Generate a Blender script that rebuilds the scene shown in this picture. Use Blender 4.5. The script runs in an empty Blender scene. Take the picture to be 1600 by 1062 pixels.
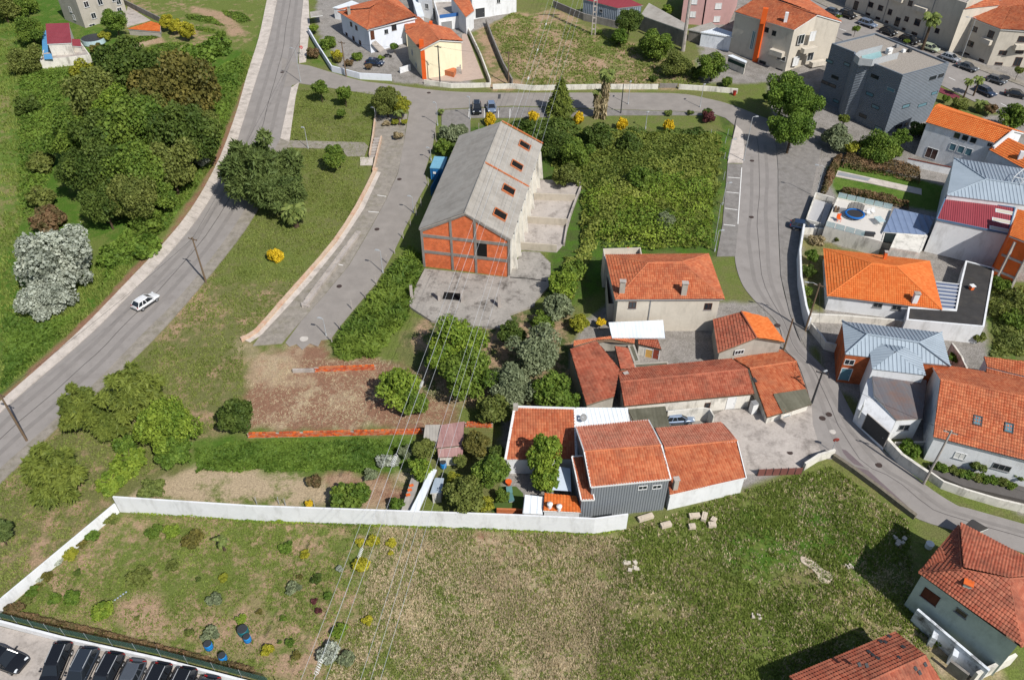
import bpy, bmesh, math, random
import numpy as np
from mathutils import Vector, Matrix
from mathutils.geometry import tessellate_polygon

# ---------------------------------------------------------------- camera, sky, sun, exposure
SC = bpy.context.scene
COL = SC.collection
FPX = 1250.0; PITCH = math.radians(41.0); CAMH = 75.0; SLOPE = 0.05; YREF = 90.0
cam = bpy.data.cameras.new('camera'); camo = bpy.data.objects.new('camera', cam); COL.objects.link(camo)
cam.sensor_width = 36.0; cam.lens = 36.0 * FPX / 1600.0; cam.clip_start = 0.5; cam.clip_end = 6000
camo.location = (0, 0, CAMH); camo.rotation_euler = (math.pi/2 - PITCH, 0, 0)
SC.camera = camo
w = bpy.data.worlds.new('World'); SC.world = w; w.use_nodes = True
nt = w.node_tree; sky = nt.nodes.new('ShaderNodeTexSky'); sky.sky_type = 'NISHITA'; sky.sun_disc = False
SUN_EL = math.radians(46.5); SUN_AZ = Vector((0.64, -0.77))
sky.sun_elevation = SUN_EL; sky.sun_rotation = math.atan2(SUN_AZ.x, SUN_AZ.y)
bg = nt.nodes['Background']; nt.links.new(sky.outputs[0], bg.inputs[0]); bg.inputs[1].default_value = 0.09
sl = bpy.data.lights.new('sun', 'SUN'); sl.energy = 4.7; sl.angle = math.radians(0.5); sl.color = (1.0, 0.965, 0.91)
so = bpy.data.objects.new('sun', sl); COL.objects.link(so)
ld = Vector((-SUN_AZ.x*math.cos(SUN_EL), -SUN_AZ.y*math.cos(SUN_EL), -math.sin(SUN_EL)))
so.rotation_euler = ld.to_track_quat('-Z', 'Y').to_euler(); so.location = (60, -60, 120)
SC.view_settings.view_transform = 'Standard'; SC.view_settings.look = 'None'
SC.view_settings.gamma = 1.0; SC.view_settings.exposure = 0.18; SC.view_settings.use_curve_mapping = False
try: SC.cycles.max_bounces = 6; SC.cycles.transparent_max_bounces = 6
except Exception: pass

# ---------------------------------------------------------------- survey: photograph pixel -> place on the hillside
cP, sP = math.cos(PITCH), math.sin(PITCH)
def ray(px, py):
    x = (px-800)/FPX; y = (py-531)/FPX
    return (x, cP - y*sP, -sP - y*cP)
def gz(y): return SLOPE*(y-YREF)
def G(px, py, h=0.0):
    d = ray(px, py); t = (-SLOPE*YREF + h - CAMH)/(d[2]-SLOPE*d[1])
    return Vector((d[0]*t, d[1]*t, CAMH+d[2]*t))
def P(px, py, z):
    d = ray(px, py); t = (z-CAMH)/d[2]
    return Vector((d[0]*t, d[1]*t, z))
def proj(p):
    z = p[2]-CAMH; Z = p[1]*cP - z*sP; D = -p[1]*sP - z*cP
    return (800+FPX*p[0]/Z, 531+FPX*D/Z)
def HB(b, t):                                   # height of a vertical edge from its foot and its top
    g = G(*b); lo, hi = 0.0, 60.0
    for i in range(40):
        m = (lo+hi)/2
        if proj((g.x, g.y, g.z+m))[1] > t[1]: lo = m
        else: hi = m
    return lo
def scale_at(px, py, h=0): 
    g = G(px, py, h); return FPX/(g.y*cP-(g.z-CAMH)*sP)      # pixels per metre
def q(r, c, x, y): return (c*400+x/3.9325, (0, 265, 530, 792)[r]+y/3.933)
def pv_line(A, B, px, py):                      # pixel ray onto the vertical plane through A, B
    d = Vector(ray(px, py)); n = Vector((B.y-A.y, A.x-B.x, 0.0)); n.normalize()
    o = Vector((0, 0, CAMH)); t = (A-o).dot(n)/d.dot(n); return o+d*t

# ---------------------------------------------------------------- mesh helpers
class MB:
    def __init__(s): s.v = []; s.f = []
    def poly(s, pts):
        b = len(s.v); s.v += [tuple(p) for p in pts]; s.f.append(tuple(range(b, b+len(pts)))); return s
    def hexa(s, a, b):                          # a: lower ring, b: upper ring
        n = len(a); o = len(s.v); s.v += [tuple(p) for p in a]+[tuple(p) for p in b]
        s.f.append(tuple(reversed(range(o, o+n)))); s.f.append(tuple(range(o+n, o+2*n)))
        for i in range(n):
            j = (i+1) % n; s.f.append((o+i, o+j, o+n+j, o+n+i))
        return s
    def box(s, c, d, rz=0.0, tilt=None):
        x, y, z = d[0]/2, d[1]/2, d[2]/2; ca, sa = math.cos(rz), math.sin(rz)
        def t(a, b, e): return (c[0]+a*ca-b*sa, c[1]+a*sa+b*ca, c[2]+e)
        lo = [t(-x, -y, -z), t(x, -y, -z), t(x, y, -z), t(-x, y, -z)]
        hi = [t(-x, -y, z), t(x, -y, z), t(x, y, z), t(-x, y, z)]
        return s.hexa(lo, hi)
    def bar(s, A, B, wd, ht, up=(0, 0, 1)):     # rectangular bar from A to B
        A = Vector(A); B = Vector(B); d = (B-A).normalized(); u = Vector(up)
        r = d.cross(u)
        if r.length < 1e-4: r = d.cross(Vector((1, 0, 0)))
        r.normalize(); n = r.cross(d).normalized(); r *= wd/2; n *= ht/2
        return s.hexa([A-r-n, A+r-n, A+r+n, A-r+n][::-1], [B-r-n, B+r-n, B+r+n, B-r+n][::-1])
    def tube(s, pts, rad, n=8, cap=True):
        pts = [Vector(p) for p in pts]
        if not hasattr(rad, '__len__'): rad = [rad]*len(pts)
        o = len(s.v); prev = None
        for i, p in enumerate(pts):
            d = (pts[min(i+1, len(pts)-1)]-pts[max(i-1, 0)]).normalized()
            a = d.cross(Vector((0, 0, 1))) if abs(d.z) < .95 else d.cross(Vector((1, 0, 0)))
            a.normalize(); b = d.cross(a).normalized()
            for k in range(n):
                t = 2*math.pi*k/n; s.v.append(tuple(p+(a*math.cos(t)+b*math.sin(t))*rad[i]))
        for i in range(len(pts)-1):
            for k in range(n):
                k2 = (k+1) % n; s.f.append((o+i*n+k, o+i*n+k2, o+(i+1)*n+k2, o+(i+1)*n+k))
        if cap:
            s.f.append(tuple(range(o, o+n))[::-1]); e = o+(len(pts)-1)*n; s.f.append(tuple(range(e, e+n)))
        return s
    def lathe(s, c, prof, n=12):                # prof: (r, z)
        o = len(s.v)
        for r, z in prof:
            for k in range(n):
                t = 2*math.pi*k/n; s.v.append((c[0]+r*math.cos(t), c[1]+r*math.sin(t), c[2]+z))
        for i in range(len(prof)-1):
            for k in range(n):
                k2 = (k+1) % n; s.f.append((o+i*n+k, o+i*n+k2, o+(i+1)*n+k2, o+(i+1)*n+k))
        s.f.append(tuple(range(o, o+n))[::-1]); e = o+(len(prof)-1)*n; s.f.append(tuple(range(e, e+n)))
        return s
    def slab(s, pts, th):                       # concave outline (top ring) extruded straight down by th
        pts = [Vector(p) for p in pts]
        area = sum(pts[i].x*pts[(i+1) % len(pts)].y-pts[(i+1) % len(pts)].x*pts[i].y for i in range(len(pts)))
        if area < 0: pts = pts[::-1]
        n = len(pts); o = len(s.v); s.v += [tuple(p) for p in pts]
        tris = tessellate_polygon([[Vector((p.x, p.y, 0)) for p in pts]])
        for t in tris:
            a, b, c = t; A, B, C = pts[a], pts[b], pts[c]
            if (B.x-A.x)*(C.y-A.y)-(B.y-A.y)*(C.x-A.x) < 0: a, c = c, a
            s.f.append((o+a, o+b, o+c))
        if th > 0:
            s.v += [(p.x, p.y, p.z-th) for p in pts]
            for i in range(n):
                j = (i+1) % n; s.f.append((o+i, o+n+i, o+n+j, o+j))
        return s

WL = {}
def wl(o):
    return WL.get(o.name, Vector((0, 0, 0))) if o else Vector((0, 0, 0))
def mesh_of(name, mb, mat, off=Vector((0, 0, 0)), smooth=False):
    me = bpy.data.meshes.new(name)
    me.from_pydata([(v[0]-off.x, v[1]-off.y, v[2]-off.z) for v in mb.v], [], mb.f)
    if mat: me.materials.append(mat)
    if smooth: me.polygons.foreach_set('use_smooth', [True]*len(me.polygons))
    me.update(); return me
def tagp(o, label=None, cat=None, group=None, kind=None):
    if label: o['label'] = label
    if cat: o['category'] = cat
    if group: o['group'] = group
    if kind: o['kind'] = kind
    return o
def thing(name, label, cat, loc=(0, 0, 0), group=None):
    o = bpy.data.objects.new(name, None); COL.objects.link(o); o.location = loc; WL[o.name] = Vector(loc)
    o.empty_display_size = .5
    return tagp(o, label, cat, group)
def part(name, mb, mat, parent, kind=None, label=None, smooth=False):
    off = wl(parent); o = bpy.data.objects.new(name, mesh_of(name, mb, mat, off, smooth)); COL.objects.link(o)
    o.parent = parent; WL[o.name] = off.copy()
    return tagp(o, label, None, None, kind)
def solo(name, mb, mat, label, cat, loc=(0, 0, 0), group=None, kind=None, smooth=False):
    loc = Vector(loc); o = bpy.data.objects.new(name, mesh_of(name, mb, mat, loc, smooth)); COL.objects.link(o)
    o.location = loc; WL[o.name] = loc
    return tagp(o, label, cat, group, kind)
def structure(name, mb, mat, parent=None, smooth=False):
    o = bpy.data.objects.new(name, mesh_of(name, mb, mat, Vector((0, 0, 0)), smooth)); COL.objects.link(o)
    if parent: o.parent = parent
    else: o['kind'] = 'structure'
    return o
KIDS = {}
def copy_tree(o, parent=None):
    c = o.copy(); COL.objects.link(c)
    if parent: c.parent = parent
    for ch in [x for x in SC.objects if x.parent == o] if o.name not in KIDS else KIDS[o.name]: copy_tree(ch, c)
    return c
def cache_kids(root):
    def rec(o):
        KIDS[o.name] = list(o.children)
        for ch in o.children: rec(ch)
    rec(root)

# ---------------------------------------------------------------- materials
def hx(s, k=1.0):
    r = []
    for i in (0, 2, 4):
        c = int(s[i:i+2], 16)/255; r.append((c/12.92 if c < .04045 else ((c+.055)/1.055)**2.4)*k)
    return tuple(r)
def nodes(name):
    m = bpy.data.materials.new(name); m.use_nodes = True; t = m.node_tree
    return m, t, t.nodes['Principled BSDF']
def N(t, typ, **kw):
    n = t.nodes.new(typ)
    for k, v in kw.items(): setattr(n, k, v)
    return n
def noise(t, vec, scale, detail=4, rough=.6):
    n = N(t, 'ShaderNodeTexNoise'); n.inputs['Scale'].default_value = scale; n.inputs['Detail'].default_value = detail
    n.inputs['Roughness'].default_value = rough
    if vec is not None: t.links.new(vec, n.inputs['Vector'])
    return n
def ramp(t, fac, p0, p1, c0=(0, 0, 0, 1), c1=(1, 1, 1, 1)):
    r = N(t, 'ShaderNodeValToRGB'); r.color_ramp.elements[0].position = p0; r.color_ramp.elements[1].position = p1
    r.color_ramp.elements[0].color = c0; r.color_ramp.elements[1].color = c1; t.links.new(fac, r.inputs[0]); return r
def mix(t, fac, a, b, blend='MIX'):
    m = N(t, 'ShaderNodeMix', data_type='RGBA', blend_type=blend)
    for s, v in ((m.inputs[0], fac), (m.inputs[6], a), (m.inputs[7], b)):
        if isinstance(v, (int, float)): s.default_value = v
        elif isinstance(v, tuple): s.default_value = (v[0], v[1], v[2], 1)
        else: t.links.new(v, s)
    return m.outputs[2]
def geo_pos(t, sc=(1, 1, 1)):
    g = N(t, 'ShaderNodeNewGeometry'); mp = N(t, 'ShaderNodeMapping'); t.links.new(g.outputs['Position'], mp.inputs[0])
    mp.inputs['Scale'].default_value = sc; return mp.outputs[0]
def bump(t, b, h, dist=.03, strength=.5):
    n = N(t, 'ShaderNodeBump'); n.inputs['Distance'].default_value = dist; n.inputs['Strength'].default_value = strength
    t.links.new(h, n.inputs['Height']); t.links.new(n.outputs[0], b.inputs['Normal'])
MATS = {}
def M(name, col, rough=.8, var=.25, scale=1.5, dirt=None, dirtamt=.5, drips=False, metal=0.0, bmp=.02, spec=.3, fine=12):
    """painted, cast or rendered surface: colour with broad and fine mottling, optional stains"""
    if name in MATS: return MATS[name]
    m, t, b = nodes(name); p = geo_pos(t)
    n1 = noise(t, p, scale, 5); n2 = noise(t, p, fine, 3)
    hi = tuple(min(1, c*(1+var)) for c in col); lo = tuple(c*(1-var) for c in col)
    c = mix(t, ramp(t, n1.outputs[0], .3, .7).outputs[0], lo, hi)
    c = mix(t, .35, c, mix(t, ramp(t, n2.outputs[0], .3, .7).outputs[0], lo, hi))
    if dirt:
        n3 = noise(t, geo_pos(t, (1.0, 1.0, .3)) if drips else p, .8 if drips else .55, 8, .72)
        r3 = ramp(t, n3.outputs[0], .5, .72); mm = N(t, 'ShaderNodeMath', operation='MULTIPLY'); t.links.new(r3.outputs[0], mm.inputs[0]); mm.inputs[1].default_value = dirtamt*(.6 if drips else 1)
        c = mix(t, mm.outputs[0], c, dirt)
    t.links.new(c, b.inputs['Base Color']); b.inputs['Roughness'].default_value = rough; b.inputs['Metallic'].default_value = metal
    b.inputs['Specular IOR Level'].default_value = spec
    if bmp: bump(t, b, n2.outputs[0], bmp, .5)
    MATS[name] = m; return m
def tile_mat(name, c0, c1, dark, light, darkamt=.5, lightamt=.25, rough=.75):
    """clay tiles: every tile its own shade (UV cell = tile), soot in patches, pale lichen in spots"""
    if name in MATS: return MATS[name]
    m, t, b = nodes(name); uv = N(t, 'ShaderNodeUVMap'); fl = N(t, 'ShaderNodeVectorMath', operation='FLOOR'); t.links.new(uv.outputs[0], fl.inputs[0])
    wn = N(t, 'ShaderNodeTexWhiteNoise', noise_dimensions='2D'); t.links.new(fl.outputs[0], wn.inputs['Vector'])
    c = mix(t, wn.outputs['Value'], c0, c1); p = geo_pos(t)
    n1 = noise(t, p, .45, 6, .7); r1 = ramp(t, n1.outputs[0], .42, .7); a = N(t, 'ShaderNodeMath', operation='MULTIPLY'); t.links.new(r1.outputs[0], a.inputs[0]); a.inputs[1].default_value = darkamt
    c = mix(t, a.outputs[0], c, dark)
    n2 = noise(t, p, 3.2, 5, .7); r2 = ramp(t, n2.outputs[0], .6, .74); a2 = N(t, 'ShaderNodeMath', operation='MULTIPLY'); t.links.new(r2.outputs[0], a2.inputs[0]); a2.inputs[1].default_value = lightamt
    c = mix(t, a2.outputs[0], c, light)
    t.links.new(c, b.inputs['Base Color']); b.inputs['Roughness'].default_value = rough; b.inputs['Specular IOR Level'].default_value = .25
    MATS[name] = m; return m
def leaf_mat(name, lo, hi, trans=.25, rough=.6):
    if name in MATS: return MATS[name]
    m = bpy.data.materials.new(name); m.use_nodes = True; t = m.node_tree; b = t.nodes['Principled BSDF']
    at = N(t, 'ShaderNodeAttribute', attribute_name='tint'); c = mix(t, at.outputs['Fac'], lo, hi)
    t.links.new(c, b.inputs['Base Color']); b.inputs['Roughness'].default_value = rough; b.inputs['Specular IOR Level'].default_value = .18
    tr = N(t, 'ShaderNodeBsdfTranslucent'); t.links.new(mix(t, 1.0, c, (1.0, 1.0, .45), 'MULTIPLY'), tr.inputs[0])
    ms = N(t, 'ShaderNodeMixShader'); ms.inputs[0].default_value = trans
    t.links.new(b.outputs[0], ms.inputs[1]); t.links.new(tr.outputs[0], ms.inputs[2]); t.links.new(ms.outputs[0], t.nodes['Material Output'].inputs[0])
    MATS[name] = m; return m
def glass_mat(name, col=(.02, .025, .03), rough=.08, alpha=1.0):
    if name in MATS: return MATS[name]
    m, t, b = nodes(name); b.inputs['Base Color'].default_value = (*col, 1); b.inputs['Roughness'].default_value = rough
    b.inputs['Specular IOR Level'].default_value = .6; b.inputs['Alpha'].default_value = alpha
    MATS[name] = m; return m
def paint_mat(name, col, rough=.25, coat=.6, metal=0.0):
    if name in MATS: return MATS[name]
    m, t, b = nodes(name); n = noise(t, geo_pos(t), 5, 3); c = mix(t, n.outputs[0], tuple(x*.85 for x in col), tuple(min(1, x*1.1) for x in col))
    t.links.new(c, b.inputs['Base Color']); b.inputs['Roughness'].default_value = rough; b.inputs['Coat Weight'].default_value = coat; b.inputs['Metallic'].default_value = metal
    MATS[name] = m; return m

asphalt = M('asphalt', hx('9a948f', .78), .9, .13, .35, dirt=hx('87807a', .7), dirtamt=.5, fine=9, bmp=.012, spec=.2)
setts_grey = M('setts_grey', hx('97928d', .66), .95, .25, 1.2, dirt=hx('7e786e', .55), dirtamt=.6, fine=6, bmp=.03, spec=.15)
asphalt2 = M('asphalt_worn', hx('9a938c', .76), .92, .16, .5, dirt=hx('9c948c', .7), dirtamt=.6, fine=7, bmp=.012, spec=.2)
paving = M('paving', hx('c4bab0', .88), .9, .2, .8, dirt=hx('7d7468', .6), dirtamt=.6, fine=5, spec=.2)
kerbstone = M('kerbstone', hx('c6bfb6', .85), .9, .15, 2, spec=.2)
setts = M('setts', hx('a39b90', .68), .95, .3, 1.2, dirt=hx('7f7c50', .5), dirtamt=.55, fine=6, bmp=.03, spec=.15)
concrete = M('concrete', hx('b9b0a8', .78), .92, .2, .5, dirt=hx('6b625b', .55), dirtamt=.75, fine=4, spec=.15)
concrete_dark = M('concrete_stained', hx('a09a93', .62), .92, .25, .6, dirt=hx('4a4440', .5), dirtamt=.85, drips=True, fine=4, spec=.15)
white_line = M('road_paint', hx('e6e4e0', .85), .8, .12, 3, spec=.2)
white_wall = M('white_wall', hx('f0f1f2', .76), .8, .06, .7, dirt=hx('a9a69e', .62), dirtamt=.75, drips=True, fine=3, bmp=.006, spec=.2)
old_white = M('old_whitewash', hx('e2ddd2', .82), .9, .12, .8, dirt=hx('7d766b', .5), dirtamt=1.3, drips=True, fine=3, spec=.15)
cream_wall = M('cream_wall', hx('efe3c2', .85), .85, .06, .7, dirt=hx('a89878', .6), dirtamt=.4, drips=True, fine=3, spec=.2)
beige_wall = M('beige_wall', hx('cfc6b7', .84), .85, .08, .7, dirt=hx('857a6c', .6), dirtamt=.5, drips=True, fine=3, spec=.2)
grey_wall = M('grey_wall', hx('b9b2a6', .75), .9, .12, .7, dirt=hx('6f685e', .6), dirtamt=.6, drips=True, fine=3, spec=.15)
green_wall = M('faded_green_wall', hx('c3cfc6', .82), .88, .12, .8, dirt=hx('7a7f76', .6), dirtamt=.6, drips=True, fine=3, spec=.15)
pink_wall = M('pink_wall', hx('c9a19c', .8), .88, .08, .8, dirt=hx('8a706c', .6), dirtamt=.4, drips=True, spec=.15)
trim_white = M('white_trim', hx('eeeeec', .76), .6, .04, 2, spec=.3)
trim_grey = M('grey_trim', hx('9a9a9a', .7), .7, .1, 2, spec=.3)
dark_metal = M('dark_metal', (.035, .037, .04), .55, .2, 3, spec=.4)
galv = M('galvanised', hx('b5b8ba', .75), .55, .12, 2, spec=.4)
wood = M('weathered_wood', hx('8a7560', .6), .9, .2, 4, spec=.15)
wood_dark = M('door_wood', hx('6b3f2c', .6), .75, .2, 3, spec=.25)
orange_paint = M('orange_paint', hx('e8662a', .8), .8, .08, 1, spec=.2)
black = M('black_and_void_shade', (.012, .012, .012), .9, .2, 2, spec=.1)  # plain black; in openings and holes it stands in for inner darkness
glass = glass_mat('window_glass')
glass_blue = glass_mat('blue_glass', (.10, .2, .24), .12)
terracotta = M('terracotta_brick', hx('df6c34', .85), .9, .18, 1.2, dirt=hx('a5461f', .6), dirtamt=.5, fine=14, bmp=.01, spec=.15)
brick_pale = M('brick_pale', hx('cf7a4e', .75), .9, .25, 2.5, dirt=hx('b9a48f', .7), dirtamt=.6, fine=10, spec=.15)
earth = M('earth', hx('96755a', .55), .95, .2, 1, spec=.1)
T_old = tile_mat('old_clay_tiles', hx('a3533c', .8), hx('bd7156', .8), hx('63463a', .72), hx('c4a48e', .75), .6, .4)
T_shade_lift = tile_mat('shade_lifted_clay_tiles', hx('a8604a', .95), hx('be7c64', .95), hx('80604f', .85), hx('b9a293', .8), .5, .25)  # tile tone for far slopes, lightened to offset their shading
T_new = tile_mat('orange_clay_tiles', hx('d86c2e', .82), hx('e48444', .82), hx('bd6030', .72), hx('e0a070', .8), .3, .2)
T_warm = tile_mat('warm_clay_tiles', hx('b65d3a', .82), hx('cf7f57', .82), hx('8a5442', .74), hx('cfa283', .78), .55, .35)
T_grey = tile_mat('grey_fibre_cement', hx('a8a39b', .8), hx('b0aaa1', .8), hx('837b72', .7), hx('c0b8ab', .78), .5, .35, 1.0)
T_slate = tile_mat('dark_streaked_sheet', hx('77757a', .6), hx('807d80', .6), hx('9a6a4c', .6), hx('959096', .62), .55, .3, .9)
T_metal = tile_mat('grey_standing_seam', hx('a6b3be', .74), hx('acb9c4', .74), hx('8a97a1', .7), hx('bcc5cb', .7), .3, .15, .45)
T_red = tile_mat('red_sheet_roof', hx('9a424a', .72), hx('a04850', .72), hx('7d363e', .68), hx('bb5a60', .7), .3, .15, .6)
T_white = tile_mat('white_sheet_roof', hx('dfe5ea', .85), hx('e5eaee', .85), hx('b9bfc4', .7), hx('eceff2', .85), .3, .2, .6)
T_moss = tile_mat('mossy_sheet_roof', hx('7d7a69', .55), hx('8a8775', .55), hx('57553f', .5), hx('a29d88', .6), .6, .4, .95)
T_rust = tile_mat('rusty_sheet_roof', hx('a8807c', .75), hx('b28e88', .75), hx('7a4a44', .6), hx('b7a09a', .7), .5, .3, .8)
# ---------------------------------------------------------------- ground sheet: one grid, colours of the real soil and grass
LUSH = (.062, .125, .016); GRASS = (.120, .150, .036); DRYG = (.20, .175, .075); STRAW = (.37, .29, .19); SOIL = (.33, .225, .145)
RSOIL = (.225, .125, .08); DARKG = (.065, .09, .025); CONC = (.26, .24, .22); BRIGHT = (.10, .155, .028); PAVED = (.19, .175, .155); OLIVE = (.135, .14, .05)
REG = [  # outline in the photograph, main colour, second colour, share of the second, edge softness in metres
 ([(-900,-500),(430,-300),(425,0),(395,90),(335,265),(270,355),(170,465),(95,535),(0,620),(-300,860),(-900,800)], LUSH, GRASS, .42, 1),
 ([(190,0),(420,-80),(410,40),(385,80),(330,75),(200,80)], GRASS, SOIL, .30, 1.5),
 ([(190,66),(250,58),(262,66),(200,78)], SOIL, STRAW, .4, .5),
 ([(300,10),(355,20),(385,52),(360,58),(340,30),(300,20)], SOIL, OLIVE, .4, .6),
 ([(0,60),(22,60),(22,340),(0,440),(-80,440)], BRIGHT, DRYG, .4, 1.5),
 ([(396,92),(330,262),(270,352),(170,460),(98,530),(0,620),(0,632),(112,533),(184,465),(284,354),(338,268),(402,96)], RSOIL, DRYG, .35, .4),
 ([(455,135),(467,128),(595,140),(585,180),(578,245),(560,320),(520,378),(470,435),(400,515),(375,532),(300,560),(239,530),(310,451),(384,357),(445,225)], GRASS, OLIVE, .5, .6),
 ([(300,430),(470,440),(375,535),(380,640),(230,600),(236,540)], OLIVE, SOIL, .3, 2.5),
 ([(230,580),(380,540),(400,600),(310,700),(250,640)], OLIVE, SOIL, .34, 2),
 ([(0,745),(100,660),(330,600),(300,700),(180,775),(0,940),(-300,1100),(-300,900)], OLIVE, SOIL, .34, 2),
 ([(385,560),(470,530),(600,560),(720,590),(715,660),(660,670),(385,672)], RSOIL, STRAW, .26, 1.2),
 ([(370,540),(480,545),(460,590),(390,600)], STRAW, SOIL, .4, 2),
 ([(300,690),(390,680),(650,678),(655,735),(600,745),(300,742)], BRIGHT, LUSH, .4, .8),
 ([(255,745),(300,735),(600,748),(660,730),(640,798),(200,785)], STRAW, GRASS, .28, 1),
 ([(480,740),(600,742),(640,780),(560,795)], SOIL, RSOIL, .5, 1),
 ([(180,795),(560,815),(600,830),(560,1062),(400,1062),(0,968),(5,945)], GRASS, SOIL, .44, .8),
 ([(185,935),(290,955),(295,975),(240,1000),(175,965)], SOIL, STRAW, .3, 1.0),
 ([(300,960),(400,930),(430,1000),(330,1020)], SOIL, GRASS, .4, 1.5),
 ([(600,825),(930,835),(990,845),(970,930),(930,1000),(950,1100),(480,1100),(560,1000)], STRAW, GRASS, .44, 2.5),
 ([(700,830),(920,835),(900,870),(700,850)], RSOIL, STRAW, .6, 2),
 ([(970,820),(1170,760),(1300,725),(1440,815),(1430,960),(1500,1100),(950,1110),(930,1000),(960,930)], GRASS, DRYG, .38, 3),
 ([(1080,840),(1250,750),(1400,820),(1330,900),(1180,900)], GRASS, LUSH, .5, 3),
 ([(950,900),(1080,900),(1100,1062),(940,1062)], DRYG, GRASS, .5, 3),
 ([(1250,868),(1300,890),(1298,915),(1270,905)], CONC, SOIL, .5, .6),
 ([(1400,940),(1490,990),(1560,1062),(1480,1080),(1380,1000)], DRYG, STRAW, .4, 2),
 ([(700,195),(1130,175),(1150,200),(1125,400),(1000,400),(900,480),(860,520),(845,300),(700,260)], DARKG, LUSH, .5, 1.5),
 ([(640,400),(665,425),(640,480),(560,560),(510,560),(520,530),(620,400)], LUSH, OLIVE, .5, 1),
 ([(640,500),(900,480),(900,640),(790,640),(640,620)], DARKG, SOIL, .45, 1.5),
 ([(760,40),(800,20),(880,15),(960,60),(1060,90),(1150,120),(1110,138),(830,138),(790,110)], GRASS, SOIL, .48, 2),
 ([(820,95),(950,90),(960,110),(830,120)], SOIL, STRAW, .4, 2),
 ([(735,30),(765,25),(790,110),(830,135),(770,140)], SOIL, OLIVE, .4, 1),
 ([(890,180),(1120,172),(1135,205),(900,205)], GRASS, OLIVE, .5, .6),
 ([(900,505),(960,470),(1250,470),(1300,700),(1170,760),(960,810),(790,810),(785,645),(890,640)], CONC, PAVED, .4, .5),
 ([(1190,100),(1330,100),(1480,200),(1620,160),(1900,300),(1900,840),(1600,812),(1300,600),(1225,430),(1225,250)], CONC, PAVED, .4, .5),
 ([(1050,-300),(2200,-300),(1700,200),(1470,130),(1100,130)], CONC, PAVED, .4, 1),
 ([(480,-300),(830,-300),(800,20),(720,60),(740,135),(640,132),(500,100)], CONC, PAVED, .4, .7),
 ([(490,60),(515,68),(530,108),(485,98)], GRASS, LUSH, .4, .5),
 ([(1250,370),(1300,380),(1440,410),(1440,440),(1290,430),(1290,490),(1255,480)], OLIVE, DRYG, .5, .6),
 ([(1290,262),(1310,250),(1480,290),(1470,330),(1310,310)], BRIGHT, LUSH, .5, .3),
 ([(1535,440),(1700,440),(1700,590),(1545,590)], OLIVE, LUSH, .5, .6),
 ([(880,190),(905,280),(840,280),(845,230)], DARKG, LUSH, .5, 1),
]
def sdf(poly, X, Y):
    n = len(poly); d = np.full(X.shape, 1e9); inside = np.zeros(X.shape, bool)
    for i in range(n):
        ax, ay = poly[i]; bx, by = poly[(i+1) % n]; ex, ey = bx-ax, by-ay; wx, wy = X-ax, Y-ay
        t = np.clip((wx*ex+wy*ey)/(ex*ex+ey*ey+1e-9), 0, 1); d = np.minimum(d, (wx-ex*t)**2+(wy-ey*t)**2)
        c = ((ay > Y) != (by > Y)) & (X < (bx-ax)*(Y-ay)/(by-ay+1e-12)+ax); inside ^= c
    d = np.sqrt(d); return np.where(inside, -d, d)
def vnoise(X, Y, s, seed):
    rs = np.random.RandomState(seed); T = rs.rand(64, 64); x = X/s; y = Y/s; xi = np.floor(x).astype(int); yi = np.floor(y).astype(int); fx = x-xi; fy = y-yi
    fx = fx*fx*(3-2*fx); fy = fy*fy*(3-2*fy); g = lambda a, b: T[a % 64, b % 64]
    return (g(xi, yi)*(1-fx)+g(xi+1, yi)*fx)*(1-fy)+(g(xi, yi+1)*(1-fx)+g(xi+1, yi+1)*fx)*fy
def gpoly(pts, h=0.0): return [G(x, y, h) for x, y in pts]
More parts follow.
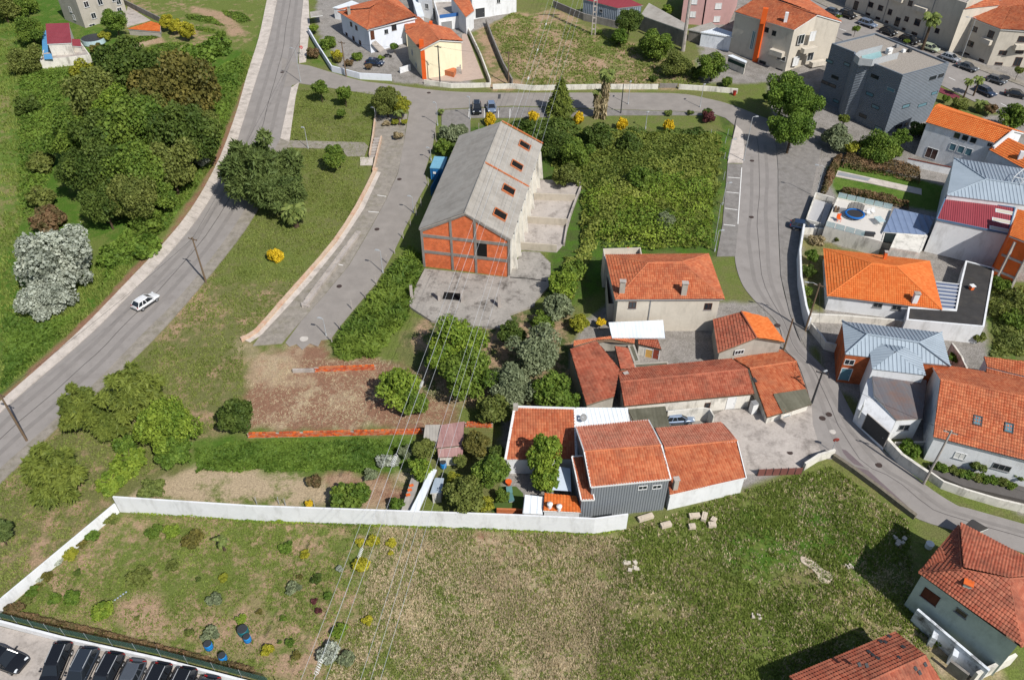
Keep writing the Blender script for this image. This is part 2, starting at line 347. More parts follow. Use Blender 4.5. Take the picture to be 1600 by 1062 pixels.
def build_ground():
    far = np.array([150, 170, 200, 260, 360, 550, 900, 1600, 3000.0])
    xs = np.concatenate([-far[::-1], np.arange(-138, 138.1, .55), far])
    ys = np.concatenate([[-3000, -900, -300, -100, -30, 0, 15], np.arange(25, 235, .55), [240, 255, 290, 360, 500, 800, 1600, 3500]])
    X, Y = np.meshgrid(xs, ys); nx, ny = len(xs), len(ys)
    Z = SLOPE*(np.clip(Y, -60, 420)-YREF); core = (np.abs(X) < 137) & (Y > 26) & (Y < 233)
    Z = Z+np.where(core, (vnoise(X, Y, 1.3, 3)-.5)*.05, 0)-.06
    A = np.zeros((ny, nx, 4)); B = np.zeros((ny, nx, 4)); A[..., :3] = OLIVE; A[..., 3] = 1; B[..., :3] = GRASS; B[..., 3] = .5
    jit = (vnoise(X, Y, 3.0, 5)-.5)*2+(vnoise(X, Y, .9, 6)-.5)
    for poly, a, b, cov, soft in REG:
        g = [(p.x, p.y) for p in gpoly(poly)]
        d = sdf(g, X, Y)+jit*soft; wgt = np.clip(.5-d/(soft+.3), 0, 1)[..., None]
        A = A*(1-wgt)+wgt*np.array([*a, 1.0]); B = B*(1-wgt)+wgt*np.array([*b, cov])
    # dug holes of the place stay flat; grid faces
    idx = np.arange(nx*ny).reshape(ny, nx); F = np.stack([idx[:-1, :-1], idx[:-1, 1:], idx[1:, 1:], idx[1:, :-1]], -1).reshape(-1, 4)
    me = bpy.data.meshes.new('ground'); V = np.stack([X, Y, Z], -1).reshape(-1, 3)
    fast_mesh(me, V, F)
    for nm, arr in (('ca', A), ('cb', B)):
        at = me.attributes.new(nm, 'FLOAT_COLOR', 'POINT'); at.data.foreach_set('color', arr.reshape(-1).astype(np.float32))
    m, t, b = nodes('soil_and_grass'); p = geo_pos(t)
    a1 = N(t, 'ShaderNodeAttribute', attribute_name='ca'); a2 = N(t, 'ShaderNodeAttribute', attribute_name='cb')
    n1 = noise(t, p, .5, 10, .76); n2 = noise(t, p, 5.5, 8, .78); n3 = noise(t, p, .09, 3)
    ad = N(t, 'ShaderNodeMath', operation='MULTIPLY_ADD'); t.links.new(n3.outputs[0], ad.inputs[0]); ad.inputs[1].default_value = .55; t.links.new(n1.outputs[0], ad.inputs[2])
    # mask = smoothstep around 1 - share
    th = N(t, 'ShaderNodeMath', operation='MULTIPLY_ADD'); t.links.new(a2.outputs['Alpha'], th.inputs[0]); th.inputs[1].default_value = .42; th.inputs[2].default_value = -.98
    sm = N(t, 'ShaderNodeMath', operation='ADD'); t.links.new(ad.outputs[0], sm.inputs[0]); t.links.new(th.outputs[0], sm.inputs[1])
    sc_ = N(t, 'ShaderNodeMath', operation='MULTIPLY_ADD', use_clamp=True); t.links.new(sm.outputs[0], sc_.inputs[0]); sc_.inputs[1].default_value = 6.5; sc_.inputs[2].default_value = .5
    c = mix(t, sc_.outputs[0], a1.outputs['Color'], a2.outputs['Color'])
    c = mix(t, 1.0, c, ramp(t, n2.outputs[0], .28, .72, (.42, .42, .42, 1), (1.6, 1.6, 1.6, 1)).outputs[0], 'MULTIPLY')
    t.links.new(c, b.inputs['Base Color']); b.inputs['Roughness'].default_value = .95; b.inputs['Specular IOR Level'].default_value = .1
    bump(t, b, n2.outputs[0], .18, .7); me.materials.append(m)
    o = bpy.data.objects.new('ground', me); COL.objects.link(o); o['kind'] = 'structure'; return o
def fast_mesh(me, V, F):
    n = F.shape[1]; me.vertices.add(len(V)); me.vertices.foreach_set('co', np.ascontiguousarray(V, np.float32).reshape(-1))
    me.loops.add(F.size); me.loops.foreach_set('vertex_index', np.ascontiguousarray(F, np.int32).reshape(-1))
    me.polygons.add(len(F)); me.polygons.foreach_set('loop_start', np.arange(0, F.size, n, dtype=np.int32)); me.polygons.foreach_set('loop_total', np.full(len(F), n, np.int32))
    me.update(calc_edges=True); me.validate()
build_ground()

def sheet(name, pts, mat, h=.02, th=.12, parent=None):
    return structure(name, MB().slab(gpoly(pts, h), th), mat, parent)
def smooth_line(pts, sub=4):
    out = []; n = len(pts)
    for i in range(n-1):
        p0 = pts[max(i-1, 0)]; p1 = pts[i]; p2 = pts[i+1]; p3 = pts[min(i+2, n-1)]
        for k in range(sub):
            t = k/sub; out.append(tuple(.5*((2*b)+(-a+c)*t+(2*a-5*b+4*c-d)*t*t+(-a+3*b-3*c+d)*t**3) for a, b, c, d in zip(p0, p1, p2, p3)))
    out.append(tuple(pts[-1])); return out
RL = smooth_line([(447,-60),(433,0),(419,64),(400,125),(378,195),(355,262),(295,359),(196,466),(131,530),(33,614),(-60,697)])
RR = smooth_line([(-60,786),(0,731),(89,652),(155,591),(214,530),(287,456),(366,354),(410,272),(438,216),(455,137),(465,100),(470,38),(474,0),(480,-60)])
main_road = sheet('main_road', RL+RR, asphalt, .02)
# pavement along the far (left) side, poured in separate slabs
PO = smooth_line([(430,-60),(417,0),(404,60),(388,110),(366,185),(334,265),(280,351),(178,461),(109,530),(14,614),(-60,680)])
def strip_slabs(name, inner, outer, step, parent_mat, slab_mat, h=.14, gap=.035):
    """kerbed pavement: bed + one slab mesh per bay along two matching pixel lines"""
    A = [G(x, y, h) for x, y in inner]; Bq = [G(x, y, h) for x, y in outer]
    def res(L, n):
        d = [0]
        for i in range(1, len(L)): d.append(d[-1]+(L[i]-L[i-1]).length)
        out = []
        for k in range(n+1):
            s = d[-1]*k/n; i = max(j for j in range(len(L)) if d[j] <= s+1e-9); i = min(i, len(L)-2)
            out.append(L[i].lerp(L[i+1], (s-d[i])/max(1e-6, d[i+1]-d[i])))
        return out
    ln = sum((A[i+1]-A[i]).length for i in range(len(A)-1)); n = max(2, int(ln/step))
    a = res(A, n); b = res(Bq, n); dz = Vector((0, 0, .05))
    bed = structure(name, MB().slab([v-dz for v in a]+[v-dz for v in b][::-1], .25), kerbstone)
    rnd = random.Random(len(name)); kb = MB()
    for i in range(n):
        t = gap/step; p = [a[i].lerp(a[i+1], t), a[i].lerp(a[i+1], 1-t), b[i].lerp(b[i+1], 1-t), b[i].lerp(b[i+1], t)]
        j = Vector((0, 0, rnd.uniform(-.012, .012)))
        o = structure('paving_slab', MB().slab([v+j for v in p], .08), slab_mat, bed)
    return bed
strip_slabs('pavement_far_side', [p for p in RL], PO, 1.5, kerbstone, paving)
PI = smooth_line([(-60,812),(0,754),(97,660),(165,600),(239,530),(310,451),(384,357),(425,285),(452,222)])
RRin = smooth_line([(-60,786),(0,731),(89,652),(155,591),(214,530),(287,456),(366,354),(410,272),(438,216)])
structure('pavement_near_side', MB().slab(gpoly(RRin, .13)+gpoly(PI[::-1], .13), .25), setts)
sheet('pavement_upper', [(438,216),(455,137),(467,129),(462,150),(452,222)], paving, .13, .25)
sheet('pavement_corner', [(467,98),(470,38),(474,0),(482,0),(484,40),(478,96)], paving, .13, .25)
# street across the top with the car bays
UP = smooth_line([(440,90),(467,100),(484,103),(517,113),(563,126),(611,132),(654,138),(705,143),(769,145),(833,145),(927,145),(1054,146),(1105,154),(1143,164),(1200,186)])
LOWR = [(1225,260),(1162,262),(1160,240),(1156,203),(1133,184),(1105,175),(980,171),(800,165),(695,170),(684,178),(676,229),(663,270),(668,285),(654,310),(639,343),(616,392),(588,442),(553,483),(530,511),(517,529),(502,531),(497,541),(484,536),(472,546),(463,537),(452,541),(446,535),(471,501),(507,461),(545,415),(578,359),(603,313),(622,270),(630,229),(639,175),(600,150),(514,137),(467,130),(440,138)]
sheet('cross_street', UP+LOWR, asphalt2, .024, .12)
sheet('bay_strip_by_field', [(690,172),(800,167),(980,172),(1105,176),(1120,182),(1100,180),(975,180),(890,182),(800,184),(735,184),(735,206),(690,205)], setts_grey, .05, .12)
sheet('access_parking_strip', [(586,180),(637,178),(630,229),(622,268),(603,312),(577,359),(544,415),(506,461),(470,501),(440,536),(395,540),(438,480),(476,437),(522,383),(558,327),(584,268),(584,228)], setts, .06, .14)
sheet('strip_path', [(586,268),(595,269),(569,325),(533,380),(487,437),(448,480),(409,522),(390,534),(380,530),(403,519),(441,477),(479,434),(525,380),(561,324)], paving, .1, .14)
def road_seam(L, R_, f, wd, mat, a=0, b=None, name='tar_seam'):
    n = 40; pl = [G(*p, .036) for p in L]; pr = [G(*p, .036) for p in R_]
    def at(P_, t): i = min(int(t*(len(P_)-1)), len(P_)-2); return P_[i].lerp(P_[i+1], t*(len(P_)-1)-i)
    c = [at(pl, t/n).lerp(at(pr, t/n), f+.012*math.sin(t*1.7)) for t in range(a, (b or n)+1)]
    lft = []; rgt = []
    for i, p in enumerate(c): d = (c[min(i+1, len(c)-1)]-c[max(i-1, 0)]); d.z = 0; d.normalize(); r = Vector((-d.y, d.x, 0))*wd/2; lft.append(p+r); rgt.append(p-r)
    m = MB()
    for i in range(len(c)-1): m.poly([lft[i], lft[i+1], rgt[i+1], rgt[i]])
    m2 = MB(); k = len(c); m2.v = [tuple(x) for x in lft+rgt]; m2.f = [(i, k+i, k+i+1, i+1) for i in range(k-1)]
    structure(name, m2, mat)
tar = M('tar', hx('6b6663', .5), .8, .15, 2); worn = M('worn_track', hx('a09a94', .72), .9, .12, .8); dtrack = M('dark_track', hx('938d88', .72), .9, .12, .8)
RRr = RR[::-1]
road_seam(RL, RRr, .5, .10, tar); road_seam(RL, RRr, .27, .75, dtrack); road_seam(RL, RRr, .74, .75, dtrack); 
# lane on the right
LANE_L = smooth_line([(1162,240),(1159,265),(1153,359),(1148,400),(1158,440),(1178,468),(1215,505),(1227,545),(1246,566),(1262,610),(1268,640),(1270,662),(1284,712),(1330,725),(1416,800),(1490,828),(1560,850),(1650,880)])
LANE_R = smooth_line([(1200,186),(1213,225),(1216,265),(1216,341),(1220,430),(1234,489),(1251,535),(1286,573),(1307,599),(1342,662),(1375,698),(1442,754),(1492,787),(1515,794),(1600,818),(1660,835)])
sheet('lane', LANE_L+LANE_R[::-1], asphalt, .028, .12)
sheet('lane_parking_strip', [(1137,256),(1160,256),(1159,265),(1153,359),(1149,400),(1120,400),(1129,351)], setts_grey, .06, .14)
sheet('lane_side_pavement', [(1150,195),(1160,205),(1163,229),(1161,254),(1137,254),(1143,225)], paving, .13, .2)
sheet('lane_pavement_right', [(1200,186),(1213,225),(1216,265),(1216,341),(1220,430),(1234,489),(1251,533),(1258,520),(1250,470),(1246,400),(1250,360),(1262,330),(1276,262),(1285,230),(1270,200),(1245,175),(1222,172)], setts_grey, .12, .2)
sheet('yard_concrete', [(1100,655),(1130,640),(1200,640),(1268,634),(1270,662),(1284,710),(1245,734),(1185,740),(1160,740),(1150,690)], concrete, .05, .2)
sheet('car_park', [(-120,960),(0,978),(100,1003),(250,1035),(400,1080),(400,1150),(-150,1150)], concrete, .03, .2)
# street on the top right
sheet('upper_street', [(1230,-20),(1297,15),(1400,58),(1482,92),(1600,138),(1760,200),(1760,268),(1600,196),(1564,179),(1470,133),(1380,95),(1300,55),(1200,5)], asphalt, .02, .12)
sheet('upper_street_bays', [(1230,-40),(1327,12),(1440,62),(1545,106),(1700,165),(1760,195),(1600,135),(1505,99),(1400,56),(1297,13),(1222,-22)], setts, .06, .14)
sheet('verge_strip', [(1466,135),(1500,150),(1498,158),(1464,142)], M('red_verge', hx('8a3f4c', .6), .8, .1), .05, .1)
road_seam(LANE_L, LANE_R, .5, .08, tar); road_seam(LANE_L, LANE_R, .3, .6, dtrack, 2, 30); road_seam(LANE_L, LANE_R, .7, .6, dtrack, 2, 38)
# painted bay lines
def line(a, b, wd, name='road_marking', h=.075, parent=None):
    A = G(*a, h); B = G(*b, h); d = (B-A); d.z = 0; r = Vector((-d.y, d.x, 0)).normalized()*wd/2
    pts = [A+r, B+r, B-r, A-r]
    pts = [Vector((p.x, p.y, gz(p.y)+h)) for p in pts]
    return structure(name, MB().slab(pts, .015), white_line, None)
for a, b in [(q(1,2,1325,47), q(1,2,1400,52)), (q(1,2,1318,137), q(1,2,1393,145)), (q(1,2,1308,237), q(1,2,1385,247)), (q(1,2,1300,337), q(1,2,1372,345)), ((1159,262),(1153,350)),
             (q(1,1,745,157), q(1,1,800,165)), (q(1,1,690,257), q(1,1,755,263)), (q(1,1,490,578), q(1,1,535,588))]: line(a, b, .14)
for a, b in [(q(0,3,440,178), q(0,3,480,192)), (q(0,3,1110,475), q(0,3,1150,495)), (q(0,3,1430,635), q(0,3,1480,660))]: line(a, b, .16, h=.035)
for x in (733, 757, 779, 797): line((x, 170), (x-.5, 184), .12)
# road repairs: narrow trench patches
sheet('road_patch', [(1312,700),(1322,703),(1365,742),(1420,792),(1410,793),(1350,748)], M('patch_tarmac', hx('86787a', .6), .95, .12), .034, .02)
sheet('road_patch', [q(0,1,1488,580), q(0,1,1505,580), q(0,1,1502,608), q(0,1,1485,608)], M('dark_tarmac', (.06,.06,.06), .95, .12), .04, .02)
def manhole(px, py, r=.38, rx=1.0):
    c = G(px, py, .05); mb = MB(); mb.lathe((c.x, c.y, c.z-.02), [(r, 0), (r, .02), (r*.86, .02), (r*.86, .012), (r*.8, .012), (r*.8, .024), (.02, .024)], 18)
    return mb, c
ML = [(1285,653,'on the lane beside the mossy shed'),(1295,647,'smaller one above its neighbour on the lane'),(1301,674,'pale ring in the mouth of the yard'),(1373,726,'on the lane between two white walls'),(1234,706,'on the concrete yard near the red gate'),
      (1174,339,'on the lane beside the bays'),(1175,251,'at the shaded bend below the green trees'),(530,447,'halfway along the access road'),(589,358,'on the access road level with the brick gable'),(624,280,'high on the access road'),(475,529,'light one at the low end of the access road'),(670,145,'on the cross street below the cream house'),(441,113,'at the junction of the main road'),(1215,508,'behind the wooden pole on the lane')]
iron = M('cast_iron', hx('5a4a45', .5), .7, .2, 4)
for px, py, ds in ML:
    mb, c = manhole(px, py, .42 if px != 475 else .6); solo('manhole_cover', mb, iron if px not in (1301, 475) else kerbstone, 'round manhole cover '+ds, 'manhole cover', c, 'manhole covers in the roads')
# ---------------------------------------------------------------- building kit
def tiles(pts, mat, parent, pitch=.3, course=.42, amp=.08, step=.1, name='roof_tiles', seam=False):
    """one roof plane laid with real tile relief: pts[0]-pts[1] is the eave, outline convex"""
    pts = [Vector(p) for p in pts]; o = pts[0]; u = (pts[1]-pts[0]).normalized()
    n = Vector((0, 0, 0))
    for i in range(len(pts)): n += (pts[i]-o).cross(pts[(i+1) % len(pts)]-o)
    n.normalize()
    if n.z < 0: n = -n
    v = n.cross(u).normalized()
    uv = [((p-o).dot(u), (p-o).dot(v)) for p in pts]
    if sum(b for a, b in uv) < 0: v = -v; uv = [(a, -b) for a, b in uv]
    us = [a for a, b in uv]; u0, u1 = min(us), max(us); vmx = max(b for a, b in uv); vmn = min(b for a, b in uv)
    if seam: off = [0, .12, .16, .20, .24]; hgt = [0, 0, 1, 1, 0]; k = 5
    else: k = 4; off = [0, .25, .5, .75]; hgt = [0, .75, 1, .75]
    nc = max(1, int(round((u1-u0)/pitch))); pt = (u1-u0)/nc
    U = np.array([u0+(i+f)*pt for i in range(nc) for f in off]+[u1]); Hh = np.array(list(hgt)*nc+[0.0])*amp
    n_p = len(uv); lo = np.full(len(U), 1e9); hi = np.full(len(U), -1e9)
    for i in range(n_p):
        (a, b), (c, d) = uv[i], uv[(i+1) % n_p]
        if abs(c-a) < 1e-6:
            m = np.abs(U-a) < 1e-4; lo[m] = np.minimum(lo[m], min(b, d)); hi[m] = np.maximum(hi[m], max(b, d)); continue
        m = (U >= min(a, c)-1e-4) & (U <= max(a, c)+1e-4); t = (U-a)/(c-a); y = b+(d-b)*t
        lo[m] = np.minimum(lo[m], y[m]); hi[m] = np.maximum(hi[m], y[m])
    nr = max(1, int(round((vmx-vmn)/course))); cs = (vmx-vmn)/nr
    rows = []
    for r in range(nr): rows += [(vmn+r*cs-(.09 if step and r else 0), step, r), (vmn+(r+1)*cs, 0.0, r)]
    Vv = np.array([r[0] for r in rows]); St = np.array([r[1] for r in rows])
    UU, VV = np.meshgrid(U, Vv); VV = np.clip(VV, lo[None, :], hi[None, :]); HH = Hh[None, :]+St[:, None]
    o_, u_, v_, n_ = (np.array(x) for x in (o, u, v, n))
    dev = [float((p-o).dot(n)) for p in pts]; DV = 0.0; dmax = max(abs(x) for x in dev)
    if len(pts) == 4 and dmax > 1e-3:           # a slightly twisted roof plane stays twisted
        co = np.linalg.solve(np.array([[1, a_, b_, a_*b_] for a_, b_ in uv]), np.array(dev)); DV = co[0]+co[1]*UU+co[2]*VV+co[3]*UU*VV
    HH = HH+DV
    pos = o_+UU[..., None]*u_+VV[..., None]*v_+HH[..., None]*n_
    if step and amp: pos[..., 2] += (vnoise(UU, VV, .8, 11)-.5)*.03
    nU = len(U); nV = len(Vv); idx = np.arange(nU*nV).reshape(nV, nU)
    Fq = np.stack([idx[:-1, :-1], idx[:-1, 1:], idx[1:, 1:], idx[1:, :-1]], -1)
    h = VV[1:, :]-VV[:-1, :]; keep = (h[:, :-1]+h[:, 1:]) > 1e-4
    if step: keep[1::2] = False
    jj = np.broadcast_to(np.arange(nU-1)[None, :], keep.shape)[keep]; ii = np.broadcast_to(np.arange(nV-1)[:, None], keep.shape)[keep]
    F = Fq[keep]; base = wl(parent); me = bpy.data.meshes.new(name); fast_mesh(me, pos.reshape(-1, 3)-np.array(base), F)
    if len(me.polygons) == len(F):
        uvl = me.uv_layers.new(name='UVMap'); cx = (jj//k)+.5; cy = (ii//2)+.5
        data = np.repeat(np.stack([cx, cy], -1), 4, 0); uvl.data.foreach_set('uv', data.reshape(-1).astype(np.float32))
    else: me.uv_layers.new(name='UVMap')
    me.materials.append(mat); ob = bpy.data.objects.new(name, me); COL.objects.link(ob); ob.parent = parent; WL[ob.name] = base.copy(); ob['kind'] = 'stuff'
    # boarded edge and soffit below the tiles
    d = [p-n*.02 for p in pts]; e = [p-n*(.17 if not dmax > .02 else .2) for p in pts]; k_ = len(d); mb = MB()
    area = sum(d[i].x*d[(i+1) % k_].y-d[(i+1) % k_].x*d[i].y for i in range(k_))
    if area < 0: d = d[::-1]; e = e[::-1]
    cen = sum(e, Vector((0, 0, 0)))/k_-n*(.05+dmax*.5); mb.v = [tuple(x) for x in e]+[tuple(x) for x in d]+[tuple(cen)]
    for i in range(k_): j = (i+1) % k_; mb.f += [(i, j, k_+j, k_+i), (j, i, 2*k_)]
    part('roof_deck', mb, DECK[0], ob)
    return ob
DECK = [trim_white]
def ridge_cap(a, b, mat, parent, r=.13):
    a = Vector(a); b = Vector(b); L = (b-a).length; n = max(2, int(L/.45)); mb = MB(); up = Vector((0, 0, .05))
    for i in range(n):
        p = a.lerp(b, i/n)+up; e = a.lerp(b, (i+1.0)/n)+up; mb.tube([p, e], [r, r*.86], 7)
    return part('ridge_cap', mb, mat, parent, 'stuff')
def inset(pts, d):
    c = sum(pts, Vector((0, 0, 0)))/len(pts); out = []; n = len(pts)
    area = sum(pts[i].x*pts[(i+1) % n].y-pts[(i+1) % n].x*pts[i].y for i in range(n)); sg = 1 if area > 0 else -1
    for i in range(n):
        a = (pts[i]-pts[i-1]); b = (pts[(i+1) % n]-pts[i]); a.z = b.z = 0; a.normalize(); b.normalize()
        na = Vector((-a.y, a.x, 0))*sg; nb = Vector((-b.y, b.x, 0))*sg; m = na+nb; m /= max(.3, (1+na.dot(nb)))
        out.append(pts[i]+m*d)
    return out
def ring_walls(foot, ztop, zbot):
    mb = MB(); n = len(foot); o = 0
    if not hasattr(ztop, '__len__'): ztop = [ztop]*n
    area = sum(foot[i].x*foot[(i+1) % n].y-foot[(i+1) % n].x*foot[i].y for i in range(n))
    if area < 0: foot = foot[::-1]; ztop = list(ztop)[::-1]
    mb.v = [(p.x, p.y, zbot) for p in foot]+[(p.x, p.y, z) for p, z in zip(foot, ztop)]
    mb.f = [(i, (i+1) % n, n+(i+1) % n, n+i) for i in range(n)]
    return mb
class Bld: pass
def gable(name, label, E, R, z0, he, hr, wmat, tmat, Bk=None, hb=None, ov=.3, cat='house', ridge=True, pitch=.3, course=.42, amp=.08, step=.1, deck=None, zb=None, seam=False):
    """E, R, Bk: pixel pairs (left, right) of near eave, ridge, far eave"""
    DECK[0] = deck or trim_white
    if hb is None: hb = he
    el, er = (P(*p, z0+he) for p in E); rl, rr = (P(*p, z0+hr) for p in R)
    if Bk: bl, br = (P(*p, z0+hb) for p in Bk)
    else:
        k = (hr-hb)/max(.01, hr-he); bl = rl+(rl-el)*k; br = rr+(rr-er)*k; bl.z = br.z = z0+hb
    b = Bld(); ctr = (el+er+bl+br)/4; b.T = thing(name, label, cat, (ctr.x, ctr.y, z0))
    b.roof = tiles([el, er, rr, rl], tmat, b.T, pitch, course, amp, step, seam=seam); b.roof2 = tiles([br, bl, rl, rr], tmat, b.T, pitch, course, amp, step, seam=seam)
    if ridge: ridge_cap(rl, rr, tmat, b.roof)
    ft = inset([el, er, br, bl], ov); b.c = ft; ri = (rr-rl).normalized()*ov
    rl2, rr2 = rl+ri, rr-ri; s = .16
    sl = (hr-he)/max(.1, ((rl-el)-(rl-el).dot(ri.normalized())*ri.normalized()).length) if ri.length else 0
    s2 = s-min(.3, sl*ov*.0)
    def up(p, a, bb, za, zb_):   # height of the roof plane above p between eave and ridge
        return za
    foot = [ft[0], ft[1], rr2, ft[2], ft[3], rl2]
    he2 = z0+he+sl*ov-s; hb2 = z0+hb+sl*ov-s
    zt = [he2, he2, z0+hr-s, hb2, hb2, z0+hr-s]
    b.z0 = z0; b.walls = part('wall', ring_walls(foot, zt, (z0-1.2) if zb is None else zb), wmat, b.T)
    b.front = (ft[0], ft[1]); b.right = (ft[1], ft[2]); b.back = (ft[2], ft[3]); b.left = (ft[3], ft[0]); b.el, b.er, b.rl, b.rr, b.bl, b.br = el, er, rl, rr, bl, br
    return b
def hip(name, label, Cn, R, z0, he, hr, wmat, tmat, ov=.45, cat='house', pitch=.3, course=.42, amp=.08, step=.1, deck=None, seam=False):
    """Cn: pixels of eave corners near-left, near-right, far-right, far-left; R: ridge left, right"""
    DECK[0] = deck or trim_white
    c = [P(*p, z0+he) for p in Cn]; rl, rr = (P(*p, z0+hr) for p in R)
    b = Bld(); ctr = sum(c, Vector((0, 0, 0)))/4; b.T = thing(name, label, cat, (ctr.x, ctr.y, z0)); b.z0 = z0
    k = dict(pitch=pitch, course=course, amp=amp, step=step, seam=seam)
    b.roof = tiles([c[0], c[1], rr, rl], tmat, b.T, **k); tiles([c[2], c[3], rl, rr], tmat, b.T, **k)
    tiles([c[1], c[2], rr], tmat, b.T, **k); tiles([c[3], c[0], rl], tmat, b.T, **k)
    for a, e in ((rl, rr), (c[0], rl), (c[1], rr), (c[2], rr), (c[3], rl)):
        if (a-e).length > .3: ridge_cap(a, e, tmat, b.roof)
    ft = inset(c, ov); b.c = ft; b.walls = part('wall', ring_walls(ft, z0+he-.02, z0-1.2), wmat, b.T)
    b.front = (ft[0], ft[1]); b.right = (ft[1], ft[2]); b.back = (ft[2], ft[3]); b.left = (ft[3], ft[0]); b.corners = c; b.rl, b.rr = rl, rr
    return b
def lean(name, label, pts, hs, z0, wmat, tmat, ov=.15, cat='shed', deck=None, pitch=.3, course=.42, amp=.08, step=.1, seam=False, parent=None, rname='roof_tiles'):
    """single slope: pixels and heights, first two points the eave"""
    DECK[0] = deck or trim_white
    p = [P(*a, z0+h) for a, h in zip(pts, hs)]; b = Bld(); ctr = sum(p, Vector((0, 0, 0)))/len(p)
    # make the outline planar: fit the last point onto the plane of the first three
    n = (p[1]-p[0]).cross(p[2]-p[0]).normalized()
    for i in range(3, len(p)): p[i].z = p[0].z-(n.x*(p[i].x-p[0].x)+n.y*(p[i].y-p[0].y))/n.z
    b.T = parent or thing(name, label, cat, (ctr.x, ctr.y, z0)); b.z0 = z0
    b.roof = tiles(p, tmat, b.T, pitch, course, amp, step, seam=seam, name=rname)
    ft = inset(p, ov)
    for f in ft: f.z = p[0].z-(n.x*(f.x-p[0].x)+n.y*(f.y-p[0].y))/n.z
    b.c = ft; b.walls = part('wall', ring_walls(ft, [f.z-.14 for f in ft], z0-1.0), wmat, b.T) if wmat else None
    k = len(ft); b.sides = [(ft[i], ft[(i+1) % k]) for i in range(k)]; b.p = p
    return b
def block(name, label, pts, h, z0, wmat, rmat, cat='building', par=.35, pw=.25, parent=None, zb=None):
    """flat-roofed block with parapet, pts: pixels of the parapet top corners"""
    p = [P(*a, z0+h) for a in pts]; ctr = sum(p, Vector((0, 0, 0)))/len(p); b = Bld(); b.z0 = z0
    area = sum(p[i].x*p[(i+1) % len(p)].y-p[(i+1) % len(p)].x*p[i].y for i in range(len(p)))
    b.c = p
    b.T = parent or thing(name, label, cat, (ctr.x, ctr.y, z0)); q_ = p if area > 0 else p[::-1]; n = len(q_); i_ = inset(q_, pw)
    mb = ring_walls(q_, z0+h, (z0-1.0) if zb is None else zb); o = len(mb.v)
    mb.v += [(a.x, a.y, z0+h) for a in q_]+[(a.x, a.y, z0+h) for a in i_]+[(a.x, a.y, z0+h-par) for a in i_]
    for i in range(n):
        j = (i+1) % n; mb.f += [(o+i, o+j, o+n+j, o+n+i), (o+n+i, o+n+j, o+2*n+j, o+2*n+i)]
    b.walls = part('wall', mb, wmat, b.T)
    b.roof = part('flat_roof', MB().slab([Vector((a.x, a.y, z0+h-par+.004)) for a in q_], 0), rmat, b.T)
    b.sides = [(p[i], p[(i+1) % n]) for i in range(n)]
    return b
def outward(A, B, ctr):
    n = Vector((B.y-A.y, A.x-B.x, 0)).normalized(); m = (A+B)/2-ctr; m.z = 0
    return n if n.dot(m) > 0 else -n
def window(b, side, px, py, w, h, frame=None, pane=None, sill=True, name='window', bars=1, shutter=None):
    A, B = side; ctr = sum(b.c, Vector((0, 0, 0)))/len(b.c); n = outward(A, B, ctr); d = (B-A); d.z = 0; d.normalize(); c = pv_line(A, B, px, py)
    fw = .07; frame = frame or trim_white; pane = pane or glass; mb = MB()
    def bx(u, z, su, sz, o0, o1, m=mb):
        a = c+d*u+Vector((0, 0, z)); lo = [a-d*su/2+n*o0, a+d*su/2+n*o0, a+d*su/2+n*o1, a-d*su/2+n*o1]
        m.hexa([x-Vector((0, 0, sz/2)) for x in lo], [x+Vector((0, 0, sz/2)) for x in lo])
    bx(-w/2, 0, fw, h+fw, -.05, .06); bx(w/2, 0, fw, h+fw, -.05, .06); bx(0, h/2, w-fw, fw, -.05, .06); bx(0, -h/2, w-fw, fw, -.05, .06)
    for i in range(bars): bx(-w/2+w*(i+1)/(bars+1), 0, .05, h-fw, -.04, .045)
    o = part(name, mb, frame, b.T); m2 = MB(); bx(0, 0, w-fw, h-fw, -.05, .012, m2); part('pane', m2, pane, o)
    if shutter:
        m3 = MB(); bx(0, h*.25, w-fw, h*.5-fw, -.03, .03, m3); part('shutter', m3, shutter, o)
    if sill: m4 = MB(); bx(0, -h/2-fw, w+.2, .06, -.05, .12, m4); part('sill', m4, trim_grey, o)
    return o
def door(b, side, px, py, w, h, mat=None, name='door', frame=None):
    A, B = side; ctr = sum(b.c, Vector((0, 0, 0)))/len(b.c); n = outward(A, B, ctr); d = (B-A); d.z = 0; d.normalize(); c = pv_line(A, B, px, py); mb = MB()
    def bx(u, z, su, sz, o0, o1, m):
        a = c+d*u+Vector((0, 0, z)); lo = [a-d*su/2+n*o0, a+d*su/2+n*o0, a+d*su/2+n*o1, a-d*su/2+n*o1]
        m.hexa([x-Vector((0, 0, sz/2)) for x in lo], [x+Vector((0, 0, sz/2)) for x in lo])
    bx(0, 0, w, h, -.05, .03, mb); o = part(name, mb, mat or wood_dark, b.T); m2 = MB()
    bx(-w/2-.04, 0, .08, h+.08, -.05, .06, m2); bx(w/2+.04, 0, .08, h+.08, -.05, .06, m2); bx(0, h/2+.04, w, .08, -.05, .06, m2); part('door_frame', m2, frame or trim_white, o)
    m3 = MB(); bx(w*.36, -.05, .05, .14, .03, .08, m3); part('handle', m3, galv, o); return o
def chimney(b, base, top, w, d, mat, cap=True, zref=None, rz=None):
    """px of its foot on the roof and its height"""
    z = zref; c = P(*base, z); h = top; mb = MB(); r = rz if rz is not None else 0
    mb.box((c.x, c.y, z+h/2-.4), (w, d, h+.8), r); o = part('chimney', mb, mat, b.roof)
    if cap:
        m = MB()
        for sx in (-1, 1):
            for sy in (-1, 1): 
                ca, sa = math.cos(r), math.sin(r); x, y = sx*w*.4, sy*d*.4; m.box((c.x+x*ca-y*sa, c.y+x*sa+y*ca, z+h+.1), (.1, .1, .2), r)
        m.box((c.x, c.y, z+h+.24), (w+.16, d+.16, .08), r); part('chimney_cap', m, concrete, o)
    return o
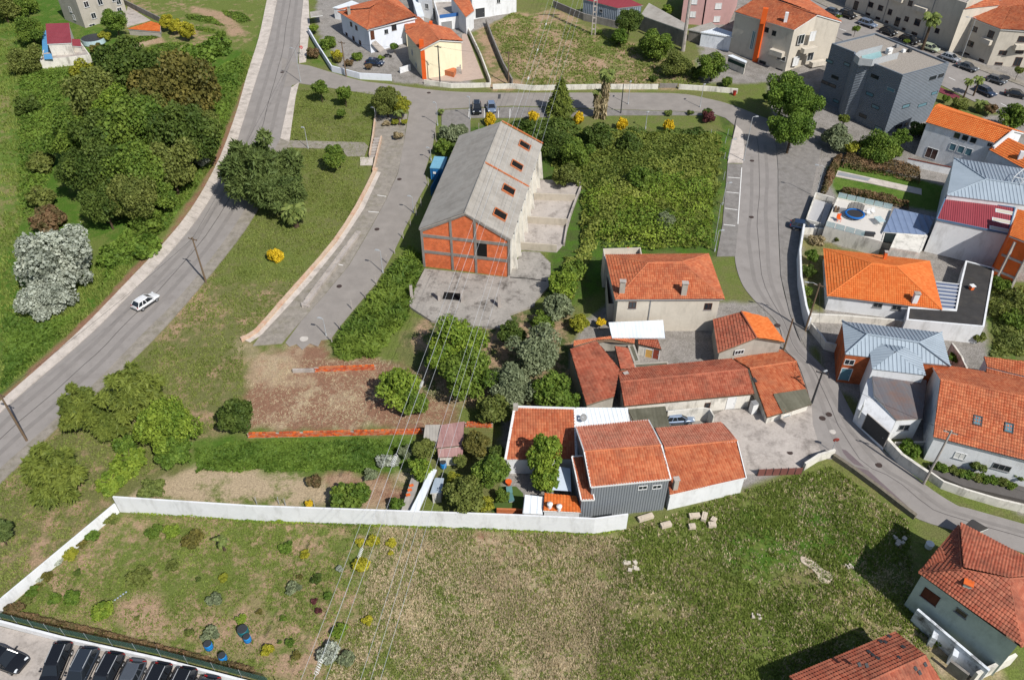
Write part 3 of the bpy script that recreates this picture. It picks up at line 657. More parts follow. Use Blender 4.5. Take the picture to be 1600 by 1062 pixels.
def wall_run(name, label, pts, h, mat, th=.22, cat='wall', tops=False, cap=None, kids=None, group=None):
    """free-standing wall along ground pixels (or top-edge pixels when tops), level by level"""
    L = [G(x, y, h if tops else 0) for x, y in pts]; L = [Vector((p.x, p.y, gz(p.y))) for p in L]
    T = thing(name, label, cat, L[0], group); n = len(L)
    left = []; right = []
    for i in range(n):
        d = (L[min(i+1, n-1)]-L[max(i-1, 0)]); d.z = 0; d.normalize(); r = Vector((-d.y, d.x, 0))*th/2; left.append(L[i]+r); right.append(L[i]-r)
    ring = right+left[::-1]; lo = [p-Vector((0, 0, .6)) for p in ring]; hi = [p+Vector((0, 0, h)) for p in ring]
    def strip(rt, lt, z0, z1):
        m = MB(); k = len(rt)
        for i in range(k):
            for p, z in ((rt[i], z0), (lt[i], z0), (lt[i], z1), (rt[i], z1)): m.v.append((p.x, p.y, p.z+z))
        for i in range(k-1):
            for e in range(4): m.f.append((4*i+e, 4*i+(e+1) % 4, 4*i+4+(e+1) % 4, 4*i+4+e)[::-1])
        m.f += [(0, 1, 2, 3), (4*k-1, 4*k-2, 4*k-3, 4*k-4)]; return m
    part('wall_body', strip(right, left, -.6, h), mat, T)
    if cap:
        R2 = [r+(r-l).normalized()*.05 for r, l in zip(right, left)]; L2 = [l+(l-r).normalized()*.05 for r, l in zip(right, left)]
        part('coping', strip(R2, L2, h+.003, h+.08), cap, T)
    return T, L
# ---------------------------------------------------------------- buildings of the place
ZO = {1: (1240, 240, 6.64), 2: (1420, 160, 6.64), 3: (880, 480, 6.64), 4: (1060, 480, 5.31), 5: (780, 620, 5.31), 6: (650, 180, 4.826), 7: (640, 360, 5.9), 8: (1060, 0, 6.154)}
def zq(k, *xy):
    x0, y0, s = ZO[k]; r = [(x0+xy[i]/s, y0+xy[i+1]/s) for i in range(0, len(xy), 2)]
    return r if len(r) > 1 else r[0]
def qq(r, c, *xy):
    o = [q(r, c, xy[i], xy[i+1]) for i in range(0, len(xy), 2)]; return o if len(o) > 1 else o[0]
def gzp(p): return G(*p).z
def block_g(name, label, foot, h, wmat, rmat, z0=None, **k):
    g = [G(*p) for p in foot]; z = z0 if z0 is not None else min(p.z for p in g)
    top = [proj((p.x, p.y, z+h)) for p in g]; return block(name, label, top, h, z, wmat, rmat, **k)
def on_plane(pts, px):
    n = (pts[1]-pts[0]).cross(pts[2]-pts[0]).normalized(); d = Vector(ray(*px)); o = Vector((0, 0, CAMH)); return o+d*((pts[0]-o).dot(n)/d.dot(n)), (n if n.z > 0 else -n)
def roof_light(b, plane, px, w, h, frame=dark_metal, pane=None, name='roof_window', rise=.1, lift=0.0):
    c, n = on_plane(plane, px); c = c+n*lift; u = (plane[1]-plane[0]).normalized(); v = n.cross(u).normalized(); mb = MB()
    def bx(m, a, e, sa, se, z0, z1):
        p = c+u*a+v*e; r = [p-u*sa/2-v*se/2, p+u*sa/2-v*se/2, p+u*sa/2+v*se/2, p-u*sa/2+v*se/2]; m.hexa([x+n*z0 for x in r], [x+n*z1 for x in r])
    t = .12; bx(mb, -w/2, 0, t, h+t, -.1, rise); bx(mb, w/2, 0, t, h+t, -.1, rise); bx(mb, 0, h/2, w-t, t, -.1, rise); bx(mb, 0, -h/2, w-t, t, -.1, rise)
    o = part(name, mb, frame, b.T); m2 = MB(); bx(m2, 0, 0, w-t, h-t, -.05, .075); part('pane', m2, pane or glass, o); return o
def brick_mat(name, d, c1, c2, mort, sx=.32, sy=.2):
    m, t, b = nodes(name); g = N(t, 'ShaderNodeNewGeometry'); dt = N(t, 'ShaderNodeVectorMath', operation='DOT_PRODUCT'); t.links.new(g.outputs['Position'], dt.inputs[0]); dt.inputs[1].default_value = (d.x, d.y, 0)
    sp = N(t, 'ShaderNodeSeparateXYZ'); t.links.new(g.outputs['Position'], sp.inputs[0]); cb = N(t, 'ShaderNodeCombineXYZ'); t.links.new(dt.outputs['Value'], cb.inputs[0]); t.links.new(sp.outputs[2], cb.inputs[1])
    br = N(t, 'ShaderNodeTexBrick'); t.links.new(cb.outputs[0], br.inputs[0]); br.inputs['Color1'].default_value = (*c1, 1); br.inputs['Color2'].default_value = (*c2, 1); br.inputs['Mortar'].default_value = (*mort, 1)
    br.inputs['Scale'].default_value = 1; br.inputs['Brick Width'].default_value = sx; br.inputs['Row Height'].default_value = sy; br.inputs['Mortar Size'].default_value = .02
    n = noise(t, g.outputs['Position'], .9, 5); c = mix(t, 1.0, br.outputs[0], ramp(t, n.outputs[0], .3, .7, (.72, .68, .66, 1), (1.15, 1.15, 1.15, 1)).outputs[0], 'MULTIPLY')
    t.links.new(c, b.inputs['Base Color']); b.inputs['Roughness'].default_value = .9; b.inputs['Specular IOR Level'].default_value = .15; bump(t, b, br.outputs['Fac'], -.012, .6); return m
OB1, OB2, OBM = hx('e8743c', .9), hx('d9622e', .88), hx('c79a80', .75)

# --- unfinished factory with brick infill gable
def factory():
    A = G(664, 419); B = G(791.5, 431); z0 = (A.z+B.z)/2; he = (HB((664, 419), (657, 360))+HB((791.5, 431), (797, 373)))/2
    hr = HB((728, 425), (726, 332)); d = (B-A); d.z = 0; W = d.length; d.normalize()
    b = gable('unfinished_factory', 'unfinished factory with orange brick gable and long grey corrugated roof', [(654, 358), (718, 213)], [(726.5, 332.5), (783, 191)], z0, he, hr, old_white, T_grey, Bk=[(799.5, 374), (847.5, 226)], ov=.25, cat='factory', pitch=.34, course=1.6, amp=.035, step=.02, deck=concrete, ridge=False)
    ridge_cap(b.rl, b.rr, T_grey, b.roof, .16)
    # gable front: concrete frame and brick panels, built on the near wall
    fl, fr = b.c[0], b.c[3]; a = Vector((fl.x, fl.y, z0)); e = Vector((fr.x, fr.y, z0)); d = (e-a).normalized(); W = (e-a).length; n = outward(a, e, sum(b.c, Vector())/4)
    bm = brick_mat('gable_brick', d, OB1, OB2, OBM); rp = (b.rl-a).dot(d)
    def roofz(s): return (he-.12+(hr-he)*(s/rp)) if s <= rp else (he-.12+(hr-he)*((W-s)/(W-rp)))
    def slabp(s0, s1, z, o0, o1, m):           # z: heights at s0lo,s1lo,s1hi,s0hi
        pts = [a+d*s0+Vector((0, 0, z[0])), a+d*s1+Vector((0, 0, z[1])), a+d*s1+Vector((0, 0, z[2])), a+d*s0+Vector((0, 0, z[3]))]
        m.hexa([p+n*o0 for p in pts], [p+n*o1 for p in pts]); return m
    cols = [0.0, .345*W, .615*W, W]; cw = .36; h1, h2 = he*.42, he*.845; bh = .5
    for i, s in enumerate(cols):
        s0 = s if i == 0 else s-cw if i == 3 else s-cw/2; zt = roofz(s0+cw/2)-.05
        part('column', slabp(s0, s0+cw, (-.5, -.5, zt, zt), .02, .30, MB()), concrete_dark, b.T)
    for hb_ in (h1, h2):
        for i in range(3):
            s0 = cols[i]+(cw if i == 0 else cw/2)+.002; s1 = cols[i+1]-(cw if i == 2 else cw/2)-.002
            part('beam', slabp(s0, s1, (hb_-bh/2, hb_-bh/2, hb_+bh/2, hb_+bh/2), .02, .27, MB()), concrete_dark, b.T)
    for i in range(3):
        s0 = cols[i]+(cw if i == 0 else cw/2); s1 = cols[i+1]-(cw if i == 2 else cw/2)
        part('brick_panel', slabp(s0, s1, (-.3, -.3, h1-bh/2, h1-bh/2), .02, .18, MB()), bm, b.T)
        sa = s0
        if i == 2:
            sa = s0+(s1-s0)*.33
            part('opening_shade', slabp(s0, sa, (h1+bh/2, h1+bh/2, h2-bh/2, h2-bh/2), .1, .15, MB()), black, b.T)  # black panel on the wall paints the dark interior of an opening
        part('brick_panel', slabp(sa, s1, (h1+bh/2, h1+bh/2, h2-bh/2, h2-bh/2), .02, .18, MB()), bm, b.T)
        mids = [s0, s1] if not (s0 < rp < s1) else [s0, rp, s1]
        m = MB(); lo = h2+bh/2; lr = [a+d*s0+Vector((0, 0, lo)), a+d*s1+Vector((0, 0, lo))]+[a+d*s+Vector((0, 0, max(lo+.02, roofz(s)-.3))) for s in mids[::-1]]
        m.hexa([p+n*.02 for p in lr], [p+n*.16 for p in lr]); part('brick_panel', m, bm, b.T)
    for s0, s1 in ((0, rp), (rp, W)):           # raking concrete edge beam
        za, zb_ = roofz(s0), roofz(s1); part('raking_beam', slabp(s0, s1, (za-.42, zb_-.42, zb_-.04, za-.04), .02, .32, MB()), concrete_dark, b.T)
    plane = [b.br, b.bl, b.rl]                  # right slope (bl near, br far)
    for p in zq(6, 818, 232, 760, 383, 697, 567, 632, 752): roof_light(b, plane, p, 1.9, 2.1, brick_pale, black, 'skylight_opening', .24)  # black panes above the sheet paint the darkness of open skylights
    for pa, pb in ((zq(6, 518, 357), zq(6, 852, 542)), (zq(6, 645, 45), zq(6, 955, 215))):
        p0, nn = on_plane(plane, pa); p1, _ = on_plane(plane, pb); part('brick_coping', MB().bar(p0+nn*.08, p1+nn*.08, .2, .2, nn), brick_pale, b.T)
    # buttresses and small openings on the white side wall
    A2, B2 = b.c[3], b.c[2]; dd = (B2-A2); dd.z = 0; L = dd.length; dd.normalize(); no = outward(A2, B2, sum(b.c, Vector())/4)
    for k in range(9):
        s = L*(k+.5)/9; p = A2+dd*s; m = MB(); lo = [p-dd*.18, p+dd*.18, p+dd*.18+no*1.0, p-dd*.18+no*1.0]; hi = [p-dd*.18, p+dd*.18, p+dd*.18+no*.3, p-dd*.18+no*.3]
        m.hexa([Vector((x.x, x.y, z0-.8)) for x in lo], [Vector((x.x, x.y, z0+he-.5)) for x in hi]); part('buttress', m, old_white, b.T)
        s = L*(k+1)/9-.3
        if k < 8:
            for zz in (he*.82,):
                p = A2+dd*s; m = MB(); r = [p-dd*.3, p+dd*.3, p+dd*.3+no*.02, p-dd*.3+no*.02]; m.hexa([Vector((x.x, x.y, z0+zz-.3)) for x in r], [Vector((x.x, x.y, z0+zz+.3)) for x in r]); part('vent_shade', m, black, b.T)  # black plate paints the shade inside a small vent
    return b
FAC = factory()
# concrete bays beside it
bay = solo('bay_floor', MB().slab(gpoly(zq(6, 925, 485, 1245, 495, 1110, 975, 1060, 1030, 770, 1010), .1), .5), concrete, 'stained concrete floor of the open bays beside the factory', 'floor slab', G(*zq(6, 1000, 700)))
for i, (pa, pb) in enumerate([(zq(6, 890, 640), zq(6, 1200, 650)), (zq(6, 840, 815), zq(6, 1140, 835)), (zq(6, 780, 1010), zq(6, 1060, 1030))]):
    T_, _ = wall_run('bay_wall', 'low stained concrete cross wall beside the factory, '+('farthest from the apron', 'middle one of three', 'nearest to the apron')[i], [pa, pb], 1.35, M('bay_concrete', hx('c4b9a8', .8), .9, .12, .8, dirt=hx('7d7264', .6), dirtamt=.7, drips=True), .25, group='cross walls of the factory bays')
wall_run('bay_wall', 'low broken outer wall of the factory bays along the brambles', zq(6, 1240, 560, 1205, 650, 1140, 830, 1115, 985), .7, concrete, .25, group='cross walls of the factory bays')
# apron slab with hole and columns
ap = thing('concrete_apron', 'cracked concrete apron slab in front of the brick gable', 'floor slab', G(735, 470))
part('slab', MB().slab(gpoly(zq(7, 140, 350, 900, 430, 960, 330, 1040, 190, 1200, 200, 1300, 300, 1300, 400, 1280, 520, 1160, 640, 1150, 690, 920, 770, 960, 850, 880, 900, 640, 880, 200, 830, 0, 700, 0, 620), .35), .8), M('stained_apron', hx('aaa49c', .72), .92, .22, .5, dirt=hx('544d46', .5), dirtamt=1.0, fine=4, spec=.15), ap)
part('slab_hole_shade', MB().slab(gpoly(zq(7, 320, 566, 468, 580, 468, 645, 300, 632), .356), .0), black, ap)  # black sheet on the slab paints the darkness of a hole
part('joint', MB().slab(gpoly(zq(7, 925, 428, 1100, 440, 1260, 462, 1258, 470, 1100, 447, 925, 436), .357), .0), black, ap)
for px in zq(7, 20, 610, 275, 640, 485, 655, 826, 700):
    c = G(*px, .35); h = 2.0; ob = MB(); ob.box((c.x, c.y, c.z+h/2), (.42, .42, h), .1)
    for k in range(4): ob.tube([(c.x+(.1 if k % 2 else -.1), c.y+(.1 if k > 1 else -.1), c.z+h-.1), (c.x+(.13 if k % 2 else -.11), c.y+(.1 if k > 1 else -.1), c.z+h+.35)], .015, 4)
    part('column_stub', ob, concrete, ap)

# --- hip-roofed house in the middle
z0 = gzp((957, 522)); he = HB((957, 522), (962, 470)); 
b = hip('hipped_house', 'beige two storey house with hipped orange roof and two grey chimneys', qq(1, 2, 635, 800, 1305, 797, 1207, 520, 575, 528), qq(1, 2, 835, 575, 1045, 570), z0, he, he+2.3, beige_wall, T_warm)
for p in qq(1, 2, 740, 832, 1205, 840): window(b, b.front, *p, 1.0, 1.1, wood_dark)
m = MB(); c0 = pv_line(*b.front, *q(1, 2, 845, 860)); m.box((c0.x, c0.y-.05, z0+he/2), (.12, .12, he)); part('drainpipe', m, trim_grey, b.T)
chimney(b, q(1, 2, 675, 752), 1.7, .75, .6, grey_wall, zref=z0+he+.5, rz=-.05); chimney(b, q(1, 2, 1054, 762), 1.7, .75, .6, grey_wall, zref=z0+he+.45, rz=-.05)
tb = block('roof_terrace', 'x', qq(1, 2, 570, 560, 805, 555, 790, 478, 560, 485), he-.6, z0, beige_wall, concrete, parent=b.T, par=.9, pw=.15)
for i, p in enumerate(qq(1, 2, 683, 500, 715, 495, 765, 498)):
    c = P(*p, z0+he-1.3); m = MB().lathe((c.x, c.y, z0+he-1.5), [(.25, 0), (.35, .5), (.3, .5)], 10); o = solo('plant_pot', m, terracotta if i == 1 else concrete, 'potted shrub on the roof terrace, '+('nearest the left corner', 'middle of three', 'nearest the orange hip')[i], 'plant pot', (c.x, c.y, z0+he-1.5), 'pots on the roof terrace')
lean('', '', [(956, 528), (1040, 528), (1036, 500), (951, 503)], [2.5, 2.5, 3.0, 3.0], gzp((957, 524)), None, T_white, parent=b.T, pitch=.5, amp=.03, step=0, course=3, rname='lean_to_roof')
part('side_wing', ring_walls([P(*p, 0) for p in [(945, 458), (953, 458), (957, 500), (948, 500)]], z0+3.2, z0-1), beige_wall, b.T)

# --- old red-roofed farm cluster
z0 = gzp(zq(3, 400, 1040)); 
lean('old_barn', 'old red tiled barn with lopsided roof beside the dark trees', zq(3, 240, 1020, 530, 930, 585, 640, 345, 338, 68, 435), [2.7, 2.9, 3.8, 5.0, 4.6], z0, grey_wall, T_old, cat='barn', deck=wood, pitch=.42)
lean('ruined_shed', 'collapsing orange tiled shed strip behind the old barn', zq(3, 108, 405, 345, 340, 500, 330, 740, 370, 745, 300, 500, 290, 110, 335), [2.9, 3.0, 3.0, 3.0, 3.2, 3.3, 3.3], z0, grey_wall, T_warm, deck=wood)
lean('small_tiled_shed', 'small red tiled shed roof wedged beside the old barn', zq(3, 742, 640, 668, 425, 537, 403, 595, 655), [2.4, 2.4, 3.3, 3.3], z0, grey_wall, T_old, deck=wood)
block('grey_outbuilding', 'low outbuilding with lichen covered grey slab roof by the farm sheds', zq(3, 735, 575, 800, 555, 735, 375, 668, 395), 2.3, z0, grey_wall, T_moss, cat='shed', par=.05)
b = lean('outhouse', 'outhouse with red tiles, a yellow door and a brown door', zq(3, 778, 385, 1020, 440, 960, 275, 775, 280), [2.0, 2.0, 2.4, 2.4], gzp(zq(3, 900, 540)), old_white, T_old, deck=wood)
door(b, b.sides[0], *zq(3, 888, 485), .95, 1.7, M('yellow_door', hx('d6a85c', .8), .7, .1)); door(b, b.sides[0], *zq(3, 962, 485), .8, 1.7, M('red_brown_door', hx('9c4a38', .7), .7, .1))
block('dark_flat_shed', 'low shed with dark felt flat roof behind the long tiled house', zq(3, 748, 642, 1110, 612, 1085, 560, 725, 582), 2.2, z0, grey_wall, T_moss, cat='shed', par=.04)
zf = gzp(zq(4, 400, 872)); hf = HB(zq(4, 400, 872), zq(4, 400, 752))
b = gable('long_farmhouse', 'long low house with old red tile roof and whitewashed yard wall', [zq(3, 630, 1028), zq(4, 632, 720)], [zq(3, 590, 775), zq(4, 572, 515)], zf, hf, hf+1.2, old_white, T_old, Bk=[zq(3, 565, 650), zq(4, 442, 430)], deck=wood)
door(b, b.front, *zq(4, 436, 795), 1.1, 2.1, trim_white); window(b, b.front, *zq(4, 240, 812), .7, .9, wood_dark, bars=0)
for p in [zq(3, 650, 690)]:
    c = P(*p, zf+hf+.6); part('loose_tiles', MB().box((c.x, c.y, c.z+.1), (.7, .5, .22), .4), concrete, b.roof)
zg = gzp(zq(4, 705, 990)); hg = HB(zq(4, 705, 990), zq(4, 735, 920))
b = gable('corner_farmhouse', 'red tiled house at the bend of the lane with a mossy sheet on its roof', zq(4, 735, 915, 1106, 803), zq(4, 590, 508, 980, 450), zg, hg, hg+1.4, old_white, T_warm, Bk=zq(4, 445, 422, 863, 356), deck=wood)
pl = [b.el, b.er, b.rr]; sp = []
for p in zq(4, 866, 885, 1106, 806, 1056, 680, 783, 722): c, n = on_plane(pl, p); sp.append(c+n*.1)
DECK[0] = wood; tiles(sp, T_moss, b.T, .5, 3, .04, 0, name='sheet_patch')
door(b, b.front, *zq(4, 890, 930), .9, 1.6, M('grey_door', hx('aab0b0', .6), .7, .1))
c, n = on_plane(pl, zq(4, 630, 605)); part('hole_shade_on_tiles', MB().box((c.x, c.y, c.z+.06), (.45, .8, .12), .3), dark_metal, b.roof)  # dark box on the tiles stands in for a hole's inner shade
zh = gzp(zq(4, 425, 415)); hh_ = 3.2
b = gable('gable_end_house', 'old house with half orange half weathered tiles and pale gable facing the yard', zq(4, 328, 378, 285, 98), zq(4, 648, 252, 520, 35), zh, hh_, hh_+1.3, grey_wall, T_old, Bk=zq(4, 880, 290, 738, 90), deck=wood)
b.roof2.data.materials[0] = T_new
window(b, (b.c[0], b.c[3]), *zq(4, 505, 371), 1.3, .7, trim_white, bars=2, sill=False)
for p in [zq(4, 612, 870)]:
    c = G(*p); T_ = thing('water_heater', 'white upright tank standing against the corner house wall', 'tank', c); m = MB().box((c.x, c.y, c.z+.9), (.75, .75, 1.7), .3); part('casing', m, trim_white, T_); part('lid', MB().box((c.x, c.y, c.z+1.79), (.8, .8, .07), .3), trim_grey, T_)

# --- grey clad house, its red-roofed neighbour and the yard behind the white wall
clad = M('grey_cladding', hx('8b9095', .7), .6, .04, 1, spec=.3, bmp=0)
def ribbed(mat, d, pitch=.25, amt=.03):
    t = mat.node_tree; b = t.nodes['Principled BSDF']; g = N(t, 'ShaderNodeNewGeometry'); dt = N(t, 'ShaderNodeVectorMath', operation='DOT_PRODUCT'); t.links.new(g.outputs['Position'], dt.inputs[0]); dt.inputs[1].default_value = d
    w_ = N(t, 'ShaderNodeMath', operation='MULTIPLY'); t.links.new(dt.outputs['Value'], w_.inputs[0]); w_.inputs[1].default_value = 2*math.pi/pitch; s_ = N(t, 'ShaderNodeMath', operation='SINE'); t.links.new(w_.outputs[0], s_.inputs[0]); bump(t, b, s_.outputs[0], amt, 1.0)
ribbed(clad, (.98, .18, 0), .3, .03)
zk = gzp((1005, 811)); hk = 5.7
b = gable('grey_clad_house', 'tall house clad in grey metal with red brown gable roof and white verges', qq(2, 2, 485, 908, 975, 860), qq(2, 2, 443, 690, 917, 650), zk, hk, hk+1.4, clad, T_warm, Bk=qq(2, 2, 392, 540, 838, 498), ov=.12)
GC = b
b.roof2.data.materials[0] = T_shade_lift  # far slope gets the tone lightened against its shading
for a_, e_ in ((b.el, b.er), (b.el, b.rl), (b.rl, b.bl), (b.er, b.rr), (b.rr, b.br), (b.bl, b.br)): part('verge_trim', MB().bar(a_+Vector((0, 0, .02)), e_+Vector((0, 0, .02)), .16, .2), trim_white, b.T)
for p in qq(2, 2, 803, 910, 890, 905): window(b, b.front, *p, 1.0, .62, trim_white, glass, sill=False, bars=1)
an = lean('', '', zq(5, 680, 858, 790, 855, 705, 490, 602, 497), [4.0, 4.0, 5.2, 5.2], zk, clad, T_warm, parent=b.T, ov=.08)
for i in range(4): part('verge_trim', MB().bar(an.p[i]+Vector((0, 0, .05)), an.p[(i+1) % 4]+Vector((0, 0, .05)), .14, .2), trim_white, b.T)
zw = gzp(q(2, 2, 1395, 950)); hw = HB(q(2, 2, 1395, 950), q(2, 2, 1440, 856))
b = gable('white_gable_house', 'low white house with red brown tile roof joined to the grey clad house', qq(2, 2, 968, 958, 1440, 852), qq(2, 2, 935, 668, 1383, 622), zw, hw, hw+1.4, white_wall, T_warm, Bk=qq(2, 2, 878, 550, 1288, 512), ov=.15)
b.roof2.data.materials[0] = T_shade_lift  # same lightened tone offsets shading on this far slope
for a_, e_ in ((b.el, b.er), (b.br, b.rr), (b.bl, b.br), (b.rr, b.er)): part('verge_trim', MB().bar(a_, e_, .1, .16), trim_white, b.T)
chimney(b, q(2, 2, 1000, 915), 1.5, .55, .5, grey_wall, zref=zw+hw+.25, rz=.15)
za = gzp(zq(5, 60, 690)); 
b = lean('red_annex', 'red pantile annex with white verge behind the leafy garden tree', zq(5, 52, 522, 640, 517, 628, 100, 130, 88), [2.7, 2.7, 4.4, 4.4], za, white_wall, T_warm, cat='house', pitch=.34)
for i in (1, 2, 3): part('verge_trim', MB().bar(b.p[i]+Vector((0, 0, .05)), b.p[(i+1) % 4]+Vector((0, 0, .05)), .3, .22), trim_white, b.T)
m = MB(); c = b.p[3]; m.box((c.x+.1, c.y-.3, c.z+.35), (.6, .6, .8)); part('chimney', m, grey_wall, b.roof)
zc = gzp(q(2, 2, 700, 560))
lean('white_sheet_roof', 'white ribbed sheet canopy between the annex and the mossy shed', qq(2, 2, 395, 540, 732, 503, 712, 420, 386, 424), [2.8, 2.8, 3.2, 3.2], zc, old_white, T_white, cat='canopy', pitch=.55, amp=.05, step=0, course=4, seam=True)
lean('mossy_shed', 'shed with mossy grey sheet roof behind the red brown roofs', qq(2, 2, 770, 545, 972, 540, 942, 410, 712, 428), [2.5, 2.5, 2.8, 2.8], zc, old_white, T_moss, pitch=.5, amp=.03, step=0, course=4, deck=wood)
wall_run('courtyard_wall', 'white wall round the small courtyard with the blue grey car', qq(2, 2, 945, 515, 1160, 492, 1200, 500, 1225, 545), 2.2, old_white, .2)
lean('orange_low_roof', 'bright orange pantile lean-to with two white vents behind the white wall', zq(5, 362, 945, 682, 962, 640, 822, 375, 798), [2.3, 2.3, 2.6, 2.6], gzp((865, 812)), white_wall, T_new, pitch=.36)
for p in zq(5, 420, 912, 497, 930):
    c = P(*p, gzp((865, 812))+2.55); T_ = thing('roof_vent', 'white pot on the orange lean-to, '+('left one with frilled top' if p[0] < 870 else 'right one, narrower'), 'roof vent', (c.x, c.y, c.z-.2), 'white vents on the orange lean-to')
    part('stem', MB().lathe((c.x, c.y, c.z-.2), [(.22, 0), (.22, .5), (.3, .52), (.3, .62)], 10), trim_white, T_); part('cowl', MB().lathe((c.x, c.y, c.z+.5), [(.32, 0), (.34, .1), (.1, .28)], 10), trim_white, T_)
lean('white_panel_roof', 'white panelled lean-to roof beside the artificial lawn', zq(5, 195, 962, 362, 972, 368, 825, 213, 810), [2.2, 2.2, 2.5, 2.5], gzp((835, 808)), white_wall, T_white, pitch=.7, amp=.04, step=0, course=5, seam=True)
sheet('artificial_lawn', zq(5, 0, 740, 140, 740, 200, 800, 200, 945, -60, 950), M('plastic_grass', (.06, .10, .02), .9, .15, 3), .06, .1)
wall_run('garden_kerb', 'short brick topped garden wall stub by the artificial lawn', zq(5, -20, 965, 200, 972), .9, brick_pale, .25)
c = G(*zq(5, 565, 700)); T_ = thing('shade_sail', 'blue white fabric awning stretched beside the leafy garden tree', 'awning', c)
cl = [P(*p, c.z+2.4) for p in zq(5, 500, 590, 590, 590, 598, 780, 440, 770)]; cl[0].z += .3; part('fabric', MB().slab(cl, .03), M('awning_fabric', hx('cdd8e6', .8), .8, .05), T_)
for k in range(4): part('pole', MB().tube([(cl[k].x, cl[k].y, c.z-.3), (cl[k].x, cl[k].y, cl[k].z-.03)], .03, 6), galv, T_)

# --- sheds in the allotment
zs = gzp(q(2, 1, 1190, 790))
b = lean('rusty_shed', 'allotment shed with rusty pink sheet roof', qq(2, 1, 1108, 668, 1268, 650, 1282, 503, 1136, 525), [2.2, 2.2, 2.7, 2.7], zs, old_white, T_rust, pitch=.4, amp=.035, step=0, course=3, deck=wood)
lean('', '', qq(2, 1, 1120, 725, 1268, 720, 1275, 660, 1115, 672), [1.7, 1.7, 2.15, 2.15], zs, old_white, T_rust, parent=b.T, pitch=.4, amp=.035, step=0, course=3, deck=wood, rname='porch_roof')
lean('grey_sheet_shed', 'small shed with grey corrugated roof beside the brick boundary wall', qq(2, 1, 1025, 632, 1112, 628, 1135, 523, 1040, 525), [2.1, 2.1, 2.5, 2.5], zs, old_white, T_grey, pitch=.35, amp=.035, step=0, course=3, deck=wood)
zs = gzp(q(2, 1, 950, 1000))
b = lean('blue_white_canopy', 'long pale blue sheet canopy in the allotment near the white wall', qq(2, 1, 945, 1055, 1000, 1055, 1112, 800, 1075, 795), [2.0, 2.0, 2.3, 2.3], zs, None, T_white, cat='canopy', pitch=.5, amp=.03, step=0, course=4)
for i in range(4): part('post', MB().tube([(b.p[i].x, b.p[i].y, zs-.4), (b.p[i].x, b.p[i].y, b.p[i].z)], .04, 6), wood, b.T)
lean('grey_low_shed', 'low grey roofed shed with scattered orange tiles beside the blue canopy', qq(2, 1, 890, 1055, 950, 1055, 1000, 870, 955, 850), [1.3, 1.3, 1.5, 1.5], zs, grey_wall, T_grey, pitch=.4, amp=.02, step=0, course=4)
for p in qq(2, 1, 955, 897, 945, 925, 935, 955):
    c = P(*p, zs+1.55); solo('loose_tile', MB().box((c.x, c.y, c.z+.03), (.5, .35, .06), .3), terracotta, 'orange tile lying on the low grey roof, '+('farthest one' if p[1] < 760 else 'middle one' if p[1] < 767 else 'nearest one'), 'roof tile', c, 'loose tiles on the low grey roof')
lean('grey_panel_roof', 'small grey blue panel roof right of the blue canopy', qq(2, 1, 1070, 945, 1140, 940, 1155, 852, 1100, 850), [2.0, 2.0, 2.2, 2.2], zs, old_white, T_metal, pitch=.5, amp=.03, step=0, course=3)
# --- right side of the lane
zo = gzp(q(1, 3, 352, 874)); ho = HB(q(1, 3, 352, 874), q(1, 3, 368, 785))
b = hip('orange_hip_house', 'white house with bright orange hipped roof beside the black flat roof', qq(1, 3, 363, 778, 1068, 862, 992, 565, 340, 488), qq(1, 3, 637, 578, 790, 597), zo, ho, ho+2.5, white_wall, T_new, ov=.4)
for p in qq(1, 3, 675, 832, 790, 848): window(b, b.front, *p, 1.2, .8, trim_grey)
chimney(b, q(1, 3, 900, 806), 1.2, .7, .6, white_wall, zref=zo+ho+.55, rz=-.1); chimney(b, q(1, 3, 715, 545), 1.0, .4, .4, terracotta, zref=zo+ho+1.2, rz=-.1)
felt = M('black_roof_felt', hx('4c4a49', .6), .9, .25, .8, dirt=hx('6d675c', .5), dirtamt=.6, spec=.2)
zb_ = gzp(q(1, 3, 1235, 985))
b = block('black_roof_annex', 'low annex with black felt flat roof and white walls beside the orange hip', qq(1, 3, 850, 922, 1330, 965, 1392, 602, 1215, 558, 1180, 700, 1150, 860, 862, 842), 2.9, zb_, white_wall, felt, par=.12)
c = P(*q(1, 3, 1248, 735), zb_+2.8); T_ = thing('roof_cowl', 'small white cowl with brick neck on the black flat roof', 'chimney', c); part('neck', MB().box((c.x, c.y, c.z+.3), (.5, .5, .6), .2), terracotta, T_); part('cap', MB().box((c.x, c.y, c.z+.67), (.7, .7, .12), .2), trim_white, T_)
T_ = thing('slatted_pergola', 'white slatted pergola with painted blue shadows next to the orange hip roof', 'pergola', G(*q(1, 3, 1110, 900)))
pc = [P(*p, zb_+2.9) for p in qq(1, 3, 1062, 850, 1150, 858, 1178, 705, 1030, 688)]
for k in range(8):
    t = k/7; part('slat', MB().bar(pc[0].lerp(pc[3], t), pc[1].lerp(pc[2], t), .12, .1), trim_white, T_)
part('shadow_sheet', MB().slab([p-Vector((0, 0, .12)) for p in pc], .04), M('painted_blue_shadow', hx('7f8ba6', .6), .5, .1), T_); part('edge_beam', MB().bar(pc[1]+Vector((.1, 0, 0)), pc[2]+Vector((.1, 0, 0)), .15, .25), trim_white, T_)  # blue-grey sheet below the slats paints in their shadow
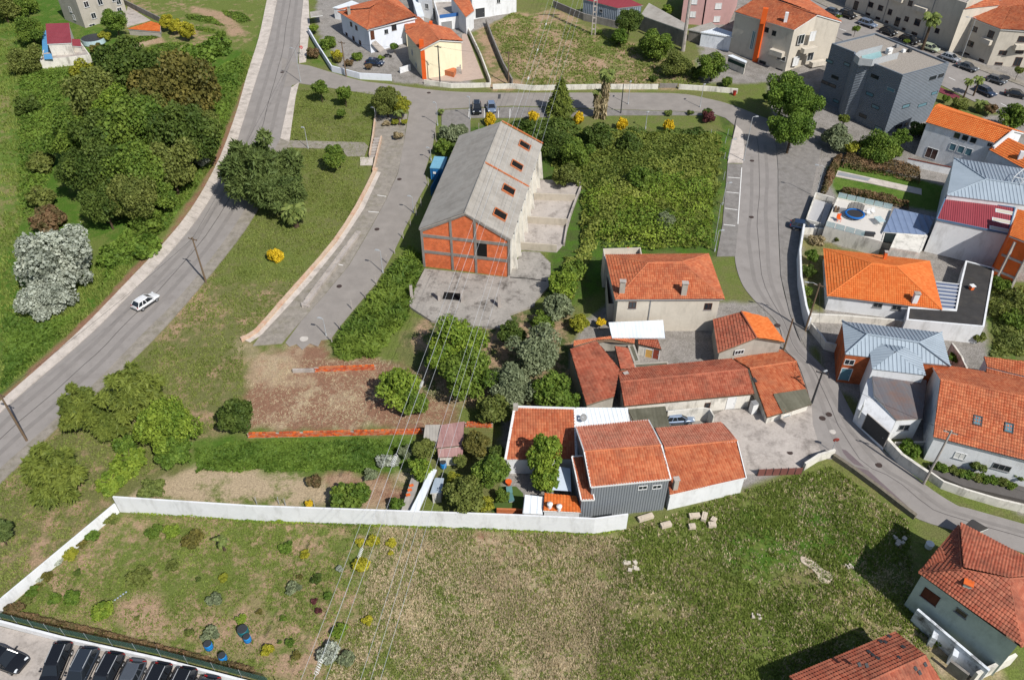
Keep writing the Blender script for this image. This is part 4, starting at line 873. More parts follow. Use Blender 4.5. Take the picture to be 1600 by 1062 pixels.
# white hall with red sheet roof, metal roofed house, brick house at the frame edge
zh = gzp(q(1, 3, 1388, 602)); hh_ = HB(q(1, 3, 1388, 602), q(1, 3, 1475, 398))
b = lean('white_hall', 'tall white hall with red ribbed sheet roof and three translucent panels', qq(1, 3, 1036, 306, 1475, 396, 1517, 237, 1095, 165), [hh_, hh_, hh_+.5, hh_+.5], zh, white_wall, T_red, cat='building', pitch=.32, amp=.05, step=0, course=8, ov=.05, seam=True)
for i in range(4): part('edge_trim', MB().bar(b.p[i], b.p[(i+1) % 4], .16, .3), M('blue_trim', hx('6d8fb0', .6), .6, .1), b.T)
pl = b.p[:3]
for p in qq(1, 3, 1455, 262, 1435, 317, 1420, 368): roof_light(b, pl, p, 2.6, .9, T_white, M('translucent_panel', hx('cfc8b4', .8), .5, .1), 'roof_panel', .08)
zm = gzp(zq(2, 330, 1050)); 
b = hip('seamed_roof_house', 'house with pale blue standing seam roof and white rooftop frame', zq(2, 395, 962, 1500, 1100, 1560, 745, 470, 578), zq(2, 800, 800, 1350, 880), zm, 6.6, 7.6, white_wall, T_metal, ov=.1, pitch=.55, amp=.06, step=0, course=9, deck=galv, seam=True)
T_ = thing('rooftop_frame', 'white tubular frame standing on the pale blue seamed roof', 'frame', P(*zq(2, 1130, 850), zm+7.3)); c = [P(*p, zm+7.1) for p in zq(2, 1050, 865, 1140, 885, 1230, 800, 1150, 780)]
for k in range(4):
    u = Vector((0, 0, 1.6)); part('leg', MB().tube([c[k], c[k]+u], .05, 6), trim_white, T_); part('rail', MB().tube([c[k]+u, c[(k+1) % 4]+u], .05, 6), trim_white, T_); part('brace', MB().tube([c[k], c[(k+1) % 4]+u], .035, 6), trim_white, T_)
zk_ = gzp(q(1, 3, 1400, 700)); hk_ = HB(q(1, 3, 1400, 700), q(1, 3, 1480, 412))
b = lean('brick_shell_house', 'orange brick building shell with concrete bands at the right edge', qq(1, 3, 1482, 408, 1640, 470, 1690, 280, 1535, 238), [hk_, hk_, hk_+1.5, hk_+1.5], zk_, terracotta, T_new, cat='house')
for hz in (.3, .62): 
    A, B_ = b.sides[0]; part('concrete_band', MB().bar((A.x, A.y-.05, zk_+hk_*hz), (B_.x, B_.y-.05, zk_+hk_*hz), .2, .35), concrete, b.T)
for px in (1440, 1555): c = pv_line(*b.sides[0], *q(1, 3, px, 600)); part('concrete_post', MB().box((c.x, c.y-.06, zk_+hk_/2-.3), (.35, .25, hk_-.6)), concrete, b.T)
# terrace with trampoline
zt = gzp(zq(1, 640, 930)); ht = 2.6
b = block('white_terrace', 'raised white terrace with glass balustrade and trampoline', zq(1, 325, 752, 925, 915, 1015, 582, 455, 455), ht, zt, old_white, M('terrace_floor', hx('d9d3ca', .8), .8, .06, 1), cat='terrace', par=.12, pw=.18)
gl = glass_mat('balustrade_glass', (.45, .6, .62), .1, .55)
def balustrade(A, B_, n, h=.95):
    for k in range(n):
        a = A.lerp(B_, (k+.04)/n); e = A.lerp(B_, (k+.96)/n); up = Vector((0, 0, h/2+.06)); part('glass_panel', MB().bar(a+up, e+up, .02, h), gl, b.T); part('baluster', MB().box((a.x, a.y, a.z+h/2), (.05, .05, h)), galv, b.T)
pt = b.c; balustrade(pt[0], pt[0].lerp(pt[1], .68), 4); balustrade(pt[3], pt[2], 6)
def trampoline(px, zf):
    c = P(*px, zf); T_ = thing('trampoline', 'round blue rimmed trampoline with a folded black net on the white terrace', 'trampoline', c)
    part('mat', MB().lathe((c.x, c.y, c.z+.58), [(1.25, 0), (1.25, .03), (.02, .03)], 24), M('black_mat', (.03, .03, .035), .8, .1), T_)
    m = MB(); ring = [(c.x+1.45*math.cos(i*math.pi/16), c.y+1.45*math.sin(i*math.pi/16), c.z+.6) for i in range(33)]; m.tube(ring, .16, 8, False); part('rim_pad', m, M('blue_pad', hx('1d6fc0', .8), .5, .08), T_)
    for k in range(6):
        a = k*math.pi/3; part('leg', MB().tube([(c.x+1.4*math.cos(a), c.y+1.4*math.sin(a), c.z), (c.x+1.4*math.cos(a), c.y+1.4*math.sin(a), c.z+.6)], .03, 6), galv, T_)
    net = MB(); 
    for k in range(7):
        a = .25+k*math.pi*.4/6*2; p = (c.x+1.4*math.cos(a), c.y+1.4*math.sin(a)); part('net_pole', MB().tube([(p[0], p[1], c.z+.6), (p[0], p[1], c.z+2.0)], .025, 5), dark_metal, T_)
        if k: net.hexa([(pp[0], pp[1], c.z+.75), (p[0], p[1], c.z+.75), (p[0]*.999+c.x*.001, p[1]*.999+c.y*.001, c.z+.75), (pp[0]*.999+c.x*.001, pp[1]*.999+c.y*.001, c.z+.75)], [(pp[0], pp[1], c.z+1.95), (p[0], p[1], c.z+1.95), (p[0]*.999+c.x*.001, p[1]*.999+c.y*.001, c.z+1.95), (pp[0]*.999+c.x*.001, pp[1]*.999+c.y*.001, c.z+1.95)])
        pp = p
    part('net', net, glass_mat('black_net', (.02, .02, .02), .9, .45), T_)
trampoline(zq(1, 625, 655), zt+ht-.1)
def chair(px, zf, mat, lab, s=1.0):
    c = P(*px, zf); T_ = thing('terrace_chair', lab, 'chair', c); part('seat', MB().box((c.x, c.y, c.z+.42*s), (.5*s, .5*s, .06)), mat, T_); part('backrest', MB().box((c.x, c.y+.24*s, c.z+.7*s), (.5*s, .05, .5*s)), mat, T_)
    for x in (-1, 1):
        for y in (-1, 1): part('leg', MB().box((c.x+x*.21*s, c.y+y*.21*s, c.z+.2*s), (.05, .05, .4*s)), mat, T_)
chair(zq(1, 462, 700), zt+ht-.1, orange_paint, 'orange chair at the left end of the white terrace', 1.3); chair(zq(1, 770, 640), zt+ht-.1, trim_white, 'white chair right beside the trampoline', 1.2); chair(zq(1, 815, 625), zt+ht-.1, trim_white, 'white chair farther right of the trampoline', 1.2)
c = P(*zq(1, 880, 720), zt+ht-.1); T_ = thing('terrace_table', 'glass topped table at the right end of the white terrace', 'table', c); part('top', MB().box((c.x, c.y, c.z+.74), (1.2, 1.7, .04), .2), gl, T_)
for x in (-.5, .5):
    for y in (-.7, .7): part('leg', MB().box((c.x+x, c.y+y, c.z+.36), (.06, .06, .72)), galv, T_)
c = P(*zq(1, 445, 590), zt+ht-.1); solo('log_pile', MB().tube([(c.x-.5, c.y-.6, c.z+.15), (c.x+.1, c.y+.8, c.z+.25)], .22, 7).tube([(c.x-.1, c.y-.7, c.z+.12), (c.x+.5, c.y+.6, c.z+.22)], .18, 7), wood, 'brown bundle of wood on the terrace beside the ramp', 'firewood', c)
c = P(*zq(1, 780, 850), zt+ht-.1); solo('black_crate', MB().box((c.x, c.y, c.z+.25), (1.5, .6, .5), -.2).box((c.x+.1, c.y, c.z+.54), (1.55, .65, .08), -.2), dark_metal, 'black storage box at the near edge of the terrace', 'box', c)
zr = gzp(zq(1, 110, 760)); T_ = thing('walled_ramp', 'white walled ramp going up beside the terrace', 'ramp', G(*zq(1, 250, 650)))
part('ramp_floor', MB().slab(gpoly(zq(1, 215, 470, 400, 525, 300, 790, 115, 745), .3), .6), M('ramp_floor', hx('b9b9bb', .75), .85, .08), T_)
for a, e in ((zq(1, 215, 470), zq(1, 115, 745)), (zq(1, 215, 470), zq(1, 400, 525)), (zq(1, 115, 748), zq(1, 300, 800))):
    A, B_ = G(*a), G(*e); part('ramp_wall', MB().bar(A+Vector((0, 0, .5)), B_+Vector((0, 0, .5)), .2, 1.6), old_white, T_)
b = lean('glass_canopy', 'bluish translucent canopy roof right of the terrace', qq(1, 3, 706, 382, 980, 402, 1025, 292, 775, 240), [2.9, 2.9, 3.2, 3.2], zt, None, M('canopy_glazing', hx('8ea0c0', .6), .25, .1, 1, spec=.5), cat='canopy', pitch=1.0, amp=.04, step=0, course=5, seam=True)
for i in range(4): part('post', MB().box((b.p[i].x, b.p[i].y, (zt+b.p[i].z)/2-.2), (.12, .12, b.p[i].z-zt)), trim_white, b.T)
part('frosted_wall', MB().bar(P(*q(1, 3, 712, 400), zt+1.4), P(*q(1, 3, 780, 405), zt+1.4), .08, 2.6), gl, b.T)
block('white_block_shed', 'white streaked flat roofed block between the canopy and the orange hip', qq(1, 3, 752, 478, 935, 512, 977, 402, 805, 360), 3.0, gzp(q(1, 3, 745, 545)), old_white, old_white, cat='shed', par=.05)
wall_run('grey_terrace_wall', 'tall grey white boundary wall below the white terrace', zq(1, 90, 800, 290, 815, 500, 880, 1000, 985), .8, old_white, .2)
# lawn with pool strip
sheet('pool_path', zq(1, 460, 175, 830, 255, 1328, 365, 1328, 425, 810, 310, 435, 235), paving, .08, .12)
T_ = solo('lap_pool', MB().slab(gpoly(zq(1, 470, 190, 800, 258, 770, 285, 450, 222), .1), .1), M('covered_pool', hx('a3a5a8', .7), .5, .06), 'narrow covered pool strip at the end of the pale garden path', 'pool', G(*zq(1, 640, 235)))
# white villa with orange roof
zv = gzp(zq(2, 95, 560)); hv = HB(zq(2, 95, 560), zq(2, 190, 222))
b = gable('white_villa', 'white villa with orange gable roof and tall striped windows', zq(2, 175, 210, 890, 420), zq(2, 270, 38, 1080, 288), zv, hv, hv+1.5, white_wall, T_new, ov=.2)
for x, y in ((500, 345), (585, 368), (670, 392)): window(b, b.front, *zq(2, x, y), 1.0, 1.1, trim_grey, glass, sill=False, bars=0); 
for x, y in ((455, 465), (540, 490), (620, 515)): window(b, b.front, *zq(2, x, y), 1.05, 1.3, trim_white, glass_blue, sill=False, bars=0)
window(b, b.front, *zq(2, 840, 440), .7, .6, trim_grey, sill=False); window(b, b.front, *zq(2, 235, 530), 2.0, 2.0, trim_white, glass_mat('brown_glass', (.07, .035, .03), .15), sill=False); 
lean('', '', zq(2, 822, 490, 1400, 800, 1400, 540, 1038, 362), [hv-1.2, hv-1.2, hv+.8, hv+.8], zv, white_wall, T_new, parent=b.T, rname='wing_roof')
pw_ = P(*zq(2, 880, 478), zv+hv); part('gable_wall', MB().bar(P(*zq(2, 878, 470), zv+hv-.1), P(*zq(2, 1085, 300), zv+hv+1.6), .35, .5), trim_white, b.T)
c = P(*zq(2, 1155, 575), zv+hv-.4); part('chimney', MB().box((c.x, c.y, c.z+.4), (.7, .6, 1.6), -.3), white_wall, b.roof)
wall_run('villa_garden_wall', 'white and brown garden wall in front of the white villa', zq(2, -30, 650, 280, 715, 430, 745), 1.3, white_wall, .25, cap=M('brown_coping', hx('7d4438', .6), .7, .1))
wall_run('boundary_wall_by_hall', 'pale wall rising along the right side of the brick and metal roofed house', qq(2, 3, 1095, 100, 1150, 180, 1185, 260), 2.4, old_white, .25)
# brick house with metal hips
zb2 = gzp(q(2, 3, 420, 268)); hb2 = HB(q(2, 3, 420, 262), q(2, 3, 470, 92))
dv = (G(*q(2, 3, 600, 300))-G(*q(2, 3, 420, 262))).normalized(); bmt = brick_mat('house_brick', dv, hx('cf6a3a', .75), hx('bb5a2e', .7), hx('c28a6a', .6))
b = hip('brick_metal_house', 'brick and white house with grey standing seam hipped roofs', qq(2, 3, 475, 92, 1122, 165, 1068, -42, 455, -114), qq(2, 3, 610, -30, 930, 20), zb2, hb2, hb2+1.3, bmt, T_metal, ov=.12, pitch=.5, amp=.06, step=0, course=9, deck=galv, seam=True)
DECK[0] = galv; cc = [P(*p, zb2+hb2+.25) for p in qq(2, 3, 640, 182, 970, 220, 915, 10, 612, -20)]; apx = P(*q(2, 3, 785, 78), zb2+hb2+1.35)
for i in range(4): tiles([cc[i], cc[(i+1) % 4], apx], T_metal, b.T, .5, 9, .06, 0, seam=True, name='roof_sheet')
part('porch_wall', ring_walls(inset(cc, .12), zb2+hb2+.1, zb2-1), white_wall, b.T)
window(b, b.front, *q(2, 3, 500, 140), 1.2, .9, trim_white, sill=False); door(b, b.front, *q(2, 3, 475, 215), 1.3, 2.1, glass_blue)
# garage house
zg2 = gzp(q(2, 3, 700, 655)); 
b = lean('garage_house', 'white building with grey streaked roof and a dark garage door on the lane', qq(2, 3, 790, 497, 948, 488, 975, 252, 632, 188, 650, 345), [3.6, 3.6, 4.4, 4.4, 4.0], zg2, white_wall, T_slate, cat='garage', pitch=.4, amp=.02, step=0, course=6, deck=old_white, ov=.05)
window(b, b.sides[0], *q(2, 3, 835, 540), 1.3, .9, trim_grey)
gw = [P(*p, zg2+3.3) for p in qq(2, 3, 630, 200, 645, 345, 785, 497, 755, 570, 560, 400, 590, 300)]
part('front_block', ring_walls([Vector((p.x, p.y, 0)) for p in gw], [zg2+4.3, zg2+3.9, zg2+3.5, zg2+2.6, zg2+2.6, zg2+3.6], zg2-1), white_wall, b.T)
part('front_roof', MB().slab([Vector((p.x, p.y, z)) for p, z in zip(gw, [zg2+4.3, zg2+3.9, zg2+3.5, zg2+2.6, zg2+2.6, zg2+3.6])], 0), white_wall, b.T)
b.c = gw; door(b, (gw[4], gw[3]), *q(2, 3, 660, 560), 3.6, 2.6, dark_metal, 'garage_door', concrete); door(b, (gw[5], gw[4]), *q(2, 3, 578, 425), .9, 2.0, dark_metal)
window(b, (gw[0], gw[5]), *q(2, 3, 595, 225), 1.4, 1.2, dark_metal, sill=False) 
# big red roofed house on the right edge
zr2 = gzp(q(2, 3, 985, 755)); hr2 = HB(q(2, 3, 985, 755), q(2, 3, 1015, 612))
b = gable('big_red_house', 'large white house with wide red tiled roof and two roof windows', qq(2, 3, 1013, 600, 1850, 815), qq(2, 3, 1058, 247, 1850, 412), zr2, hr2, hr2+3.2, white_wall, T_warm, ov=.3)
for p in qq(2, 3, 1283, 503, 1475, 548): roof_light(b, [b.el, b.er, b.rr], p, .9, 1.2, dark_metal, glass_blue, rise=.14, lift=.18)
window(b, b.front, *q(2, 3, 1435, 785), 1.9, .9, trim_grey, bars=2); window(b, b.front, *q(2, 3, 1180, 715), 1.2, 1.0, trim_white, M('white_shutter', hx('e8e6e0', .8), .6, .05))
sheet('house_terrace', qq(2, 3, 985, 770, 1100, 780, 1573, 905, 1800, 980, 1800, 1040, 1573, 985, 1200, 900, 1010, 820), M('dark_paving', hx('77726e', .55), .9, .15), .5, .8)
wall_run('curved_white_wall', 'low curved white wall along the lane below the big red roof', qq(2, 3, 975, 850, 1060, 910, 1200, 960, 1400, 1020, 1573, 1060, 1800, 1110), 1.2, old_white, .25)
wall_run('lane_white_wall', 'whitewashed retaining wall between the garage and the wooden pole', qq(2, 3, 700, 650, 800, 760, 960, 870), 1.6, old_white, .3, cap=old_white)
wall_run('garden_cross_wall', 'pale cross wall in the small garden behind the garage', qq(2, 3, 770, 655, 985, 650), .7, old_white, .2)
# small houses far right
z_ = gzp(q(2, 3, 1300, 300)); b = lean('pantile_annex', 'white annex with orange pantile roof behind the big red roof', qq(2, 3, 1330, 310, 1700, 400, 1700, 215, 1342, 168), [3.4, 3.4, 4.0, 4.0], z_, white_wall, T_warm, cat='house', pitch=.34)
lean('patched_roof_house', 'small house with red tiles and a pale patched corner behind the pantile annex', qq(2, 3, 1345, 172, 1700, 260, 1700, 150, 1330, 95), [4.1, 4.1, 4.8, 4.8], z_, white_wall, T_warm, cat='house')
# lower right house
zl = gzp(q(3, 3, 840, 608)); hl = HB(q(3, 3, 840, 608), q(3, 3, 930, 412))
b = hip('green_walled_house', 'pale green house with lichen spotted red hipped roof in the lower right', qq(3, 3, 925, 405, 1557, 862, 1800, 420, 1170, 115), qq(3, 3, 1190, 385, 1478, 442), zl, hl, hl+2.1, green_wall, T_old, ov=.3, deck=wood)
window(b, b.front, *q(3, 3, 998, 548), 1.6, 1.5, wood_dark, M('brown_shutter', hx('6e3a28', .6), .8, .15), bars=1); window(b, b.front, *q(3, 3, 1188, 648), 1.1, .7, trim_grey, glass, bars=0)
c = P(*q(3, 3, 1200, 505), zl+hl+.3); part('chimney', MB().box((c.x, c.y, c.z+.5), (.7, 1.2, 2.2), -.55), green_wall, b.roof); part('chimney_cap', MB().box((c.x, c.y, c.z+1.65), (.9, 1.4, .1), -.55), terracotta, b.roof)
lean('', '', qq(3, 3, 930, 400, 1140, 378, 1075, 255, 1045, 258), [hl, hl+.9, hl+1.0, hl+.4], zl, None, T_old, parent=b.T, deck=wood, rname='side_roof')
A_, B_ = b.front; no_ = outward(A_, B_, sum(b.c, Vector())/4); T_ = thing('peeling_yard_wall', 'peeling white and blue yard wall below the pale green house', 'wall', (A_.x, A_.y, zl)); peel = M('peeling_blue_white', hx('dfe4ea', .85), .9, .12, 1.2, dirt=hx('6f6a66', .5), dirtamt=1.2)
p0_ = A_.lerp(B_, .14)+no_*.9; p1_ = A_.lerp(B_, .95)+no_*1.6; p0_.z = p1_.z = zl+.75; part('wall_body', MB().bar(p0_, p1_, .3, 2.6), peel, T_)
for f_ in (.33, .62): c = p0_.lerp(p1_, f_)+no_*.5; part('pier', MB().box((c.x, c.y, zl+.4), (.5, 1.0, 2.0), -.6), peel, T_)
wall_run('yard_end_wall', 'cream yard wall closing the ruined yard at the lower right corner', qq(3, 3, 1480, 960, 1360, 1020, 1240, 1075), 1.9, old_white, .3)
wall_run('ruin_wall', 'short grey ruined wall below the peeling yard wall', qq(3, 3, 1090, 990, 1200, 1075), 1.6, concrete_dark, .3)
solo('stone_step', MB().slab([G(*p, .9) for p in qq(3, 3, 905, 655, 985, 690, 1000, 650, 940, 615)], 1.2), concrete, 'concrete landing below the brown shuttered window', 'step', G(*q(3, 3, 950, 655)))
lean('black_shed_roof', 'small dark flat roof beside the lane behind the spotted roof', qq(3, 3, 1290, 155, 1355, 130, 1255, 70, 1205, 115), [2.4, 2.4, 2.4, 2.4], gzp(q(3, 3, 1290, 140)), grey_wall, felt, pitch=1, amp=.01, step=0, course=5)
zq_ = gzp(q(3, 3, 600, 905)); hz_ = 3.4
b = gable('bottom_roof_house', 'house at the bottom edge with red tiles and scattered black tiles', qq(3, 3, 395, 1405, 1075, 1090), qq(3, 3, 310, 1212, 968, 910), gzp(q(3, 3, 640, 860)), 3.0, 4.4, grey_wall, T_old, Bk=qq(3, 3, 128, 1045, 785, 767), ov=.3, deck=wood)
dk = M('black_tile', hx('4a4a4c', .6), .7, .15); rn = random.Random(5)
for p in qq(3, 3, 620, 895, 675, 935, 745, 800, 600, 970, 555, 965, 805, 930, 720, 835, 830, 865, 645, 915, 690, 830, 925, 1015, 960, 965, 900, 990): 
    pl = [b.br, b.bl, b.rl] if p[1] < 1032 and not (p[0] > 1425) else [b.el, b.er, b.rr]
    c, n = on_plane(pl, p); u = (b.rr-b.rl).normalized(); v = n.cross(u); r = [c-u*.16-v*.2, c+u*.16-v*.2, c+u*.16+v*.2, c-u*.16+v*.2]; part('black_tile', MB().hexa([x+n*.1 for x in r], [x+n*.21 for x in r]), dk, b.roof)
ORD = ['first', 'second', 'third', 'fourth', 'fifth', 'sixth', 'seventh', 'eighth', 'ninth', 'tenth', 'eleventh', 'twelfth']
# --- buildings along the top of the place
brk = qq
z_ = gzp(q(0, 0, 525, 172))
b = block_g('stone_house', 'tall grey stone house at the top left with white framed windows', qq(0, 0, 525, 172, 785, 92, 690, -20, 400, 120), 7.2, grey_wall, concrete, cat='house')
for x, y in ((455, 108), (432, 60)): window(b, b.sides[3], *q(0, 0, x, y), .9, 1.2)
for x, y in ((575, 98), (530, 28), (615, 14), (700, -6), (728, 12), (565, 155), (735, 65)): window(b, b.sides[0], *q(0, 0, x, y), 1.1 if y < 120 else 1.4, 1.3 if y < 120 else .5)
z_ = gzp(q(0, 0, 300, 420)); b = block_g('garden_annex', 'white annex terrace with grey tiled front edge below the red sheet roof', qq(0, 0, 265, 425, 570, 385, 505, 290, 300, 270), 1.9, old_white, concrete, cat='building', par=.1)
lean('red_sheet_house', 'small house with dusty red sheet roof and two square windows', qq(0, 0, 290, 272, 440, 265, 425, 142, 280, 147), [4.4, 4.4, 4.9, 4.9], z_, old_white, T_red, cat='house', pitch=.4, amp=.03, step=0, course=6)
lean('red_porch', 'little red sheet porch beside the dusty red roof', qq(0, 0, 440, 283, 500, 287, 492, 242, 437, 240), [3.2, 3.2, 3.5, 3.5], z_, old_white, T_red, pitch=.4, amp=.03, step=0, course=6)
blue_sheet = M('blue_tarpaulin', hx('5f9fd0', .75), .6, .15, 2)
for i, (pts, hh__) in enumerate([(qq(0, 0, 258, 190, 285, 188, 300, 320, 260, 330), 1.6), (qq(0, 0, 268, 335, 315, 330, 325, 362, 272, 365), 2.2)]):
    p = [G(*a, hh__) for a in pts]; solo('blue_tarpaulin', MB().slab(p, .08), blue_sheet, 'blue sheet covering the narrow strip beside the red roof' if i == 0 else 'small blue sheet on the annex corner', 'tarpaulin', G(*pts[0], hh__-.1))
c = G(*q(0, 0, 580, 262)); T_ = thing('round_pool', 'round above ground pool with dark cover below the stone house', 'pool', c); part('side', MB().lathe(c, [(2.6, 0), (2.6, 1.1), (2.5, 1.1)], 24), M('pale_blue_liner', hx('b9cfd6', .8), .5, .06), T_); part('cover', MB().lathe((c.x, c.y, c.z+1.1), [(2.55, 0), (2.55, .05), (.02, .09)], 24), dark_metal, T_)
lean('orange_garden_roof', 'low orange tiled garden roof right of the stone house', qq(0, 0, 780, 182, 985, 198, 985, 150, 930, 138), [1.2, 1.2, 1.9, 1.9], gzp(q(0, 0, 900, 200)), grey_wall, T_new)
# white hipped house
z_ = gzp(q(0, 1, 697, 338)); h_ = HB(q(0, 1, 697, 338), q(0, 1, 687, 190))
b = hip('white_hip_house', 'white house with orange hipped roof above the walled flower garden', qq(0, 1, 685, 186, 990, 112, 840, -25, 503, 75), qq(0, 1, 700, 60, 790, 5), z_, h_, h_+1.9, M('bluish_white_wall', hx('e2e6ee', .85), .85, .05, .7, dirt=hx('a4a8ae', .7), dirtamt=.4, drips=True, fine=3), T_warm)
window(b, b.front, *q(0, 1, 848, 170), 1.2, 1.2, wood_dark); door(b, b.front, *q(0, 1, 715, 218), 1.0, 2.0); window(b, b.front, *q(0, 1, 800, 195), .9, .9, trim_grey)
for x, y in ((585, 150), (617, 172), (600, 237), (640, 262), (558, 215)): window(b, b.left, *q(0, 1, x, y), .9, .9, wood_dark)
chimney(b, q(0, 1, 574, 88), 1.4, .6, .6, grey_wall, zref=z_+h_+.5)
part('outside_stair', MB().slab([P(*p, z_+hh) for p, hh in zip(qq(0, 1, 712, 262, 735, 250, 790, 300, 765, 318), (2.6, 2.6, .2, .2))], .5), concrete, b.T)
z_ = gzp(q(0, 1, 460, 110)); lean('carport', 'long carport with pale flat roof beside the white hipped house', qq(0, 1, 540, 60, 640, 25, 590, 5, 470, 48), [2.7, 2.7, 2.8, 2.8], gzp(q(0, 1, 520, 140)), white_wall, T_white, cat='carport', pitch=.6, amp=.03, step=0, course=5)
c0 = q(0, 1, 365, 85); lean('small_pergola_roof', 'small grey patio roof at the corner garden by the main road', qq(0, 1, 335, 105, 410, 95, 405, 65, 330, 75), [2.2, 2.2, 2.3, 2.3], gzp(q(0, 1, 380, 140)), None, T_grey, cat='canopy', pitch=.4, amp=.03, step=0, course=3)
# cream house
z_ = gzp(q(0, 1, 1030, 497)); h_ = HB(q(0, 1, 1030, 497), q(0, 1, 1012, 315)); ha = HB(q(0, 1, 1140, 480), q(0, 1, 1127, 250))
b = gable('cream_house', 'cream house with orange gable roof and an orange painted corner', qq(0, 1, 1010, 310, 915, 197), qq(0, 1, 1127, 248, 1040, 140), z_, h_, ha, cream_wall, T_warm, Bk=qq(0, 1, 1272, 257, 1190, 178), ov=.3)
gf = (b.c[0], b.c[3]); window(b, gf, *q(0, 1, 1137, 282), 1.2, .5); window(b, gf, *q(0, 1, 1140, 372), 1.7, 1.6, shutter=trim_white); c = b.c[0]; part('orange_corner', MB().box((c.x+.25, c.y-.06, z_+h_/2-.1), (.9, .12, h_-.2)), orange_paint, b.T)
for x, y in ((960, 320), (985, 400)): window(b, b.front, *q(0, 1, x, y), .9, 1.0)
c = P(*q(0, 1, 1018, 285), z_+h_+.4); part('chimney', MB().box((c.x, c.y, c.z+.4), (.9, .8, 2.0)), orange_paint, b.roof); c = P(*q(0, 1, 1075, 160), z_+h_+1.0); part('chimney', MB().box((c.x, c.y, c.z+.3), (.7, .6, 1.4)), orange_paint, b.roof)
part('porch', MB().slab([P(*p, z_+1.3) for p in qq(0, 1, 1108, 420, 1215, 445, 1230, 420, 1130, 400)], 1.5), brick_pale, b.T)
for k in range(5):
    t = k/5; A = G(*q(0, 1, 1245, 455)).lerp(G(*q(0, 1, 1240, 425)), t); part('step', MB().box((A.x, A.y, z_+.15+t*1.0), (1.4, .35, .3+t*1.0)), concrete, b.T)
z_ = gzp(q(0, 1, 960, 215)); lean('cream_house_wing', 'lower tiled wing joining the cream house to the white hipped house', qq(0, 1, 918, 190, 1040, 140, 1000, 105, 905, 125), [4.2, 4.2, 4.9, 4.9], gzp(q(0, 1, 925, 400)), cream_wall, T_warm, cat='house')
sheet('cream_house_yard', qq(0, 1, 1110, 470, 1250, 455, 1265, 215, 1290, 200, 1400, 480, 1250, 500, 1040, 490), M('pink_paving', hx('c9b3a4', .7), .9, .12), .05, .15)
# white house with garage and blue balcony, white block, glimpse of others
b = block_g('garage_balcony_house', 'white house with grey garage door and blue balcony front', qq(0, 1, 1125, 190, 1290, 165, 1250, 60, 1095, 70), 3.2, white_wall, concrete, cat='house', par=.5)
door(b, b.sides[0], *q(0, 1, 1172, 162), 2.6, 2.2, trim_grey, 'garage_door'); A, B_ = b.sides[0]; u = Vector((0, 0, .3)); part('balcony_panel', MB().bar(A.lerp(B_, .05)+u*.2, A.lerp(B_, .75)+u*.2, .1, .8), M('balcony_blue', hx('3f74b8', .7), .6, .1), b.T)
lean('tiled_back_house', 'orange tiled house glimpsed behind the blue balcony', qq(0, 1, 1290, 110, 1340, 70, 1300, -30, 1195, 0), [4.0, 4.0, 5.5, 5.5], gzp(q(0, 1, 1290, 190)), white_wall, T_warm, cat='house')
b = block_g('white_cube_house', 'plain white house with dark garage at the top edge beside the slope', qq(0, 1, 1330, 120, 1600, 75, 1560, -60, 1310, -20), 6.5, white_wall, concrete, cat='house'); door(b, b.sides[0], *q(0, 1, 1377, 80), 2.4, 2.2, dark_metal, 'garage_door'); window(b, b.sides[0], *q(0, 1, 1490, 8), .9, 1.0)
b = block_g('back_terrace_house', 'white house with small balcony behind the cream house', qq(0, 1, 1005, 100, 1090, 120, 1080, -20, 960, -20), 4.5, white_wall, concrete, cat='house'); window(b, b.sides[0], *q(0, 1, 1050, 40), 1, 1.2)
b = lean('striped_roof_shed', 'shed with pale green striped sheet roof at the top edge', qq(0, 1, 995, 110, 1035, 100, 1000, -10, 960, -5), [3, 3, 3.4, 3.4], gzp(q(0, 1, 1020, 130)), white_wall, T_white, pitch=.4, amp=.03, step=0, course=5)
# warehouses at the top
bw = M('blue_grey_sheet_wall', hx('a4aebb', .7), .7, .1, 1, dirt=hx('7a8088', .6), dirtamt=.5, drips=True); ribbed(bw, (.9, -.4, 0), .5, .04)
b = lean('sheet_warehouse', 'warehouse with blue grey sheet walls and red roof at the top edge', qq(0, 2, 430, -5, 650, 52, 805, 35, 600, -40), [4.0, 4.0, 5.0, 5.0], gzp(q(0, 2, 560, 150)), bw, T_red, cat='warehouse', pitch=.4, amp=.04, step=0, course=8)
window(b, b.sides[0], *q(0, 2, 548, 68), .8, .6, trim_grey)
wall_run('warehouse_plinth', 'stained concrete wall below the blue grey warehouse', qq(0, 2, 255, 45, 440, 125, 650, 175), 1.6, concrete_dark, .3)
z_ = gzp(q(0, 2, 960, 270)); b = lean('grey_roof_shed', 'long stained concrete shed with dark grey corrugated roof', qq(0, 2, 790, 95, 1060, 190, 1075, 150, 840, 32), [3.4, 3.4, 3.8, 3.8], gzp(q(0, 2, 800, 190)), concrete_dark, T_grey, pitch=.35, amp=.035, step=0, course=2)
b = lean('lower_grey_shed', 'second dark roofed shed beside the tall concrete pole', zq(8, 90, 285, 215, 312, 370, 262, 320, 220), [3.0, 3.0, 3.3, 3.3], gzp(zq(8, 120, 545)), concrete_dark, T_grey, pitch=.35, amp=.035, step=0, course=2)
b = lean('whitewashed_shed', 'shed with peeling whitewashed wall and pale sheet roof', zq(8, 210, 312, 470, 352, 595, 368, 540, 318, 372, 265), [3.4, 3.4, 3.4, 3.4, 3.4], gzp(zq(8, 175, 555)), M('peeling_white', hx('e2e6ec', .85), .9, .1, 1, dirt=hx('7b828c', .55), dirtamt=.85, drips=True), T_white, pitch=.5, amp=.03, step=0, course=5)
